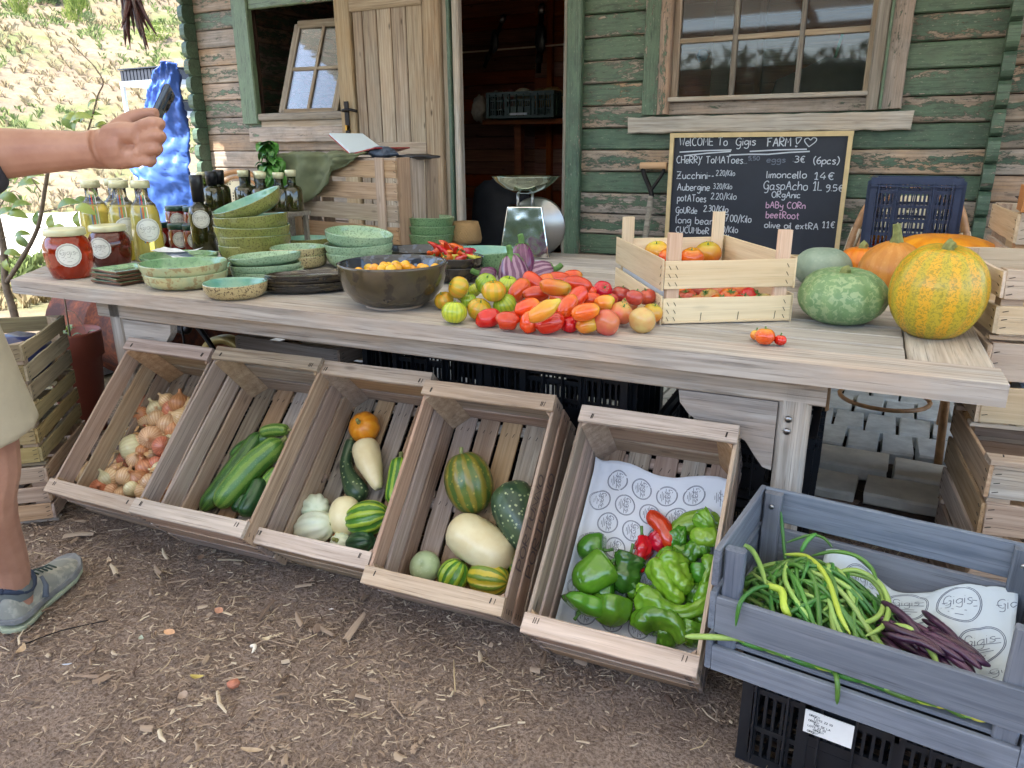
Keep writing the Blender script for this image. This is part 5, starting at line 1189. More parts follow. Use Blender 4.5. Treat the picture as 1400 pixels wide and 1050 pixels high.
# ------------------------------------------------------------ jars and bottles
def glassmat(name, col, rough=.02, tr=.95):
    m = Mt(name); m.B(Base_Color=(*col,1), Roughness=rough, Transmission_Weight=tr, IOR=1.45); return m.m
CLR = glassmat('clear bottle glass', (.96,.98,.97)); OILG = glassmat('dark green bottle glass', c255(60,78,30), tr=.9)
HONEY = Mt('amber honey').B(Base_Color=(*c255(170,50,16),1), Roughness=.1, Transmission_Weight=.45, IOR=1.45, Coat_Weight=.6, Coat_Roughness=.04).m
HONEYD = Mt('dark honey').B(Base_Color=(*c255(96,30,18),1), Roughness=.1, Transmission_Weight=.3, IOR=1.45, Coat_Weight=.6, Coat_Roughness=.04).m
LIMON = Mt('yellow limoncello').B(Base_Color=(*c255(238,226,120),1), Roughness=.05, Transmission_Weight=.62, IOR=1.36, Coat_Weight=.8, Coat_Roughness=.03).m
OIL = Mt('dark olive oil').B(Base_Color=(*c255(52,52,18),1), Roughness=.05, Transmission_Weight=.3, IOR=1.45, Coat_Weight=1, Coat_Roughness=.03).m
JAM = Mt('red jam').B(Base_Color=(*c255(120,28,24),1), Roughness=.12, Coat_Weight=1, Coat_Roughness=.03).m
LIDC = plain('cream lid', c255(206,206,170), .35, .2, coat=.4); LIDG = plain('dark green lid', c255(34,70,62), .35, .3, coat=.3); CAPB = plain('black capsule', c255(24,24,28), .35)
STKR = plain('white sticker', c255(228,232,226), .5)
def sticker(par, R, z, r, ang, half=None):
    V, Fq = [], []; n, m_ = 16, 4
    def f(x, y): a = ang + x/R; return Vector((math.cos(a)*R, math.sin(a)*R, z+y)), Vector((math.cos(a), math.sin(a), 0))
    V = [f(0,0)[0]+f(0,0)[1]*.0006]
    for j in range(1, m_+1):
        for i in range(n): p, nn = f(math.cos(6.2832*i/n)*r*j/m_, math.sin(6.2832*i/n)*r*j/m_); V.append(p+nn*.0006)
    Fq = [(0, 1+i, 1+(i+1)%n) for i in range(n)]
    for j in range(m_-1): Fq += [(1+j*n+i, 1+(j+1)*n+i, 1+(j+1)*n+(i+1)%n, 1+j*n+(i+1)%n) for i in range(n)]
    s_ = ob('label', mesh('label', V, Fq, True), STKR, par)
    ribbon('printed_logo', logo(0, 0, r*.9), .0008, lambda x, y: (f(x, y)[0]+f(x, y)[1]*.0012, f(x, y)[1]), W['inkd'], s_)
def facing(p): return math.atan2(-p.y, -p.x)
def jar(u, v, wpx, hpx, liq, label, p=None, lid=LIDC, stk=True, cat='jar', group=None, da=0, belly=True, k=None):
    p0 = T(u, v); kk = k or mpp(p0); R = wpx*kk/2
    if p is None: p = Tf(u, v, R*.75)
    kk = k or mpp(p); R = wpx*kk/2; H = hpx*kk*1.0
    t = thing('jar', label, cat, p, 0, group)
    pr = [(0,0),(R*.68,0),(R*.78,H*.02),(R*.93,H*.25),(R,H*.52),(R*.97,H*.68),(R*.84,H*.80),(R*.76,H*.84),(R*.76,H*.88)] if belly else [(0,0),(R*.86,0),(R*.93,H*.04),(R*.95,H*.3),(R*.95,H*.7),(R*.88,H*.78),(R*.84,H*.82)]
    ob('jar_body', lathe('jar_body', pr, 32, wob=.0), liq, t)
    lr = R*(.84 if belly else .92); lz = H*(.86 if belly else .80)
    ob('lid', lathe('lid', [(0,lz),(lr,lz),(lr*1.02,lz+.002),(lr*1.02,H*.97),(lr*.97,H),(lr*.7,H*.995),(0,H*.995)], 32), lid, t)
    if stk: sticker(t, R*(.995 if belly else .955), H*(.5 if belly else .42), R*(.52 if belly else .66), facing(p)+da)
    return t
jar(100, 382, 60, 66, HONEY, 'amber honey jar with a white round label at the table left end')
jar(97, 368, 46, 52, HONEY, 'amber jar half hidden behind the front honey jar')
jar(156, 367, 54, 56, HONEYD, 'dark honey jar behind the stack of brown plates', da=-.5)
jar(408, 322, 24, 28, HONEYD, 'small brown jar in front of the upright timber box', stk=False)
RB_ = [plain('ribbon '+n, c, .6) for n, c in (('blue', c255(70,100,170)), ('red', c255(200,50,50)), ('green', c255(60,140,110)), ('white', c255(220,220,220)))]
def limoncello(u, v, hpx, label, dy=0, stk=True, da=0):
    p = T(u, v)+Vector((-.2*dy, dy, 0)); k = mpp(p); H = hpx*k; R = 19*k
    t = thing('bottle', label, 'bottle', p)
    pr = [(0,0),(R,0),(R*1.05,H*.03),(R*1.02,H*.35),(R*.96,H*.58),(R*.80,H*.70),(R*.5,H*.76),(R*.42,H*.80),(R*.42,H*.92),(0,H*.92)]
    ob('bottle_glass', lathe('bottle_glass', [(R*.80,H*.70)]+pr[6:], 24), CLR, t)
    ob('liquid', lathe('liquid', pr[:6]+[(0,H*.70)], 24), LIMON, t)
    ob('cap', lathe('cap', [(0,H*.905),(R*.62,H*.905),(R*.62,H*.99),(R*.55,H),(0,H)], 20), LIDC, t)
    a0 = facing(p)+da
    for j, rb in enumerate(RB_):
        pts = []
        for s_ in range(7):
            z = H*(.82-.58*s_/6); rr = np.interp(z/H, [0,.35,.58,.70,.76,.80,.92], [R*1.06,R*1.03,R*.98,R*.83,R*.53,R*.45,R*.45])+.0008; a = a0+(j-1.5)*.16*(R*.5/rr+.35)
            pts.append((Vector((math.cos(a)*rr, math.sin(a)*rr, z)), Vector((math.cos(a), math.sin(a), 0))))
        q = [(i, 0) for i in range(7)]; ribbon('ribbon', [q], .0035, lambda x, y, pts=pts: pts[int(x)], rb, t)
    if stk: sticker(t, R*1.07, H*.40, R*.82, a0+.1)
limoncello(140, 352, 102, 'tall yellow bottle at the far left behind the honey jars', stk=False); limoncello(156, 348, 98, 'tall yellow bottle half hidden second from the left', dy=.06, stk=False)
limoncello(178, 354, 104, 'tall yellow bottle with ribbons, in the middle of the limoncello row'); limoncello(207, 356, 106, 'rightmost tall yellow bottle with striped ribbons and a round label')
# stepped display stand with jars below and oil bottles on top
TOPZ = .150; ps = onz(271, 287, TZ+TOPZ+.01); ps = Vector((ps.x+.20, ps.y-.04, 0)); kS = mpp(ps+Vector((0,0,TZ)))
st_ = thing('display_stand', 'small stepped wooden stand holding jam jars and olive oil bottles', 'stand', (ps.x, ps.y, TZ), .06)
for z, y, d in ((.066, -.07, .13), (TOPZ, .10, .24)):
    board('shelf_board', (-.26, y, z), (.34, y, z), d, .018, (0,0,1), W['greytrim'], st_, rag=.001)
for x in (-.24, .32, 0.03):
    for y, z in ((-.11,.057),(-.02,.057),(.02,TOPZ-.009),(.2,TOPZ-.009)): board('post', (x, y, 0), (x, y, z), .022, .022, (0,1,0), W['greytrim'], st_)
SM = st_.matrix_world.copy()
def sp(x, y, z): return SM @ Vector((x, y, z))
for i, (x, lb) in enumerate(((-.20,'left'),(-.09,'right'))): jar(0, 0, 31, 33, JAM, f'{lb} jam jar with dark lid on the upper step of the stand', p=sp(x, -.075, .076), lid=LIDG, belly=False, k=kS)
for i, (x, lb) in enumerate(((-.25,'leftmost jam jar on the table under the stand'),(-.11,'middle jam jar on the table under the stand'),(-.02,'rightmost jam jar on the table under the stand, beside the olive bowls'))): jar(0, 0, 31, 34, JAM, lb, p=sp(x, -.155, 0.001), lid=LIDG, belly=False, k=kS)
def oilb(x, y, z, H, R, cap, label, stk=False, full=False):
    p = sp(x, y, z); t = thing('bottle', label, 'bottle', p)
    pr = [(0,0),(R,0),(R*1.02,H*.02),(R,H*.50),(R*.88,H*.58),(R*.45,H*.63),(R*.42,H*.7),(R*.42,H*.9),(0,H*.9)]
    ob('bottle_glass', lathe('bottle_glass', pr[4:], 24), OILG, t)
    ob('liquid', lathe('liquid', pr[:5]+[(0,H*.58)], 24), OIL, t)
    c0 = .66 if cap is CAPB else .84
    ob('cap', lathe('cap', [(0,H*c0),(R*.5,H*c0),(R*.56,H*.98),(R*.5,H),(0,H)], 20), cap, t)
    if stk: sticker(t, R*1.03, H*.28, R*.8, facing(p))
hb_ = 52*kS
for x, y, cap, lb in ((-.20,.10,LIDC,'leftmost olive oil bottle with a cream cap on the stand'),(-.13,.14,CAPB,'black capped oil bottle next to the leftmost one on the stand'),(-.10,.06,CAPB,'second black capped oil bottle on the stand'),(.015,.16,CAPB,'black capped oil bottle behind the tall labelled one'),(.06,.10,LIDC,'cream capped oil bottle in the middle of the stand'),(.19,.07,LIDC,'cream capped oil bottle at the front right of the stand'),(.24,.13,LIDC,'cream capped oil bottle second from the right end'),(.28,.17,LIDC,'cream capped oil bottle at the right end of the stand, at the back'),(.09,.17,LIDC,'cream capped oil bottle at the back of the stand')):
    oilb(x, y, TOPZ+.010, hb_*rnd.uniform(.97,1.04), 15*kS*.9, cap, lb)
p_ = T(311, 345); k_ = mpp(p_); SMi = SM.inverted() @ (p_+Vector((0,.12,0)))
oilb(-.005+.0, -.135, .0, 0,0,CAPB,'') if 0 else None
oilb(.045, -.17, .001, 96*kS, 14.5*kS, CAPB, 'tall dark oil bottle with a round white label before the stand')
t_b = [o for o in bpy.data.objects if o.get('label','').startswith('tall dark oil bottle')][0]; sticker(t_b, 14.5*kS*1.03, 96*kS*.44, 14.5*kS*.78, facing(t_b.location)) 
# ------------------------------------------------------------ upright timber box with cloth, folder and gloves
bx0, bx1, bx2 = T(403, 322), T(547, 338), T(603, 322)
ux2 = (bx1-bx0); wl = ux2.length; ux2.normalize(); uy2 = Vector((-ux2.y, ux2.x, 0))
hbx = ony(545, 216, bx1.y).z-TZ; dpt = .36
# the crate stands on its long side: length along x, opening to the back, floor slats face the viewer
Mbox = basis(ux2, (0,0,1), -uy2, bx0+uy2*.27)      # local x along, local y up, local z towards the viewer
o = thing('timber_crate', 'timber crate standing on its long side with a shirt draped over its corner', 'crate'); o.matrix_world = Mbox; bxt = o
H3 = hbx; D3 = .27
for i in range(4):
    w3 = H3/4; yc = w3*(i+.5); 
    board('floor_slat', (0, yc, D3), (wl, yc, D3), w3-.022, .010, (0,0,1), W['crate2'], bxt, rag=.0015, var=i)
for x in (.06, wl*.5, wl-.10): 
    if x != wl*.5: board('floor_batten', (x, 0, D3+.011), (x, H3, D3+.011), .055, .011, (0,0,1), W['crate2'], bxt, rag=.0015)
for i in range(3):
    zc3 = D3/3*(i+.5)-.003
    for x in (.0055, wl-.0055): board('end_slat', (x, 0, zc3), (x, H3, zc3), D3/3-.012, .010, (1,0,0), W['crate'], bxt, rag=.0015, var=i)
    for y in (.006, H3-.006): board('side_slat', (.012, y, zc3), (wl-.012, y, zc3), D3/3-.012, .010, (0,1,0), W['crate'], bxt, rag=.0015, var=i)
mb = MB()
for j in range(9):
    z = H3*(.08+.11*j); mb.bar((wl-.015, z, D3+.006), (wl+.001, z-.003, D3+.006), .002, .0015)
s_ = ob('staple', mb.mesh('staple'), W['staple'], bxt); s_['kind'] = 'stuff'
def bp(x, y, z): return Mbox @ Vector((x, y, z))
# shirt
shm = plain('olive cotton', c255(98,104,76), .9, var=.12, nscale=20)
def shirt(a, b):
    x = -.05+a*.64; q = noise.noise(Vector((a*5, b*4, 1)))*.022+noise.noise(Vector((a*12, b*8, 3)))*.010
    s_ = b*.38
    if s_ < .16: return bp(x+.02*b, H3+.012+abs(q)*1.3, .12+s_)
    e = s_-.16; hang = e*(1.55-1.6*abs(a-.28))*(1 if a < .75 else .6)
    return bp(x-.35*(a-.2)*e, H3+.014-hang*.75, D3+.012+.02+abs(q)+.014*math.sin(a*16+b*3))
sheet('draped_shirt', .3, .36, shirt, shm, 'crumpled olive green cotton shirt hanging over the crate corner', 34, 26, cat='shirt')
for o in [x for x in bpy.data.objects if x.name.startswith('draped_shirt')]: o.modifiers['thick'].thickness = .004
# red folder with pale pages, gloves, black pouch
fo = thing('open_folder', 'open red folder with pale blue pages resting on the upright crate', 'folder', bp(.50, H3+.002, .14), Mbox.to_3x3() @ Matrix.Scale(1.25, 3))
def plate(par, nm, pts, th, mat):
    a, b, c, d = [Vector(p) for p in pts]; n = (b-a).cross(d-a).normalized()*th
    return ob(nm, mesh(nm, [a,b,c,d,a+n,b+n,c+n,d+n], [(3,2,1,0),(4,5,6,7),(0,1,5,4),(1,2,6,5),(2,3,7,6),(3,0,4,7)]), mat, par)
red = plain('dark red cover', c255(150,30,36), .4); pgs = plain('pale blue page', c255(200,216,228), .7)
plate(fo, 'cover', [(-.19,.085,.05),(-.02,.012,.09),(-.02,.012,-.10),(-.19,.085,-.12)], -.004, red)
plate(fo, 'page', [(-.185,.09,.05),(-.02,.019,.088),(-.02,.019,-.098),(-.185,.09,-.118)], -.006, pgs)
plate(fo, 'cover', [(-.02,.012,.09),(.13,.035,.10),(.13,.035,-.08),(-.02,.012,-.10)], -.004, red)
g_ = ob('work_glove', blob('work_glove', .055, 5, (1.3,.8,.5), wob=.5), plain('grey blue glove', c255(70,82,100), .8, var=.4, nscale=60), None, Matrix.Translation(bp(wl-.17, H3+.022, .20))); tag(g_, 'dark blue grey bundled glove at the front of the crate top', 'glove')
g_ = ob('black_pouch', blob('black_pouch', .06, 8, (1.9,.9,.22), wob=.3), W['black'], None, Matrix.Translation(bp(wl-.01, H3+.004, .12))); tag(g_, 'flat black pouch lying at the right end of the crate top', 'pouch')
# basil in a black pot
pz = thing('basil_pot', 'basil plant in a black plastic pot left of the upright crate', 'plant', (0,0,0))
pp_ = ony(378, 286, 2.95); k = mpp(pp_); base_z = pp_.z; pz.location = (pp_.x, pp_.y, base_z)
fill = ob('pot_riser', MB().box((pp_.x, pp_.y, (TZ+base_z)/2), (.16,.16,base_z-TZ-.001)).mesh('pot_riser'), W['greytrim']); tag(fill, 'wooden block raising the basil pot behind the oil bottles', 'block')
ob('pot', lathe('pot', [(0,0),(.052,0),(.066,.115),(.07,.118),(.07,.13),(.062,.13),(.06,.11),(0,.105)], 28), W['black'], pz)
bl = plain('basil leaf', c255(66,122,48), .4, var=.3, nscale=30, coat=.2)
bm_ = leafmesh(.06, .042, -1.2)
for i in range(110):
    a = i*2.4; r = .085*math.sqrt(rnd.random()); z = .13+rnd.uniform(.0,.22)*(1.1-r/.1)
    if i < 14: r *= .5; z = .30+rnd.uniform(-.03,.03); 
    l = ob('leaf', bm_, bl, pz, Matrix.Translation((r*math.cos(a)*1.0-(.02 if i < 14 else 0), r*math.sin(a), z)) @ Matrix.Rotation(a, 4, 'Z') @ Matrix.Rotation(rnd.uniform(.1,.9), 4, 'Y')); s_ = rnd.uniform(1.0,1.6); l.scale = (s_,s_,s_)
for i in range(6): ob('stem', MB().tube([(0.01*math.cos(i),.01*math.sin(i),.1),(.03*math.cos(i),.03*math.sin(i),.27)], .0025, 6).mesh('stem'), W['calyx'], pz)
# ------------------------------------------------------------ blackboard
yb = YW-.055
c4 = [ony(u, v, yb) for u, v in ((907,349),(1142,345),(1168,178),(917,183))]
x0b, x1b = c4[3].x, c4[2].x; z1b = (c4[3].z+c4[2].z)/2; z0b = z1b-.60
bbt = thing('chalkboard', 'chalkboard with handwritten prices leaning against the green shed wall', 'chalkboard', (x0b, yb, z0b), Matrix.Rotation(-.03, 3, 'Y') if 0 else 0)
WB, HB = x1b-x0b, z1b-z0b
ob('board_panel', MB().box((WB/2, .006, HB/2), (WB-.02, .008, HB-.02)).mesh('board_panel'), plain('blackboard slate', c255(38,44,56), .6, var=.12, nscale=7), bbt)
fmw = plain('pale frame wood', c255(206,184,138), .6, var=.1)
for a, b in (((0,0,.011),(WB,0,.011)),((0,0,HB-.011),(WB,0,HB-.011)),((.011,0,.022),(.011,0,HB-.022)),((WB-.011,0,.022),(WB-.011,0,HB-.022))): ob('frame', MB().bar(a, b, .020, .022, up=(0,0,1) if a[2] == b[2] else (0,1,0)).mesh('frame'), fmw, bbt)
chalk = plain('white chalk', c255(196,204,214), .95); chp = plain('pink chalk', c255(206,170,200), .95); chf = plain('faded chalk', c255(110,118,132), .95)
def bxy(u, v): p = ony(u, v, yb); return p.x-x0b, p.z-z0b
def chalkline(txt, u, v, hpx, upx=None, mat=chalk, w=.0042, sd=1, slope=0):
    x, z = bxy(u, v); k = mpp((x0b+x, yb, z0b+z)); h = hpx*k
    P, wd_ = textpolys(txt, h, 1.0, .35, 1.7, sd)
    sx = (upx*k/wd_) if upx else 1
    ribbon('chalk_writing', P, w, lambda a, b: (Vector((x+a*sx, -.0 +.0012, z+b+slope*a*sx)), Vector((0,-1,0))), mat, bbt)
chalkline('WelCOME To', 929, 199, 10, 66, sd=2); chalkline('Gigis', 1006, 199, 10, 28, sd=3); chalkline('FARM', 1048, 200, 11, 33, sd=4, w=.005); chalkline('!<', 1087, 201, 12, 30, sd=4)
for (u0, v0, u1, v1) in ((929,208,1000,205),(935,213,999,207),(997,212,1050,211),(1025,207,1103,204),(1050,211,1107,207)):
    a, b = bxy(u0, v0), bxy(u1, v1); ribbon('chalk_line', [[a, ((a[0]+b[0])/2, (a[1]+b[1])/2+.002), b]], .006, lambda q, r: (Vector((q, .0012, r)), Vector((0,-1,0))), chalk, bbt)
chalkline('CHeRRY ToMAToes...', 925, 223, 9, 95, sd=5); chalkline('5,50', 1023, 219, 5, 16, chf, sd=5); chalkline('eggs', 1048, 222, 7, 26, chf, sd=6); chalkline(':3€', 1084, 222, 8, 17, sd=6); chalkline('(6pcs)', 1112, 224, 9, 34, sd=6)
chalkline('Zucchini--', 925, 244, 9, 52, sd=7); chalkline('2.20/Kilo', 979, 240, 7, 26, sd=7, w=.003)
chalkline('limoncello', 1048, 243, 9, 53, sd=8); chalkline('14€', 1113, 245, 9, 27, sd=8)
chalkline('Aubergine', 926, 260, 9, 45, sd=9); chalkline('3.20/Kilo', 975, 258, 7, 26, sd=9, w=.003)
chalkline('GaspAcho 1L', 1044, 259, 11, 76, sd=10); chalkline('9.5€', 1129, 261, 8, 23, sd=10)
chalkline('potAToes', 926, 275, 9, 40, sd=11); chalkline('2.20/Kilo', 972, 272, 8, 35, sd=11, w=.0035); chalkline('ORgAnic', 1055, 270, 8, 38, sd=12)
chalkline('GoURde', 924, 291, 8, 30, chalk, sd=13); chalkline('2.30/Kilo', 962, 289, 8, 34, sd=13); chalkline('bABy CORn', 1047, 284, 8, 52, chp, sd=14)
chalkline('long beans', 924, 305, 9, 58, sd=15); chalkline('7.00/Kilo', 991, 303, 9, 36, sd=15); chalkline('beetRoot', 1047, 298, 9, 44, chp, sd=16)
chalkline('CUCUMbeR', 924, 318, 8, 46, sd=17); chalkline('2.90/Kilo', 976, 317, 8, 33, sd=17); chalkline('olive oil extRA', 1045, 311, 8, 70, sd=18); chalkline('11€', 1124, 311, 8, 17, sd=18)
chalkline('2.0/Kilo', 976, 328, 8, 25, sd=19)
# bench the chalkboard stands on
bn = thing('low_bench', 'low wooden bench against the shed carrying the chalkboard', 'bench', ((x0b+x1b)/2, YW-.14, 0))
ob('bench_top', MB().box((0,0,z0b-.02), (1.1,.22,.03)).mesh('bench_top'), W['greyb'], bn)
for x in (-.45,.45):
    for y in (-.08,.08): ob('leg', MB().box((x,y,(z0b-.036)/2), (.05,.04,z0b-.036)).mesh('leg'), W['greyb'], bn)
# digging fork handle
f0, f1, f2 = ony(880, 330, 3.88), ony(890, 268, 3.93), ony(893, 235, 3.95)
fk = thing('garden_fork', 'garden fork with a worn grip leaning on the shed wall', 'fork', (f0.x-.02, 3.80, 0))
loc = lambda p: Vector(p)-Vector((f0.x-.02, 3.80, 0))
ob('shaft', MB().tube([loc((f0.x-.015,3.82,.28)), loc(f1)], [.017,.016], 10).mesh('shaft', True), W['greytrim'], fk)
ob('yoke', MB().tube(spline([loc(f1)+Vector((0,0,-.02)), loc(f1)+Vector((0,0,.02)), loc(f2)+Vector((-.05,0,-.01)), loc(f2)+Vector((-.055,0,.03))], 4), [.013]*13, 8).tube(spline([loc(f1)+Vector((0,0,.0)), loc(f1)+Vector((0,0,.03)), loc(f2)+Vector((.05,0,-.01)), loc(f2)+Vector((.055,0,.03))], 4), [.009]*13, 8).mesh('yoke', True), W['iron'], fk)
ob('grip', MB().tube([loc(f2)+Vector((-.07,0,.03)), loc(f2)+Vector((.07,0,.032))], .018, 12).mesh('grip', True), W['poplarpink'], fk)
for x in (-.07,-.023,.023,.07): ob('tine', MB().tube([loc((f0.x-.015+x*.4,3.82,.30)), loc((f0.x-.02+x,3.80,.22)), loc((f0.x-.02+x,3.79,.002))], [.006,.006,.002], 6).mesh('tine'), W['iron'], fk)
# ------------------------------------------------------------ bistro chairs
wv = Mt('woven cane back'); tcc = wv.n('TexCoord').outputs['Object']; ck = wv.n('TexVoronoi', {'Vector': tcc, 'Scale': 55, 'Randomness': 0.0}).outputs['Distance']
wv.B(Base_Color=wv.mix(wv.ramp(ck, [(.25, 0), (.32, 1)]), c255(60,64,56), c255(218,210,180)), Roughness=.6); WEAVE = wv.m
wrap = plain('cream plastic wrap', c255(220,206,180), .5)
def bistro(label, loc, rot):
    t = thing('bistro_chair', label, 'chair', loc, rot)
    for r_i, (a, nm) in enumerate(((0, 'back_arch'), (.035, 'inner_arch'))):
        P = spline([(-.23+a,.2,0 if r_i == 0 else .45),(-.235+a,.21,.45),(-.225+a,.24,.75),(-.15+a*.6,.27,.99-a),(0,.275,1.06-a),(.15-a*.6,.27,.99-a),(.225-a,.24,.75),(.235-a,.21,.45),(.23-a,.2,0 if r_i == 0 else .45)], 6)
        ob(nm, sweep(nm, P, [.016 if r_i == 0 else .009]*len(P), 10), W['rattan'], t)
    for s_ in (-1, 1):
        for za in (.80, .52): ob('binding', MB().tube([(s_*.222,.232+.02*(za>.6),za-.04),(s_*.200,.25+.012*(za>.6),za+.06)], .022, 10).mesh('binding', True), wrap, t)
        ob('leg', MB().tube([(s_*.2,-.2,.45),(s_*.22,-.22,0)], .015, 10).mesh('leg', True), W['rattan'], t)
    V = []; n = 14
    for j in range(8):
        z = .50+.50*j/7; hw = .19 if z < .8 else .19*math.sqrt(max(.04, 1-((z-.8)/.24)**2)); y = .215+.06*(z-.5)/.5
        V += [(-hw+2*hw*i/n, y+.012*math.cos(i/n*3.14*2), z) for i in range(n+1)]
    ob('woven_back', mesh('woven_back', V, [(j*(n+1)+i, j*(n+1)+i+1, (j+1)*(n+1)+i+1, (j+1)*(n+1)+i) for j in range(7) for i in range(n)], True), WEAVE, t)
    sm = t.children[-1].modifiers.new('t', 'SOLIDIFY'); sm.thickness = .006
    ob('seat', lathe('seat', [(0,.43),(.21,.43),(.225,.445),(.22,.46),(.19,.458),(0,.452)], 32), WEAVE, t)
    ob('stretcher', sweep('stretcher', [(.17*math.cos(6.283*i/24), .17*math.sin(6.283*i/24), .2) for i in range(25)], [.009]*25, 8), W['rattan'], t)
    return t
bistro('cane bistro chair with an arched back behind the oil bottles', (-3.72, 3.35, 0), .5)
cz = ony(1245, 240, 3.35); ch2 = bistro('cane bistro chair behind the pumpkins with a navy crate on its seat', (.01, 3.32, 0), .0)
cr_t = plastic_crate('plastic_crate', 'navy blue plastic crate standing on end on the bistro chair', .30, .20, .31, W['navy'], (.008, 3.30, .775), 0, rows=6, dens=.014, handle=False)
crl = ob('paper_label', MB().box((.0,-.112,.035), (.062,.003,.045)).mesh('paper_label'), W['paper'], cr_t)
cr_u = plastic_crate('plastic_crate', 'lower navy crate hidden behind the pumpkins on the chair seat', .30, .20, .30, W['navy'], (.008, 3.30, .465), 0, rows=4, handle=False)
for i in range(10):
    x = -.11+(i%5)*.055; o = ob('tomato', round_mesh('tomato', .026, .9, 6, .05, seed=i), F_[['tred','tyellow'][i//5]], None, Matrix.Translation((x+.008, 3.26, .812+(i//5)*.045))); tag(o, ['red','yellow'][i//5]+' tomato at the bottom of the navy crate on the chair', 'tomato', ['red','yellow'][i//5]+' tomatoes in the navy crate on the chair')
# ------------------------------------------------------------ produce in the leaning crates
def crate_pt(i, u, v, hgt):
    o, uu, vv, n, M = CR[i]; return onplane(u, v, o+n*(.011+hgt), n)
def along(i, a_px, b_px, r_m):
    a = crate_pt(i, *a_px, r_m); b = crate_pt(i, *b_px, r_m); return a, b
def longveg(i, pts, rpx, kind, label, cat, prof=None, lobes=0, amp=0, lift=0, stemend=True, name=None, n=24, sq=1, wob=.05, bend=0, kf=1.0):
    a0 = crate_pt(i, *pts[0], .03); k = mpp(a0)*1.04*kf; rm = rpx*k
    P = spline([crate_pt(i, *p, rm*.9+lift) for p in pts], 8 if len(pts) > 2 else 16); m_ = len(P)
    pr = prof or [.05,.6,.85,.95,1,1,.97,.9,.8,.65,.3]
    R = [max(.0008, rm*x) for x in lerp_list(pr, m_)]
    c = sum(P, Vector())/m_
    nm = name or cat.replace(' ', '_')
    o = ob(nm, sweep(nm, [p-c for p in P], R, n, lobes=lobes, amp=amp, wob=wob, seed=pts[0][0] % 17, sq=sq), F_[kind], None, Matrix.Translation(c))
    if stemend:
        d = (P[0]-P[2]).normalized(); q = P[0]-c; ob('stem', sweep('stem', [q-d*.004, q+d*.006, q+d*.018], [rm*.32, rm*.2, rm*.22], 10, lobes=5, amp=.2), W['stem'], o)
    tag(o, label, cat); return o
def roundveg(i, u, v, wpx, hpx, kind, label, cat, lobes=0, amp=0, axis=None, hgt=None, dim=.16, stem=True, name=None, shift=0, sharp=.8):
    rm = .03
    for _ in range(3): p = crate_pt(i, u, v, (hgt if hgt is not None else rm*.95)+shift); k = mpp(p); rm = min(wpx, hpx)*k/2*1.04
    big = max(wpx, hpx)*k/2*1.04
    o_, uu, vv, n, M = CR[i]
    # the vegetable's own axis, given as a picture angle (degrees) or 'n' for straight out of the crate
    if axis is None: ax = n; sq = .85; R = (wpx+hpx)*k/4*1.04
    else:
        a = R_(axis[0]); d = r_*math.cos(a)+u_*math.sin(a); d = (d-n*d.dot(n)).normalized(); ax = (d*math.cos(R_(axis[1]))+n*math.sin(R_(axis[1]))).normalized(); R = rm; sq = big/rm
    nm = name or cat.replace(' ', '_')
    me = round_mesh(nm, R, sq, lobes, amp, dim, n=48, seed=u % 7, wob=.04)
    Mx = Matrix.Translation(p) @ ax.to_track_quat('Z', 'Y').to_matrix().to_4x4() @ Matrix.Rotation(rnd.uniform(0,6), 4, 'Z')
    o = ob(nm, me, F_[kind], None, Mx)
    if stem: P = spline([(0,0,R*sq*.80),(0,0,R*sq*1.0),(.003,.002,R*sq*1.0+.014)], 4); ob('stem', sweep('stem', P, lerp_list([.010,.006,.006], len(P)), 12, lobes=5, amp=.2), W['stem'], o)
    tag(o, label, cat); return o
# 1 onions
ON = [(114,649,11,'onion'),(153,632,13,'onion'),(182,613,16,'onionw'),(207,598,13,'onion'),(199,553,8,'onionr'),(214,560,11,'onionw'),(215,573,11,'onion'),(231,581,13,'onion'),(236,560,12,'onionr'),(246,552,12,'onionr'),(208,588,8,'onionr'),(235,602,9,'onionw'),(222,610,11,'onionr'),(233,622,10,'onion'),(175,593,8,'onionw'),(185,629,10,'onion'),(200,640,12,'onionr'),(215,635,10,'onionr'),(222,650,10,'onion'),(206,660,11,'onion'),(190,655,11,'onionr'),(172,652,11,'onion'),(155,652,12,'onion'),(138,655,11,'onionr'),(127,660,10,'onion'),(170,640,9,'onionr'),(196,672,10,'onion'),(180,668,9,'onionw'),(217,641,8,'onionw'),(238,588,11,'onionr'),(250,570,11,'onion'),(240,645,9,'onion'),(228,572,10,'onion'),(196,617,9,'onionr'),(208,622,9,'onion'),(122,664,10,'onion'),(136,668,11,'onionr'),(152,672,10,'onion'),(168,676,10,'onion'),(146,655,10,'onionw'),(160,645,10,'onion'),(168,628,10,'onionr'),(190,606,10,'onion'),(222,596,10,'onion'),(200,576,9,'onion'),(192,566,9,'onionr'),(258,556,12,'onion'),(255,582,11,'onion'),(246,600,11,'onionw'),(246,622,10,'onionr'),(232,640,10,'onion'),(212,682,10,'onion'),(226,666,10,'onionr'),(238,556,10,'onion'),(228,548,9,'onion')]
def onion_mesh(seed):
    prof = [(0,-.86),(.3,-.84),(.62,-.7),(.9,-.36),(1,0),(.93,.34),(.68,.66),(.38,.86),(.2,1.05),(.14,1.25),(.17,1.42),(0,1.4)]
    return lathe('onion', [tuple(q)[:2] for q in spline([(a,b,0) for a,b in prof], 2)], 24, wob=.07, seed=seed)
om = [onion_mesh(s) for s in range(4)]
o_, uu, vv, nn, M = CR[0]
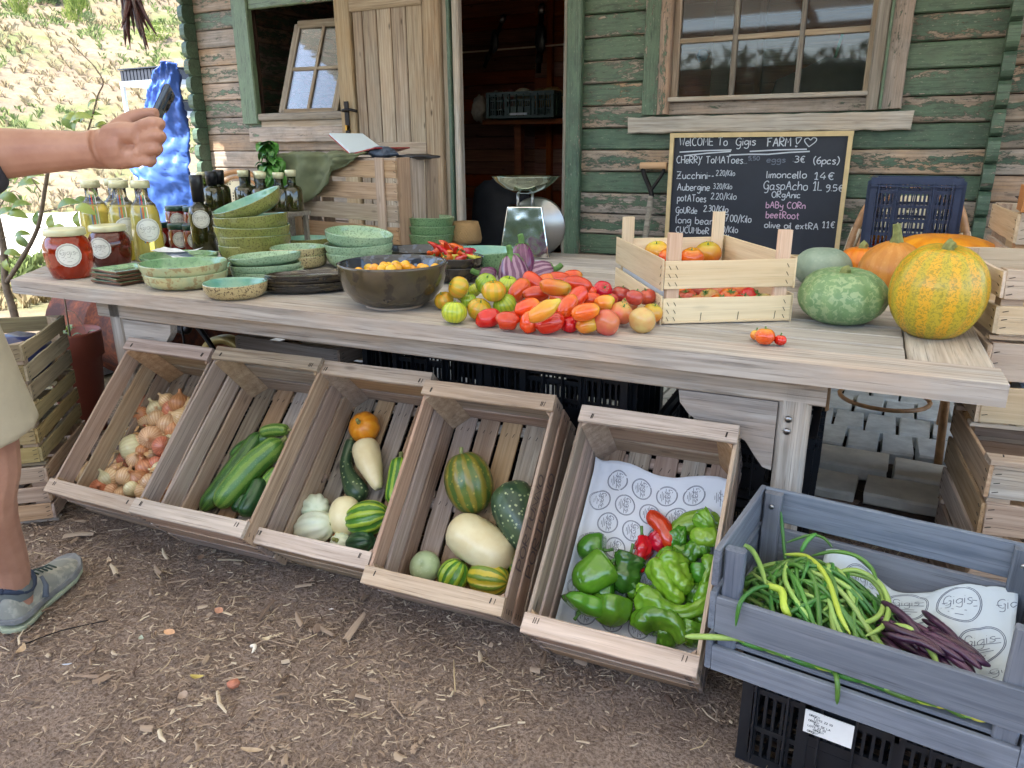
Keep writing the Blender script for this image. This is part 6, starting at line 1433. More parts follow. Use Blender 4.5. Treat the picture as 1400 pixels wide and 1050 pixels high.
for j, (u, v, r, kd) in enumerate(ON):
    lay = .0 if j % 3 else .02
    rm = .03
    for _ in range(2): p = crate_pt(0, u, v, rm*.9+lay+(.02 if v > 640 else 0)); rm = r*mpp(p)*1.22
    ax = Vector((rnd.uniform(-1,1), rnd.uniform(-.6,1), rnd.uniform(-.3,1))).normalized()
    o = ob('onion', om[j%4], F_[kd], None, Matrix.Translation(p) @ ax.to_track_quat('Z','Y').to_matrix().to_4x4() @ Matrix.Scale(rm, 4))
    desc = {'onion':'golden brown','onionr':'reddish brown','onionw':'pale cream'}[kd]
    lb = {0:'golden onion alone in the lower left corner of the leftmost crate',2:'largest shiny cream onion in the middle of the leftmost crate',5:'pointed pale onion near the top of the onion heap',4:'small brown onion highest on the left of the onion heap'}.get(j)
    tag(o, lb or f'{desc} onion heaped in the leftmost leaning crate', 'onion', None if lb else f'{desc} onions heaped in the leftmost crate')
    mb = MB()
    for q in range(9): a = rnd.uniform(0, 6.28); mb.tube([(0,0,-.84),(.18*math.cos(a),.18*math.sin(a),-1.0-.2*rnd.random()),(.45*math.cos(a),.45*math.sin(a),-1.1-.4*rnd.random())], [.03,.025,.015], 4)
    ob('root', mb.mesh('root'), straw, o)
# papery skins among the onions
mb = MB(); 
for j in range(150):
    u, v = rnd.uniform(112, 246), rnd.uniform(575, 668)
    if u < 190-(v-575)*.6+ -10: continue
    p = crate_pt(0, u, v, .055+rnd.uniform(-.01,.01)); a = rnd.uniform(0, 6.28); L = rnd.uniform(.012, .03)
    P = [p+Vector((math.cos(a)*L*(k/4-.5), math.sin(a)*L*(k/4-.5)*.8, .006*math.sin(k/4*3.14))) for k in range(5)]; s_ = Vector((-math.sin(a), math.cos(a), .3))*rnd.uniform(.003,.008)
    mb.add([q-s_ for q in P]+[q+s_ for q in P], [(k, k+1, k+6, k+5) for k in range(4)])
tag(ob('onion_skins', mb.mesh('onion_skins', True), plain('papery onion skin', c255(206,166,116), .6, var=.3, nscale=70)), 'loose papery skins scattered over the heap of onions', 'onion skins', kind='stuff')
# 2 zucchini and cucumbers
ZP = [.25,.8,.9,.95,1,1,1,.98,.93,.8,.3]
longveg(1, [(357,592),(322,640),(276,698)], 13, 'zgreen', 'dark green zucchini along the left side of the second crate', 'zucchini', ZP)
longveg(1, [(386,603),(343,640),(297,693)], 17, 'zlight', 'largest light green striped zucchini in the second crate', 'zucchini', ZP, lift=.012)
longveg(1, [(394,588),(376,588),(356,592)], 9, 'zlight', 'short zucchini end lying across the top of the second crate', 'zucchini', ZP, lift=.02)
longveg(1, [(380,640),(360,668),(340,700)], 10, 'zlight', 'zucchini half hidden below the largest one in the second crate', 'zucchini', ZP)
longveg(1, [(358,654),(347,680),(331,706)], 12, 'cuke', 'dark smooth cucumber at the lower right of the second crate', 'cucumber', ZP, lift=.012, stemend=False)
longveg(1, [(334,660),(330,680),(321,700)], 8, 'cuke', 'small cucumber between the large zucchini and the dark cucumber', 'cucumber', ZP, lift=.008, stemend=False)
longveg(1, [(372,596),(335,612),(318,628)], 10, 'zgreen', 'zucchini underneath the large ones, showing near the top', 'zucchini', ZP)
# 3 mixed squash
roundveg(2, 498, 584, 46, 38, 'porange', 'small orange pumpkin at the top of the third crate', 'pumpkin', 9, .06, axis=None)
longveg(2, [(480,603),(473,635),(484,665),(497,680)], 14, 'zspeck', 'curved dark green squash with a thin neck in the third crate', 'squash', [.5,.52,.5,.55,.62,.75,.9,1,1,.85,.4])
longveg(2, [(497,603),(505,632),(517,668)], 18, 'cream', 'cream pear shaped squash with brown end in the middle of the third crate', 'squash', [.35,.85,.98,1,1,.95,.85,.7,.55,.42,.25], lift=.005)
longveg(2, [(548,626),(545,655),(538,690)], 15, 'acorn', 'striped green squash cut off by the right side of the third crate', 'squash', ZP, lobes=10, amp=.08)
roundveg(2, 431, 695, 44, 40, 'white', 'white scalloped squash with a brown end in the lower third crate', 'squash', 9, .13, axis=(-20, 50), dim=.1, stem=False)
roundveg(2, 430, 722, 58, 46, 'white', 'white ribbed squash with a green stem at the lower left of the third crate', 'squash', 9, .12, axis=(5, 10), dim=.12, shift=.012)
roundveg(2, 472, 706, 44, 54, 'cream', 'cream yellow round squash behind the striped one in the third crate', 'squash', 0, 0, axis=(100, 10), dim=.05, stem=False)
roundveg(2, 502, 708, 62, 46, 'acorn', 'big green striped ribbed squash in the lower third crate', 'squash', 10, .14, axis=(5, 5), dim=.08, stem=False, shift=.012)
roundveg(2, 493, 743, 46, 34, 'dacorn', 'dark green squash against the front board of the third crate', 'squash', 8, .14, axis=(0, 20), shift=.015, stem=False)
roundveg(2, 466, 742, 32, 28, 'white', 'little pale green ribbed squash at the bottom of the third crate', 'squash', 9, .18, shift=.02)
roundveg(2, 462, 727, 24, 22, 'porange', 'orange squash just visible between the white ones in the third crate', 'squash', 9, .08)
# 4
roundveg(3, 641, 660, 64, 82, 'pumpg', 'green pumpkin with amber streaks in the fourth crate', 'pumpkin', 11, .07, axis=(105, 25), dim=.05)
longveg(3, [(693,662),(704,690),(722,740),(728,758)], 32, 'zspeck', 'dark green white flecked marrow at the right of the fourth crate', 'marrow', [.1,.62,.86,.97,1,.96,.85,.7,.52,.4,.3,.25], lobes=6, amp=.05, stemend=False)
longveg(3, [(616,718),(652,740),(698,772)], 29, 'cream', 'large creamy white oval squash in the fourth crate', 'squash', [.05,.62,.86,.96,1,1,1,.96,.88,.7,.05], lift=.004, stemend=False)
roundveg(3, 581, 775, 44, 40, 'pale', 'pale green smooth round squash at the lower left of the fourth crate', 'squash', 0, 0, stem=False, shift=.01)
roundveg(3, 620, 787, 42, 44, 'acorn', 'green ribbed squash between the pale and the yellow one in the fourth crate', 'squash', 9, .16, axis=(60, 10), dim=.08, shift=.012, stem=False)
roundveg(3, 668, 791, 60, 46, 'acorny', 'yellow and green striped ribbed squash at the front of the fourth crate', 'squash', 10, .14, axis=(-15, 8), dim=.08, shift=.016, stem=False)
roundveg(3, 702, 768, 30, 30, 'acorn', 'small green squash wedged under the marrow in the fourth crate', 'squash', 8, .14, stem=False)
# 5 paper and peppers
i5 = 4; o5, u5, v5, n5, M5 = CR[4]
def liner(a, b):
    q = noise.noise(Vector((a*5, b*6, 3)))*.006+noise.noise(Vector((a*14, b*14, 5)))*.003; m_ = .0125
    x = m_+(CW-2*m_)*a; L0 = .488+.012*math.sin(a*9)
    y = .02+L0*b
    e = max(0, abs(a-.5)-.44)/.06; zz = .014+abs(q)+.035*e*e
    x = .5*CW+(x-.5*CW)*(1-.015*e*e)
    if b > .93: zz += (b-.93)*.2
    return o5+u5*x+v5*y+n5*zz
flip[0] = False
LG = grid_logos(.36, .49, .026, .068)
sheet('lining_paper', .36, .49, liner, W['paper'], 'white paper printed with round logos lining the pepper crate', 44, 50, logos=LG, lr=.027, rot=-1.45)
def pepper(i, pts, rpx, kind, label, prof=None, lobes=3, amp=.22, wob=.12, lift=0, stalkon=True, wf=14, tw=.6, seed=0, sharp=1, name='pepper', cat='pepper', pt=None):
    f = pt or (lambda u, v, h: crate_pt(i, u, v, h))
    a0 = f(*pts[0], .03); k = mpp(a0)*1.22; rm = rpx*k
    P = spline([f(*p[:2], rm*.85+lift+(p[2] if len(p) > 2 else 0)) for p in pts], 14 if len(pts) < 4 else 9); m_ = len(P)
    pr = prof or [.25,.9,1,1,.95,.85,.72,.6,.45,.2]
    R = [max(.0008, rm*x) for x in lerp_list(pr, m_)]
    c = sum(P, Vector())/m_
    o = ob(name, sweep(name, [p-c for p in P], R, 30, lobes=lobes, amp=amp, wob=wob, wfreq=wf, twist=tw, seed=seed), F_[kind], None, Matrix.Translation(c))
    if stalkon:
        d = (P[0]-P[3]).normalized(); q = P[0]-c; ob('stalk', sweep('stalk', spline([q-d*.004, q+d*.008, q+d*.022+Vector((0,0,.005))], 4), lerp_list([.008,.0035,.0045], 9), 10), W['calyx'], o)
    tag(o, label, cat); return o
BELL = [.5,.93,1,1,.99,.96,.92,.86,.7,.45,.02]; BLUNT=[.45,.9,1,.98,.93,.86,.8,.74,.66,.5,.1]
pepper(4, [(836,768),(812,785),(783,800)], 22, 'pepper', 'big light green bell pepper on top at the left of the pepper crate', BELL, 3, .2, .05, .03, seed=1, tw=.2, wf=7)
pepper(4, [(826,752),(810,752),(798,768)], 20, 'pepper', 'green bell pepper behind the big light one in the pepper crate', BELL, 4, .2, .06, .01, seed=2, tw=.2, wf=7)
pepper(4, [(842,806),(822,806),(806,812)], 20, 'pepper', 'green bell pepper under the big light one in the pepper crate', BELL, 4, .2, .05, .0, stalkon=False, seed=3, tw=.2, wf=7)
pepper(4, [(791,838),(797,825),(800,812)], 28, 'pepper', 'bell pepper with its hollow stem end facing out, lower left of the pepper crate', [.02,.5,.8,.97,1,1,.95,.85,.6,.02], 4, .26, .05, .02, seed=4, tw=.1, wf=7)
pepper(4, [(838,815),(836,835),(834,858)], 23, 'pepper', 'lobed green bell pepper against the front board of the pepper crate', BELL, 4, .22, .05, .016, stalkon=False, seed=5, tw=.1, wf=7)
pepper(4, [(862,757),(856,778),(850,812)], 20, 'pepperd', 'dark green long pepper in the middle of the pepper crate', [.4,.9,1,.95,.8,.85,.95,.8,.5,.02], 3, .26, .14, .01, seed=6)
pepper(4, [(918,748),(907,722),(893,708),(884,703)], 10.5, 'pred', 'long glossy red pepper lying highest on the printed paper', [.5,.9,1,1,1,.95,.9,.8,.6,.1], 2, .05, .05, .02, seed=7)
pepper(4, [(878,733),(879,752),(872,768),(880,782)], 11, 'pred', 'crumpled red pepper left of the long red one', [.5,.75,1,1,.7,.65,.6,.5,.2], 3, .3, .3, .016, seed=8)
pepper(4, [(896,728),(900,742),(893,752)], 12, 'pred', 'short dull red pepper between the two other red ones', BELL, 3, .2, .15, .006, seed=9)
pepper(4, [(985,716),(958,712),(932,722),(926,745),(962,760)], 13, 'pepperl', 'folded light green pepper at the upper right of the pepper crate', BLUNT, 3, .25, .2, .01, seed=10)
pepper(4, [(975,708),(962,714),(955,724)], 14, 'pepperl', 'curled light green pepper highest at the right edge of the pepper crate', BELL, 3, .2, .2, .028, seed=11, stalkon=False)
pepper(4, [(982,733),(960,734),(944,726)], 12, 'pepperl', 'short light green pepper below the curled one at the right edge', BELL, 3, .2, .15, .03, seed=12, stalkon=False)
pepper(4, [(924,756),(921,775),(934,797),(945,808)], 17, 'pepperl', 'wrinkled light green pepper pointing down in the middle right', BLUNT, 3, .3, .28, .028, seed=13, stalkon=False)
pepper(4, [(896,764),(903,785),(918,808),(936,822)], 15, 'pepperl', 'long wrinkled light green pepper left of the middle one', BLUNT, 3, .3, .28, .028, seed=14, stalkon=False)
pepper(4, [(874,808),(888,820),(912,836),(945,836),(970,818)], 17, 'pepperl', 'long twisted light green pepper curving along the lower right', [.5,.9,1,1,.9,.7,.55,.5,.48,.4,.2], 3, .3, .25, .026, seed=15)
pepper(4, [(958,772),(957,784),(955,800)], 15, 'pepper', 'green pepper with its round hollow end towards the viewer at the right', BELL, 3, .18, .08, .012, seed=16, stalkon=False)
pepper(4, [(873,862),(884,845),(905,843),(925,855),(935,880)], 17, 'pepper', 'curled glossy green pepper with dark bruises near the front board', [.6,.9,1,1,1,.9,.8,.6,.4], 3, .25, .14, .022, seed=17, stalkon=False)
pepper(4, [(950,850),(945,868),(942,886)], 16, 'pepper', 'green pepper in the lower right corner of the pepper crate', BELL, 3, .26, .2, .01, seed=18, stalkon=False)
pepper(4, [(872,795),(868,808),(872,822)], 13, 'pepper', 'dark lower pepper below the red ones', BELL, 3, .26, .2, .0, seed=19, stalkon=False)
pepper(4, [(868,838),(880,842),(890,838)], 12, 'pepper', 'small pepper tip between the bell peppers and the curled one', BELL, 3, .26, .2, .0, seed=20, stalkon=False)
for j, (a, b, c, lb) in enumerate((((968,742),(950,752),(935,770),'light green pepper tucked under the folded one at the right'),((975,760),(968,785),(962,810),'light green pepper along the right side of the pepper crate'),((905,752),(915,768),(912,790),'short wrinkled light green pepper below the red ones'),((940,735),(925,735),(908,745),'wrinkled light green pepper end beside the dull red one'),((975,800),(960,822),(955,845),'light green pepper low at the right side of the pepper crate'),((885,800),(880,822),(888,845),'knobbly light green pepper left of the long twisted one'),((930,845),(950,838),(970,850),'green pepper just above the lower right corner'))):
    pepper(4, [a, b, c], 13, 'pepperl' if j % 3 else 'pepper', lb, BLUNT, 3, .3, .3, .016+.004*(j%3), seed=50+j, stalkon=False)
for j, (u, v) in enumerate(((905,810),(930,770),(955,815),(915,870),(965,790),(900,850))): pepper(4, [(u-14,v-6),(u,v),(u+15,v+6)], 16, 'pepper', 'green pepper hidden underneath the light green ones', BELL, 3, .25, .2, -.004, seed=30+j, stalkon=False)['group'] = 'peppers at the bottom of the heap'
# ------------------------------------------------------------ blue crate contents
def bpt(u, v, z): return onz(u, v, .275+z)
flip[0] = False
LGs = grid_logos(.34, .30, .036, .085)
def bliner(a, b):
    q = noise.noise(Vector((a*5+2, b*5, 3)))*.012
    x = .14+.34*a; y = .02+.27*b*1.05
    if y > BD-.03: zz = .02+(y-(BD-.03)); y = BD-.03
    else: zz = .02
    rise = max(0, b-.45)/.55; zz = .022+.062*rise**1.2*(1+.5*math.sin(a*8.5+.9))+abs(q)
    if a > .85: zz += (a-.85)*.25
    return BW(x, y, zz)
sheet('lining_paper', .34, .30, bliner, plain('blue grey paper', c255(190,202,210), .75), 'pale printed paper with rounded logos standing up at the back of the blue crate', 40, 34, logos=LGs, lr=.036, rot=.1)
r6 = random.Random(21)
bfill = ob('bean_bed', blob('bean_bed', .10, 3, (1.55,1.15,.62), wob=.2), F_['bean'], None, Matrix.Translation(BW(.15, .15, .045)))
bpy.data.objects.remove(bfill)
def bean(P, r, kind, label, group=None, cat='bean', name='bean', n=8):
    Q = spline(P, 7); m_ = len(Q); c = sum(Q, Vector())/m_
    R = lerp_list([r*.35, r*.9, r, r*1.05, r, r*1.04, r, r*.85, r*.25], m_)
    o = ob(name, sweep(name, [q-c for q in Q], R, n, wob=.12, wfreq=24, seed=r6.random()*9), F_[kind], None, Matrix.Translation(c)); tag(o, label, cat, group); return o
for j in range(150):
    cx, cy = r6.gauss(.15, .075), r6.gauss(.15, .062); cx = min(.30, max(.045, cx)); cy = min(.27, max(.05, cy))
    hh = .118*math.exp(-((cx-.15)**2/.012+(cy-.16)**2/.011))+.024
    z = hh*(.3+.7*min(1, j/70)); a = r6.choice((r6.gauss(-1.0,.35), r6.gauss(.3,.6), r6.gauss(-.8,.3))); L = r6.uniform(.12,.22); c1 = r6.uniform(-.05,.05)
    P = []
    for s_ in (-1,-.5,0,.5,1):
        x = cx+math.cos(a)*L/2*s_-math.sin(a)*c1*(1-s_*s_); y = cy+math.sin(a)*L/2*s_+math.cos(a)*c1*(1-s_*s_)
        x = min(BL-.02, max(.02, x)); y = min(BD-.022, max(.022, y))
        zz = .014+.125*math.exp(-((x-.14)**2/.019+(y-.16)**2/.019))*(.25+.75*min(1, j/110))+r6.uniform(-.005,.008)
        P.append(BW(x, y, zz))
    bean(P, r6.uniform(.0040,.0053), 'bean' if j % 4 else 'beanl', 'slim green bean tangled in the heap on the left of the blue crate' if j % 4 else 'lighter green bean tangled in the heap on the left of the blue crate', 'green beans heaped in the blue crate' if j % 4 else 'lighter beans heaped in the blue crate')
def pxb(L): return [bpt(u, v, z) for u, v, z in L]
bean(pxb([(1073,758,.13),(1100,760,.14),(1120,775,.142),(1135,800,.135),(1148,840,.12),(1163,868,.10)]), .0050, 'beany', 'long yellowish bean arching over the top of the bean heap')
bean(pxb([(1138,792,.10),(1160,784,.11),(1190,792,.105),(1207,815,.09),(1203,840,.085),(1178,852,.08),(1150,845,.08)]), .0052, 'beanl', 'thick pale bean forming the inner loop at the right of the heap')
bean(pxb([(1130,790,.11),(1165,779,.12),(1200,795,.11),(1215,825,.095),(1208,855,.085),(1183,870,.08)]), .0052, 'beanl', 'thick pale bean forming the outer loop at the right of the heap')
bean(pxb([(1110,760,.12),(1140,754,.14),(1170,760,.14),(1190,775,.13),(1199,793,.12)]), .0042, 'bean', 'long green bean arching high above the pale loops')
bean([BW(.09,.20,.07), BW(.07,.235,.11), BW(.055,.262,.15), BW(.046,.27,.185)], .0036, 'bean', 'single green bean end standing up beside the back corner post')
bean([BW(.09,.10,.11), BW(.065,.05,.128), BW(.05,.012,.126), BW(.045,-.009,.112), BW(.043,-.011,.07)], .0042, 'bean', 'bean hanging over the front board of the blue crate')
bean(pxb([(1095,755,.14),(1103,740,.16),(1116,729,.17)]), .0046, 'bean', 'bean tip pointing up at the top of the heap')
bean(pxb([(1075,742,.14),(1105,732,.15),(1125,735,.15),(1138,749,.14)]), .0030, 'bean', 'thin curved bean touching the upper back board')
bean(pxb([(1012,743,.12),(1028,752,.12),(1040,775,.11),(1047,800,.10)]), .0052, 'beanl', 'stout bean reaching to the front left corner post')
bean(pxb([(1047,800,.12),(1068,808,.12),(1072,830,.11),(1080,845,.09)]), .0072, 'beany', 'flat folded yellow green pod in the bean heap')
bean([BW(.005,-.004,.027)+Vector((-.05,-.03,.004)), BW(-.01,-.012,.027), BW(.05,.02,.026), BW(.10,.03,.03)], .0058, 'beanl', 'pale bean poking out through the left gap of the blue crate')
bean([BW(.21,.03,.028), BW(.222,.0,.027), BW(.228,-.010,.012), BW(.231,-.012,-.02)], .0045, 'bean', 'bean end hanging out through the front gap of the blue crate')
for j in range(26):
    x = .04+.36*j/26; bean([BW(x-.035, .022+.004*(j%3), .018), BW(x, .021+.004*(j%2), .030-.006*(j%3)), BW(x+.05, .022+.003*(j%3), .014+.004*(j%4))], .0058, ['bean','beanl','bean','beany'][j%4], 'bean lying along the front gap of the blue crate', 'beans showing through the front gap', name='bean')
for j in range(4):
    o = ob('chilli', blob('chilli', .013, j, (1.6,.9,.9), wob=.15), F_['chyel'], None, Matrix.Translation(BW(.36+.026*j, .030, .024))); tag(o, 'yellow green pepper showing in the right part of the front gap', 'pepper', 'yellow green peppers in the front gap')
for j in range(34):
    cx, cy = .345+r6.uniform(-.05,.055), .115+r6.uniform(-.045,.05); a = r6.gauss(-.55,.3); L = r6.uniform(.09,.13); z = .040+.022*r6.random()+.02*(j>12)+.014*(j>24)
    P = [BW(cx+math.cos(a)*L/2*s_, cy+math.sin(a)*L/2*s_+.008*(1-s_*s_)*r6.uniform(-1,1), z+.006*(1-s_*s_)) for s_ in (-1,-.4,.3,1)]
    bean(P, r6.uniform(.0058,.0078), 'beanp', 'dark purple bean in the small pile on the right of the blue crate', 'purple beans in the blue crate')
bean([BW(.285,.12,.085), BW(.32,.115,.092), BW(.35,.09,.085), BW(.37,.06,.075)], .006, 'beanl', 'dull green bean lying on the purple beans')
# ------------------------------------------------------------ stacked crates at the left and right
C0 = onz(79, 714, 0); uL = Vector((.74,.67,0)).normalized(); vL = Vector((-uL.y, uL.x, 0)); wL = .31
hz_ = ony(22, 470, C0.y).z; hh_ = hz_/3-.014
for k in range(3):
    q = Vector((rnd.uniform(-.008,.008), rnd.uniform(-.008,.008), 0)); o = C0-uL*wL+q+Vector((0,0,.012+k*(hh_+.014)))
    a = rnd.uniform(-.03,.03); u2 = Matrix.Rotation(a, 3, 'Z') @ uL; v2 = Matrix.Rotation(a, 3, 'Z') @ vL
    wood_crate('timber_crate', ['bottom timber crate of the left stack, beside the shoe','middle timber crate of the left stack','top timber crate of the left stack with blue showing through its slats'][k], wL, .46, hh_, basis(u2, v2, (0,0,1), o), 'stacked timber crates at the left', ms=['crate2','olivewood','olivewood'][k], capped=False, seed=60+k, rag=.002)
bz = ob('blue_bag', blob('blue_bag', .13, 3, (.9,1.3,.75), wob=.25), plain('dark blue plastic bag', c255(30,44,96), .3, coat=.4), None, Matrix.Translation(C0-uL*.15+vL*.24+Vector((0,0,2*(hh_+.014)+.09)))); tag(bz, 'dark blue plastic bag inside the top crate of the left stack', 'bag')
# right stack: lower crates under the table edge, upper ones beside it
def rstack(px_c, y, yaw, zs, ws, L, mats, labs, grp, cap=False, slats=3):
    p = ony(*px_c, y)
    for k, (z0, z1) in enumerate(zs):
        a = yaw+rnd.uniform(-.03,.03); u2 = Vector((math.cos(a), math.sin(a), 0)); v2 = Vector((-u2.y, u2.x, 0))
        wood_crate('timber_crate', labs[k], ws, L, z1-z0-.014, basis(u2, v2, (0,0,1), (p.x+rnd.uniform(-.008,.012), p.y+rnd.uniform(-.01,.01), z0+.012)), grp, ms=mats[k], capped=cap, seed=80+k+int(y*10), rag=.0022, slats=slats)
    return p
rstack((1338, 700), 1.80, .10, ((.0,.27),(.27,.54)), .36, .42, ('crate','crate2'), ('bottom timber crate of the right stack under the table corner','second timber crate of the right stack, close under the tabletop edge'), 'stacked timber crates at the right', True)
pR = rstack((1352, 470), 2.02, .16, ((.54,.76),(.76,.93)), .40, .44, ('ply','ply'), ('pale crate of the right stack level with the tabletop','pale top crate of the right stack beside the yellow pumpkin'), 'stacked timber crates at the right', False, 2)
pR2 = rstack((1368, 400), 2.55, .05, ((.0,.27),(.27,.54),(.54,.81),(.81,1.02)), .42, .44, ('crate','crate2','ply','ply'), ('bottom crate of the rear right stack in the shade','second crate of the rear right stack','third pale crate of the rear right stack','uppermost pale crate of the rear right stack holding dark cloth'), 'crates stacked behind on the right', False, 2)
o = ob('dark_cloth', blob('dark_cloth', .10, 4, (1.3,1,.6), wob=.5), plain('charcoal cloth', c255(62,58,62), .8, var=.3), None, Matrix.Translation((pR2.x+.17, 2.72, 1.03))); tag(o, 'charcoal cloth bundle on the uppermost rear right crate', 'cloth')
o = ob('brown_carton', MB().box((0,0,0), (.10,.12,.07)).mesh('brown_carton'), plain('brown carton', c255(176,120,70), .8), None, Matrix.Translation((pR2.x+.06, 2.60, 1.055))); tag(o, 'small brown carton at the front of the uppermost rear right crate', 'box')
o = ob('lilac_bag', blob('lilac_bag', .07, 4, (1,1,.6), wob=.3), plain('lilac plastic', c255(190,160,196), .4), None, Matrix.Translation((pR.x+.16, 2.10, .80))); tag(o, 'lilac plastic bag inside the pale top crate', 'bag')
o = ob('blue_tub', MB().box((0,0,0), (.22,.2,.06)).mesh('blue_tub'), plain('pale blue plastic', c255(150,176,206), .4), None, Matrix.Translation((pR.x+.2, 2.15, .61))); tag(o, 'pale blue flat tub inside the crate level with the tabletop', 'tub')
# ------------------------------------------------------------ pot, lemon tree, barrel, wheel
pp = onz(105, 592, 0); ph = ony(115, 462, pp.y).z; kp = mpp((pp.x, pp.y, ph)); Rp = 40*kp
pt = thing('potted_plant', 'brown plastic pot with a bare twiggy seedling beside the left crates', 'plant', (pp.x, pp.y+.05, 0))
ob('pot', lathe('pot', [(0,0),(Rp*.66,0),(Rp*.88,ph*.74),(Rp*.98,ph*.76),(Rp,ph*.98),(Rp*.97,ph),(Rp*.92,ph*.98),(Rp*.90,ph*.86),(0,ph*.86)], 40), W['terra'], pt)
ob('soil', lathe('soil', [(Rp*.89,ph*.88),(Rp*.5,ph*.90),(0,ph*.89)], 24, wob=.1), W['soil'], pt)
bark = plain('grey bark', c255(112,100,86), .85, var=.3, nscale=40, bump=.4)
lf = Mt('lemon leaf'); lf.B(Base_Color=lf.mix(lf.rand(), c255(92,122,44), c255(140,156,66)), Roughness=.4, Coat_Weight=.2); LEAF = lf.m
ob('stem', sweep('stem', spline([(0,0,ph*.88),(.01,0,ph*1.2),(.0,.01,ph*1.45),(.012,0,ph*1.85)]), lerp_list([.004,.003,.002], 25), 6), bark, pt)
ob('twig', sweep('twig', spline([(.005,0,ph*1.2),(.07,.0,ph*1.18),(.12,0,ph*1.02)]), lerp_list([.002,.001], 17), 5), bark, pt)
lmesh = leafmesh(.07, .036, -.9); lsm = leafmesh(.045, .022, -1)
for i in range(12):
    a = rnd.uniform(0, 6.28); r = rnd.uniform(.02, Rp*.7); ob('leaf', lsm, LEAF, pt, Matrix.Translation((r*math.cos(a), r*math.sin(a), ph*.93+rnd.uniform(0,.05))) @ Matrix.Rotation(a, 4, 'Z') @ Matrix.Rotation(rnd.uniform(-1.2,.2), 4, 'Y'))
yt = 2.0; tr = thing('lemon_tree', 'young lemon tree with sparse leaves at the left edge behind the arm', 'tree', (ony(20,440,yt).x, yt, 0)); TO = tr.location.copy()
def tp(u, v, dy=0): return ony(u, v, yt+dy)-TO
def branch(pts, r0, r1, nm='branch'):
    P = spline([tp(*p) for p in pts], 6); ob(nm, sweep(nm, P, lerp_list([r0, r1], len(P)), 9, wob=.1), bark, tr); return P
branch([(40,640,0),(30,520,0),(22,440,0),(8,390,0),(5,340,.02),(-8,280,.03),(-30,200,.05)], .020, .012, 'trunk')
b1 = branch([(10,385,0),(32,350,0),(52,310,0),(62,255,0),(68,215,0),(70,180,0)], .011, .006)
b2 = branch([(118,186,0),(126,160,0),(134,130,0),(141,112,0),(128,90,0),(110,72,0),(92,53,0)], .0035, .0015)
branch([(70,180,0),(95,185,.02),(118,186,0)], .005, .0035); branch([(124,175,0),(138,172,0),(146,168,0)], .002, .001, 'twig')
branch([(56,290,0),(80,285,0),(102,280,0)], .003, .001, 'twig'); branch([(56,262,0),(46,248,0),(40,235,0)], .003, .001, 'twig'); branch([(-5,290,.02),(15,262,.02),(30,268,.02)], .003, .001, 'twig'); branch([(0,330,.02),(15,320,.02),(28,318,.02)], .003, .001, 'twig')
for (u, v, a, s_) in ((98,160,-.3,1.0),(108,160,.2,1.2),(120,158,.4,1.2),(92,168,-.8,.9),(103,170,1.2,.9),(126,140,.6,.8),(140,172,-.4,.9),(90,278,.3,1.3),(115,285,-.4,1.1),(70,305,-1.3,1.1),(50,300,-1.4,1.0),(82,312,-.5,.9),(105,300,-1.4,.9),(60,345,-1.4,.9),(110,275,.1,1.2),(5,245,.3,1.2),(35,250,.2,1.3),(12,270,-.4,1.3),(25,280,.3,1.2),(5,290,.5,1.3),(28,320,.2,1.0),(15,345,-.2,1.0),(30,330,-.7,1.0),(8,362,-1.2,.9),(22,292,-.2,1.2),(3,262,.8,1.2),(45,240,.3,1.1)):
    q = tp(u, v, rnd.uniform(-.05,.05)); d = (r_*math.cos(a)+u_*math.sin(a)).normalized(); y = (Vector((0,-.7,.7)).cross(d)).normalized()
    l = ob('leaf', lmesh, LEAF, tr, basis(d, y, d.cross(y), q)); l.scale = (s_*1.15, s_*1.1, s_)
rust = Mt('rusty enamel'); vv_ = rust.coord(); nr = rust.noise(vv_, 7, 6, .7); zz_ = rust.n('SeparateXYZ', {0: rust.n('TexCoord').outputs['Object']}).outputs['Z']
rust.B(Base_Color=rust.mix(rust.ramp(nr, [(.35,0),(.6,1)]), rust.mix(rust.ramp(rust.noise(vv_, 60, 4, .6), [(.4,0),(.6,1)]), c255(150,78,40), c255(112,58,36)), c255(66,36,32)), Roughness=.75, Metallic=.2).bump(nr, .6, .005)
ba, bb = ony(84, 412, 2.45), ony(192, 415, 2.45)
brr = thing('rusty_barrel', 'rusty steel drum lying on its side behind the potted plant', 'barrel', ((ba.x+bb.x)/2+.2, 2.55, .0)); bL = 1.0
P = [(-bL/2,0,.27),(-bL/2+.01,0,.27),(-bL*.17,0,.27),(-bL*.155,0,.27),(-bL*.14,0,.27),(bL*.14,0,.27),(bL*.155,0,.27),(bL*.17,0,.27),(bL/2-.01,0,.27),(bL/2,0,.27)]
ob('drum', sweep('drum', P, [.235,.24,.23,.245,.23,.23,.245,.23,.24,.235], 40), rust.m, brr)
for x in (-.35,.35): ob('chock', MB().box((x,0,.02), (.08,.4,.04)).mesh('chock'), W['greyb'], brr)
wa = ony(298, 447, 2.25); wr = .175
wh = thing('round_tray', 'round brown wooden disc with a grooved golden rim standing under the table', 'disc', (wa.x, 2.28, wa.z-wr))
ob('disc', lathe('disc', [(0,-.012),(wr*.8,-.012),(wr*.8,.004),(wr*.4,.006),(0,.002)], 48), plain('brown lacquer', c255(126,78,46), .35, var=.2), wh, Matrix.Rotation(math.pi/2, 4, 'X'))
ob('rim', lathe('rim', [(wr*.78,-.03),(wr*.99,-.03),(wr,-.015),(wr*.975,-.01),(wr,-.004),(wr*.975,.001),(wr,.007),(wr*.975,.012),(wr,.02),(wr*.8,.018),(wr*.78,-.03)], 60), plain('worn golden rim', c255(168,146,84), .4, .3), wh, Matrix.Rotation(math.pi/2, 4, 'X'))
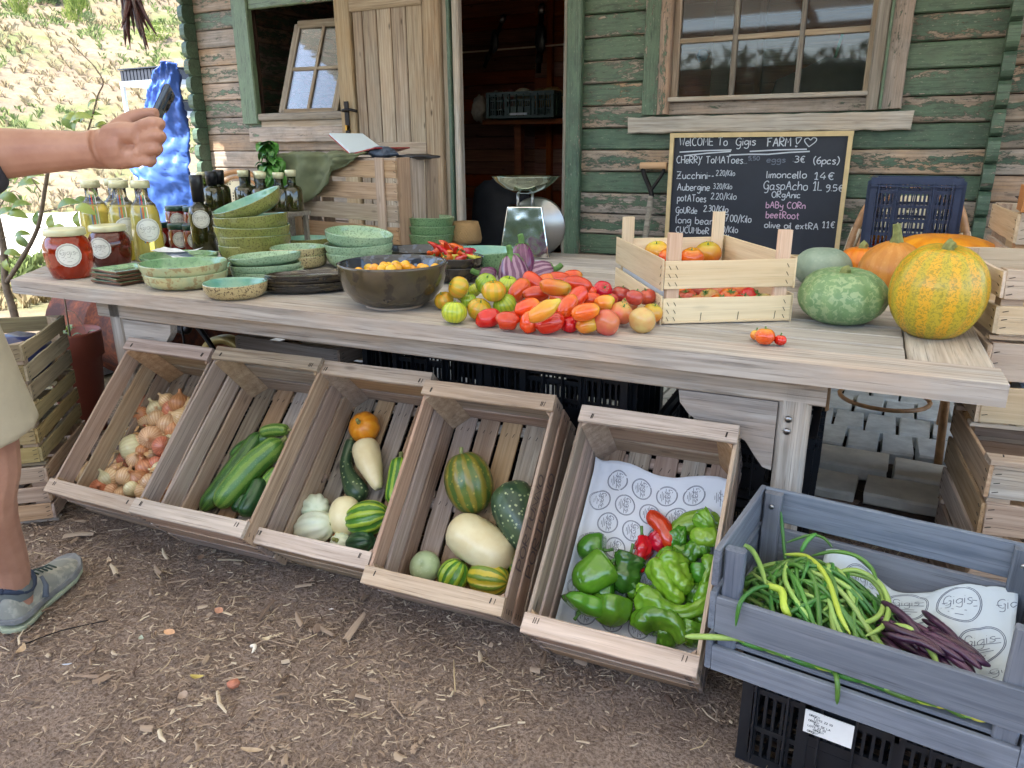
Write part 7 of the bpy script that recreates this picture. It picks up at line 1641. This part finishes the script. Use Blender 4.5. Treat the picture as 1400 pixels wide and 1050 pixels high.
ob('support_block', MB().box((0,0,-(wa.z-wr)/2-wr+ .0), (.3,.12,max(.02, wa.z-wr*2+.0) if 0 else .02)).mesh('support_block'), W['greyb'], wh)
wh.location.z = wr+.055; wh.children[2].location.z = 0
rd = ob('iron_rod', MB().tube([(wa.x-.06, 2.12, 0), (wa.x-.05, 2.10, .70)], .005, 8).mesh('iron_rod', True), W['iron']); tag(rd, 'thin iron rod standing in front of the round disc', 'rod')
ir = ob('iron_scroll', sweep('iron_scroll', spline([ony(226,462,2.2), ony(238,448,2.2), ony(255,452,2.2), ony(268,444,2.2), (ony(268,444,2.2)+Vector((.15,0,-.2))), (ony(268,444,2.2)+Vector((.16,0,-.42)))], 6), lerp_list([.012,.022,.016,.010,.01], 31), 10), W['iron']); tag(ir, 'dark curved iron arm under the left end of the table', 'iron arm')
# ------------------------------------------------------------ background on the left
m = Mt('pale dusty road'); m.B(Base_Color=m.mix(m.noise(m.n('TexCoord').outputs['Object'], 3, 5, .6), c255(226,222,210), c255(206,200,186)), Roughness=.9)
dn_ = Vector((-.83,.55,0)).normalized(); sd_ = Vector((dn_.y,-dn_.x,0))
V = [dn_*a+sd_*b+Vector((0,0,.006)) for a in (10.2, 17.6) for b in (-60, 40)]
tag(ob('pale_road', mesh('pale_road', V, [(0,1,3,2)]), m.m), kind='structure')
def grass(name, N, d0, d1, hgt, cols, label, seed, thr, flip_=False):
    r = np.random.default_rng(seed); pts = []
    while len(pts) < N:
        d = d0+(d1-d0)*r.random()**1.3; b = r.uniform(-.62, .55)*d*1.3; p = dn_*d+sd_*b
        if noise.noise(Vector((p.x*.3, p.y*.3, 9)))*(-1 if flip_ else 1) < thr: continue
        if 10 < d < 17.8: continue
        if -5.2 < p.x < 3 and p.y > -3: continue
        pts.append((p.x, p.y, hillz(p.x, p.y), d))
    V = []; F = []; nb = 8
    for x, y, z, d in pts:
        s_ = hgt*r.uniform(.35, 1.2)*(.28+.009*d)
        for k in range(nb):
            a = r.uniform(0, 6.28); l = r.uniform(.15, .9); w = .02*s_*r.uniform(.7,1.6)+.004
            ox, oy = r.normal(0, .12*s_, 2); c, q = math.cos(a), math.sin(a); n0 = len(V)
            V += [(x+ox-q*w, y+oy+c*w, z-.03), (x+ox+q*w, y+oy-c*w, z-.03), (x+ox+c*l*s_*.4, y+oy+q*l*s_*.4, z+s_*.6), (x+ox+c*l*s_, y+oy+q*l*s_, z+s_*r.uniform(.6,1))]
            F += [(n0, n0+1, n0+2), (n0+1, n0+3, n0+2)]
    m = Mt(name+' blades'); ri = m.n('NewGeometry').outputs['Random Per Island']; m.B(Base_Color=m.ramp(ri, cols), Roughness=.7)
    tag(ob(name, mesh(name, V, F), m.m), label, 'grass', kind='stuff')
grass('dry_grass', 9000, 7, 48, .42, [(0, c255(146,132,98)), (.5, c255(166,150,114)), (1, c255(122,106,82))], 'dry straw coloured grass on the sunlit slope', 3, -.08)
grass('green_grass', 6000, 7, 48, .40, [(0, c255(96,114,56)), (.5, c255(118,132,72)), (1, c255(84,100,54))], 'patches of green grass on the sunlit slope', 4, .06, True)
def shrub(label, u, v, wpx, hpx, dist, cols, nm='cypress', N=2600, col='tree', shape=.5):
    d = ray(u, v); t = dist/Vector((d.x, d.y, 0)).length; p = CAM+d*t; p.z = hillz(p.x, p.y)-.1; k = mpp(p); w = wpx*k/2; h = hpx*k
    t_ = thing(nm, label, col, p); r = np.random.default_rng(int(u)+7); V = []; F = []
    for i in range(N):
        zf = r.random(); rad = w*(math.sin(math.pi*min(1, zf*.93+.07))**shape)*(.86+.22*math.sin(zf*13+u))*r.random()**.35; a = r.uniform(0, 6.28)
        c = Vector((rad*math.cos(a), rad*math.sin(a), zf*h)); up = Vector((math.cos(a)*.35, math.sin(a)*.35, 1)).normalized()*h*.035*r.uniform(.6,1.6); s_ = Vector((-math.sin(a), math.cos(a), .1))*w*.05*r.uniform(.5,1.4); n0 = len(V)
        V += [c-s_, c+s_, c+up+s_*.4, c+up*1.3]; F += [(n0, n0+1, n0+2, n0+3)]
    m = Mt(nm+' foliage'); ri = m.n('NewGeometry').outputs['Random Per Island']; m.B(Base_Color=m.ramp(ri, cols), Roughness=.6)
    ob('crown', mesh('crown', V, F), m.m, t_); ob('trunk', MB().tube([(0,0,-.2),(0,0,h*.6)], [w*.09, w*.03], 8).mesh('trunk'), bark, t_)
gc1 = [(0, c255(88,112,46)), (.5, c255(128,146,66)), (1, c255(160,170,88))]; gc2 = [(0, c255(70,92,56)), (.5, c255(100,120,74)), (1, c255(128,140,92))]
shrub('yellow green columnar shrub at the far left of the slope', 33, 44, 30, 90, 38, gc1); shrub('broad bright green columnar shrub in the middle of the slope top', 112, 44, 44, 110, 38, gc1)
shrub('grey green bush between the two bright shrubs', 72, 38, 60, 62, 41, gc2, 'bush', shape=.4); shrub('low grey green bush right of the broad bright shrub', 152, 38, 46, 60, 43, gc2, 'bush', shape=.4)
shrub('dark green shrub at the left corner of the slope top', 2, 30, 44, 70, 43, gc2, 'bush'); shrub('distant shrub on the slope beside the shed corner', 215, 20, 70, 50, 50, gc2, 'bush', shape=.4)
shrub('low round bush on the slope behind the twig', 130, 76, 26, 20, 33, gc2, 'bush', 900, shape=.4); shrub('pale bush near the shed corner on the slope', 215, 82, 50, 26, 31, gc1, 'bush', 1200, shape=.4); shrub('green bush low on the slope above the arm', 85, 172, 40, 26, 21.5, gc1, 'bush', 900, shape=.4)
# plant rack with seedling trays
ry = 6.0; ra, rb2 = ony(168, 118, ry), ony(236, 118, ry)
rk = thing('plant_rack', 'white metal plant rack standing in the sun behind the arm', 'rack', (ra.x, ry, 0)); rw = rb2.x-ra.x; rz1 = ony(200, 113, ry).z; rz2 = ony(200, 156, ry).z
whp = plain('white painted metal', c255(206,214,220), .5)
for z in (rz1, rz2, .35, .9): ob('shelf', MB().box((rw/2,.2,z), (rw+.04,.44,.05)).mesh('shelf'), whp, rk)
for x in (0, rw):
    for y in (0,.4): ob('leg', MB().bar((x,y,0), (x,y,rz1), .035).mesh('leg'), whp, rk)
trm = plain('black tray', c255(52,56,66), .5)
def tray(x0, z, w, label):
    t = thing('seedling_tray', label, 'tray', (ra.x+x0, ry, z)); mb = MB(); n = int(w/.055)
    cm = MB().box((0,0,0), (w/n*.72,.03,.11)).mesh('cell')
    for i in range(n):
        for y in (0,.36): ob('cell', cm, trm, t, Matrix.Translation((w*(i+.5)/n, y, .055)))
    ob('tray_body', MB().box((w/2,.18,.06), (w,.34,.10)).mesh('tray_body'), trm, t); ob('rim', MB().box((w/2,.18,.125), (w+.02,.42,.012)).mesh('rim'), trm, t)
tray(.0, rz1+.026, rw*.92, 'black ribbed seedling tray on the top shelf of the white rack'); tray(rw*.42, rz2+.026, rw*.4, 'small black tray on the lower shelf of the white rack')
# blue tarpaulin hanging beside the shed
Lp = [(251,86),(240,100),(229,122),(220,150),(212,172),(203,192),(198,213),(212,230),(226,246),(231,275),(236,310),(240,345)]; Rp_ = [(258,88),(262,105),(265,128),(268,150),(271,172),(274,192),(277,213),(280,232),(284,250),(288,278),(292,312),(296,345)]
def tarp(a, b):
    t = b*(len(Lp)-1); k = min(int(t), len(Lp)-2); f = t-k
    l = (Lp[k][0]*(1-f)+Lp[k+1][0]*f, Lp[k][1]*(1-f)+Lp[k+1][1]*f); r = (Rp_[k][0]*(1-f)+Rp_[k+1][0]*f, Rp_[k][1]*(1-f)+Rp_[k+1][1]*f)
    yy = 4.25+.35*math.sin(a*3.1)*(-1)*(.3+.7*b)+.07*noise.noise(Vector((a*3, b*4, 1)))+.03*noise.noise(Vector((a*12, b*15, 2)))+.022*noise.noise(Vector((a*45, b*50, 2)))
    u = l[0]*(1-a)+r[0]*a; v = l[1]*(1-a)+r[1]*a
    return ony(u, v, 4.35)+Vector((0, yy-4.35, 0))
tpm = plain('blue tarpaulin', c255(70,112,200), .36, spec=.8, var=.07, nscale=40, bump=.5)
sheet('blue_tarpaulin', 1, 1, tarp, tpm, 'crumpled shiny blue tarpaulin hanging beside the left corner of the shed', 40, 70, cat='tarpaulin')
# string of dried chillies hanging from the canopy
cp = ony(178, 4, 1.5); hc = thing('dried_chillies', 'bunch of dark dried chillies hanging in the upper left', 'chillies', (cp.x, cp.y, cp.z+.12))
ob('string', MB().tube([(0,0,.0),(0,0,2.58-cp.z-.12)], .0015, 5).mesh('string'), W['poplarpink'], hc)
chm = [chilli(L_, .0075, c_, F_['chili'], i) for i, (L_, c_) in enumerate(((.11,.012),(.13,-.014),(.10,.02),(.12,.0)))]
for i in range(22):
    z = -.02-.005*i; a = i*2.4; l = ob('dried_chilli', chm[i%4], F_['chili'], hc, Matrix.Translation((.012*math.cos(a), .012*math.sin(a), z)) @ Matrix.Rotation(a, 4, 'Z') @ Matrix.Rotation(R_(rnd.uniform(66,88)), 4, 'Y') @ Matrix.Rotation(rnd.uniform(0,6), 4, 'X'))
# leafy screen added out of view behind the camera to darken pane reflections
shm_ = Mt('hedge leaves'); ri = shm_.n('NewGeometry').outputs['Random Per Island']; shm_.B(Base_Color=shm_.ramp(ri, gc2), Roughness=.6)
hg = thing('added_hedge', 'tall unseen leafy screen added behind the photographer to darken pane reflections', 'added_hedge', (0,-8.5,0)); r = np.random.default_rng(5); V = []; F = []
for i in range(9000):
    c = Vector((r.uniform(-11, 9), r.uniform(-.5,.5)*(1), r.uniform(0, 3.0))); c.y += .3*noise.noise(c*.7); q = Vector(r.normal(0,.1,3)); w = Vector(r.normal(0,.07,3)); n0 = len(V)
    V += [c-w, c+q*.5, c+w, c-q*.5+w*.2]; F += [(n0, n0+1, n0+2, n0+3)]
h_ = ob('added_hedge_foliage', mesh('added_hedge_foliage', V, F), shm_.m, hg); h_['kind'] = 'stuff'
ob('added_hedge_core', MB().box((-1,0,1.35), (20,.5,2.7)).mesh('added_hedge_core'), plain('dark hedge core', c255(60,76,44), .9), hg)
# ------------------------------------------------------------ the person at the left edge
skin = fruit('sun tanned skin', c255(176,134,112), c255(158,114,94), rough=.5, coat=0, mott=4, bump=.12, bscale=60, hue=0, val=0)
PO = Vector((-1.98, .80, 0)); pr = thing('person', 'person in beige shorts and grey trail shoes reaching out an arm with a phone', 'person', PO)
def chainV(mb, pts, rad, n=12, k=5): P = spline([Vector(p) for p in pts], k); mb.tube(P, lerp_list(rad, len(P)), n)
def ball(mb, c, r, ex=(1,1,1)):
    V, F, _ = sweep_data([Vector((0,0,-r*math.cos(math.pi*i/10))) for i in range(11)], [max(.001, r*math.sin(math.pi*i/10)) for i in range(11)], 14); mb.add([Vector((v.x*ex[0], v.y*ex[1], v.z*ex[2]))+Vector(c) for v in V], F)
def bodyob(nm, mb, mat, vox, sm=6, rot=None):
    me = mb.mesh(nm, True); 
    for v in me.vertices: v.co -= PO
    o = ob(nm, me, mat, pr); rm_ = o.modifiers.new('r', 'REMESH'); rm_.mode = 'VOXEL'; rm_.voxel_size = vox; rm_.use_smooth_shade = True
    s_ = o.modifiers.new('s', 'SMOOTH'); s_.iterations = sm; s_.factor = .5; return o
kneeR, ankR, hipR = Vector((-1.83,.87,.52)), Vector((-1.955,.91,.10)), Vector((-1.84,.80,.92))
kneeL, ankL, hipL = Vector((-2.16,.72,.50)), Vector((-2.24,.62,.10)), Vector((-2.05,.72,.92))
AR = [ony(-120, 200, .70)+Vector((0,0,.16)), ony(-70, 212, .74), ony(0, 210, .80), ony(60, 207, .84), ony(118, 205, .87), ony(135, 203, .88)]
ka = mpp(AR[3])
mb = MB()
for h_, k_, a_ in ((hipR, kneeR, ankR), (hipL, kneeL, ankL)):
    chainV(mb, [h_, (h_+k_)/2+Vector((0,.01,0)), k_, k_.lerp(a_, .33)+Vector((.004,-.03,0)), k_.lerp(a_, .8), a_, a_+Vector((0,0,-.05))], [.09,.08,.056,.060,.040,.036,.036])
chainV(mb, [(-1.96,.76,.88),(-1.96,.75,1.1),(-1.95,.74,1.30),(-1.94,.745,1.42),(-1.93,.76,1.50)], [.13,.12,.14,.10,.055], 16)
chainV(mb, [(-1.93,.76,1.45),(-1.925,.775,1.56)], [.055,.055])
ball(mb, (-1.92,.79,1.655), .10, (.78,.95,1.18)); ball(mb, (-1.905,.875,1.60), .045, (.8,.7,.8)); mb.tube([(-1.90,.88,1.67),(-1.897,.905,1.645)], [.010,.014], 8)
for s_ in (-1, 1): ball(mb, (-1.92+s_*.078,.79,1.65), .028, (.3,.7,1.1))
shR = Vector((-1.78,.72,1.40)); shL = Vector((-2.10,.72,1.40))
chainV(mb, [(-1.93,.74,1.40), shR, AR[0].lerp(shR,.4), AR[1], AR[2], AR[3], AR[4], AR[5]], [.07,.062,.052,35*ka,34*ka,29*ka,24*ka,26*ka], 16)
chainV(mb, [(-1.93,.74,1.40), shL, (-2.24,.70,1.12), (-2.27,.72,.95), (-2.28,.76,.84)], [.07,.062,.045,.036,.028])
chainV(mb, [(-2.28,.76,.84),(-2.28,.78,.78)], [.035,.03])
for j in range(4): chainV(mb, [(-2.28,.75+.022*j,.79),(-2.275,.755+.022*j,.745),(-2.265,.755+.02*j,.705+.008*abs(j-1.5))], [.0095,.009,.007], 8, 3)
chainV(mb, [(-2.27,.80,.83),(-2.25,.83,.78)], [.012,.009], 8, 3)
# right hand holding the phone: back of the hand towards the camera
yh = .90
def hp(u, v, dy=0): return ony(u, v, yh+dy)
kh = mpp(hp(180, 200))
chainV(mb, [hp(128,206), hp(150,203), hp(172,201), hp(184,200)], [25*kh,28*kh,29*kh,26*kh], 16)
chainV(mb, [hp(150,186,-.01), hp(170,182,-.012), hp(190,182,-.010)], [16*kh,15*kh,12*kh]); chainV(mb, [hp(152,216,-.006), hp(170,216,-.010), hp(188,212,-.008)], [15*kh,15*kh,12*kh])
fing = [((184,176),(204,168),(219,168),(217,176),7.8,6.8,-.010), ((189,191),(210,186),(221,186),(218,194),7.5,6.6,-.016), ((189,206),(207,204),(217,203),(213,210),7.2,6.3,-.016), ((185,219),(200,221),(209,219),(205,225),6.4,5.7,-.010)]
for a, b, c, d, r0, r1, dy in fing: chainV(mb, [hp(*a,-.004), hp(*b,dy), hp(*c,dy+.006), hp(*d,.030)], [r0*kh, r0*kh*1.02, r1*kh, r1*kh*.85], 10, 6)
for u, v in ((188,178),(191,193),(191,208),(187,221)): ball(mb, hp(u,v,-.010), 8.2*kh)
chainV(mb, [hp(160,176,.0), hp(180,162,.012), hp(200,156,.024), hp(215,155,.030)], [13*kh,10.5*kh,8.5*kh,7.5*kh], 10, 5)
bodyob('body', mb, skin, .0034, 2)
# clothes
mb = MB()
for h_, k_ in ((hipR, kneeR), (hipL, kneeL)): chainV(mb, [h_+Vector((0,0,.02)), h_.lerp(k_,.5), k_+Vector((0,0,.045))], [.118,.120,.112], 20)
chainV(mb, [(-1.955,.76,.84),(-1.955,.75,1.0)], [.165,.15], 20)
shorts = bodyob('shorts', mb, plain('beige cotton', c255(172,162,138), .9, var=.12, nscale=8, bump=.3), .011, 2)
mb = MB(); chainV(mb, [(-1.955,.75,.98),(-1.955,.74,1.15),(-1.945,.735,1.32),(-1.94,.74,1.43)], [.152,.145,.158,.11], 20); chainV(mb, [(-1.93,.74,1.40), shR, AR[0].lerp(shR,.3)], [.105,.092,.086], 16); chainV(mb, [(-1.93,.74,1.40), shL, (-2.13,.73,1.25)], [.10,.08,.07], 16)
chainV(mb, [AR[0].lerp(shR,.3), AR[1], AR[1].lerp(AR[2], .86)], [.088,.080,40*ka], 16)
bodyob('t_shirt', mb, plain('dark grey cotton', c255(60,62,72), .9, var=.1), .011, 3)
mb = MB(); ball(mb, (-1.92,.765,1.675), .108, (.80,.92,1.12)); hr = bodyob('hair', mb, plain('brown hair', c255(60,44,34), .8, var=.4, nscale=90), .01, 2)
for v in hr.data.vertices:
    if v.co.y+PO.y > .80 and v.co.z < 1.72: v.co.y = .80-PO.y
for s_ in (-1, 1): ob('eye', MB().tube([(0,0,0),(0,.004,0)], .011, 10).mesh('eye'), W['white'], pr, Matrix.Translation(Vector((-1.92+s_*.034+.012,.880,1.665))-PO))
# shoes
def shoe(ank, dirv, par):
    d = Vector((*dirv, 0)).normalized(); s = Vector((d.y, -d.x, 0)); base = Vector((ank.x, ank.y, 0))-d*.055
    def Q(t, w, z): return base+d*(t*.325-.005)+s*w*1.10+Vector((0,0,z*1.06))-PO
    Wt = [(.0,.016,.016),(.04,.030,.030),(.15,.036,.036),(.35,.034,.036),(.55,.042,.046),(.72,.050,.050),(.85,.047,.044),(.94,.034,.030),(1.0,.012,.010)]
    def slabm(nm, z0, z1, k0, k1, mat, lift=0):
        V = []; n = len(Wt)
        for z, k in ((z0,k0),(z1,k1)):
            V += [Q(t+(.012 if 0 else 0), w1*k, z+max(0, t-.7)*.06+(.01*(1-t)*lift)) for t, w1, w2 in Wt]+[Q(t, -w2*k, z+max(0, t-.7)*.06+(.01*(1-t)*lift)) for t, w1, w2 in reversed(Wt)]
        m2 = 2*n; F = [tuple(reversed(range(m2))), tuple(range(m2, 2*m2))]+[(i, (i+1)%m2, (i+1)%m2+m2, i+m2) for i in range(m2)]
        o = ob(nm, mesh(nm, V, F), mat, par); b = o.modifiers.new('b', 'BEVEL'); b.width = .004; b.segments = 2; b.limit_method = 'ANGLE'
    slabm('outsole', .0, .014, .98, 1.04, plain('pale green outsole', c255(158,166,140), .7, var=.15)); slabm('midsole', .013, .030, 1.04, 1.0, plain('slate grey midsole', c255(116,118,118), .7, var=.25), 1)
    top = [(.0,.075),(.04,.088),(.12,.092),(.25,.094),(.36,.096),(.46,.088),(.58,.073),(.72,.060),(.85,.052),(.94,.044),(1.0,.032)]
    V = []; F = []; n = 16; m_ = len(top)
    for t, h in top:
        w = np.interp(t, [q[0] for q in Wt], [q[1] for q in Wt])*.98; t2 = min(max(t, .012), .985)
        for j in range(n):
            a = math.pi*j/(n-1); x = math.cos(a); y = math.sin(a)
            ww = w*(abs(x)**.8)*(1 if x > 0 else -1); zz = .026+(h-.026)*(y**.75)
            if t < .36: ww *= 1-.25*y
            V.append(Q(t2, ww, zz))
    for i in range(m_-1):
        for j in range(n-1): F.append((i*n+j, i*n+j+1, (i+1)*n+j+1, (i+1)*n+j))
    F += [tuple(range(n-1,-1,-1)), tuple((m_-1)*n+j for j in range(n))]
    mt = Mt('suede and mesh upper'); oc = mt.n('TexCoord').outputs['UV']; nz = mt.noise(mt.coord(), 26, 3, .6); mt.B(Base_Color=mt.mix(mt.ramp(nz, [(.42,0),(.5,1)]), c255(158,158,146), c255(134,136,128)), Roughness=.9).bump(nz, .3, .002)
    o = ob('upper', mesh('upper', V, F, True), mt.m, par); s_ = o.modifiers.new('s', 'SUBSURF'); s_.levels = s_.render_levels = 1
    cs = MB(); a0 = ank-PO
    P = [Q(.06+.30*(1-math.cos(2*math.pi*i/16))/2, .031*math.sin(2*math.pi*i/16), .098+.012*math.cos(2*math.pi*i/8)) for i in range(17)]; cs.tube(P, .0085, 8); ob('collar', cs.mesh('collar', True), plain('dark navy collar', c255(44,54,72), .85), par)
    for t, w in ((.34,.034),):
        mbp = MB(); L_ = [Q(t+.0, w*.98, .035), Q(t+.05, w*.92, .060), Q(t+.07, w*.62, .084)]; mbp.tube(L_, [.012,.009,.006], 8); ob('overlay', mbp.mesh('overlay', True), plain('navy overlay', c255(84,92,104), .7, var=.2), par)
    for k in range(5):
        t = .40+.06*k; z = np.interp(t, [q[0] for q in top], [q[1] for q in top])+.003
        ob('lace', MB().tube([Q(t,.020,z-.004), Q(t+.01,0,z+.003), Q(t,-.020,z-.004)], .0025, 6).mesh('lace', True), plain('dark lace', c255(40,56,50), .8), par)
    ob('sock', lathe('sock', [(.038,.075),(.041,.10),(.040,.118),(.036,.12)], 24), plain('yellow grey sock', c255(96,102,100), .9), par, Matrix.Translation(a0-Vector((0,0,a0.z))))
shoe(ankR, (-.17,.30), pr); shoe(ankL, (-.12,.30), pr)
# phone held in the hand
c = hp(210,167,.052); d1 = (r_*math.cos(R_(64))+u_*math.sin(R_(64))).normalized(); nrm = (FWD*.35+r_*.9-u_*.3); nrm = (nrm-d1*nrm.dot(d1)).normalized(); d2 = nrm.cross(d1)
ph_ = thing('mobile_phone', 'dark mobile phone held upright in the outstretched hand', 'phone'); ph_.matrix_world = basis(d2, d1, nrm, c)
o = ob('phone_body', MB().box((0,0,0), (.070,.136,.009)).mesh('phone_body'), plain('phone back', c255(70,82,96), .25, .3), ph_); b = o.modifiers.new('b', 'BEVEL'); b.width = .004; b.segments = 3
ob('screen', MB().box((0,0,-.0048), (.064,.128,.0006)).mesh('screen'), plain('dark screen', c255(18,22,28), .08), ph_)
ob('camera_bump', MB().box((-.014,.046,.0055), (.036,.036,.002)).mesh('camera_bump'), plain('camera glass', c255(24,28,34), .1), ph_)
for x, y in ((-.022,.054),(-.006,.054),(-.022,.038)): ob('lens', MB().tube([(x,y,.0065),(x,y,.0085)], .0062, 16).mesh('lens'), W['black'], ph_)
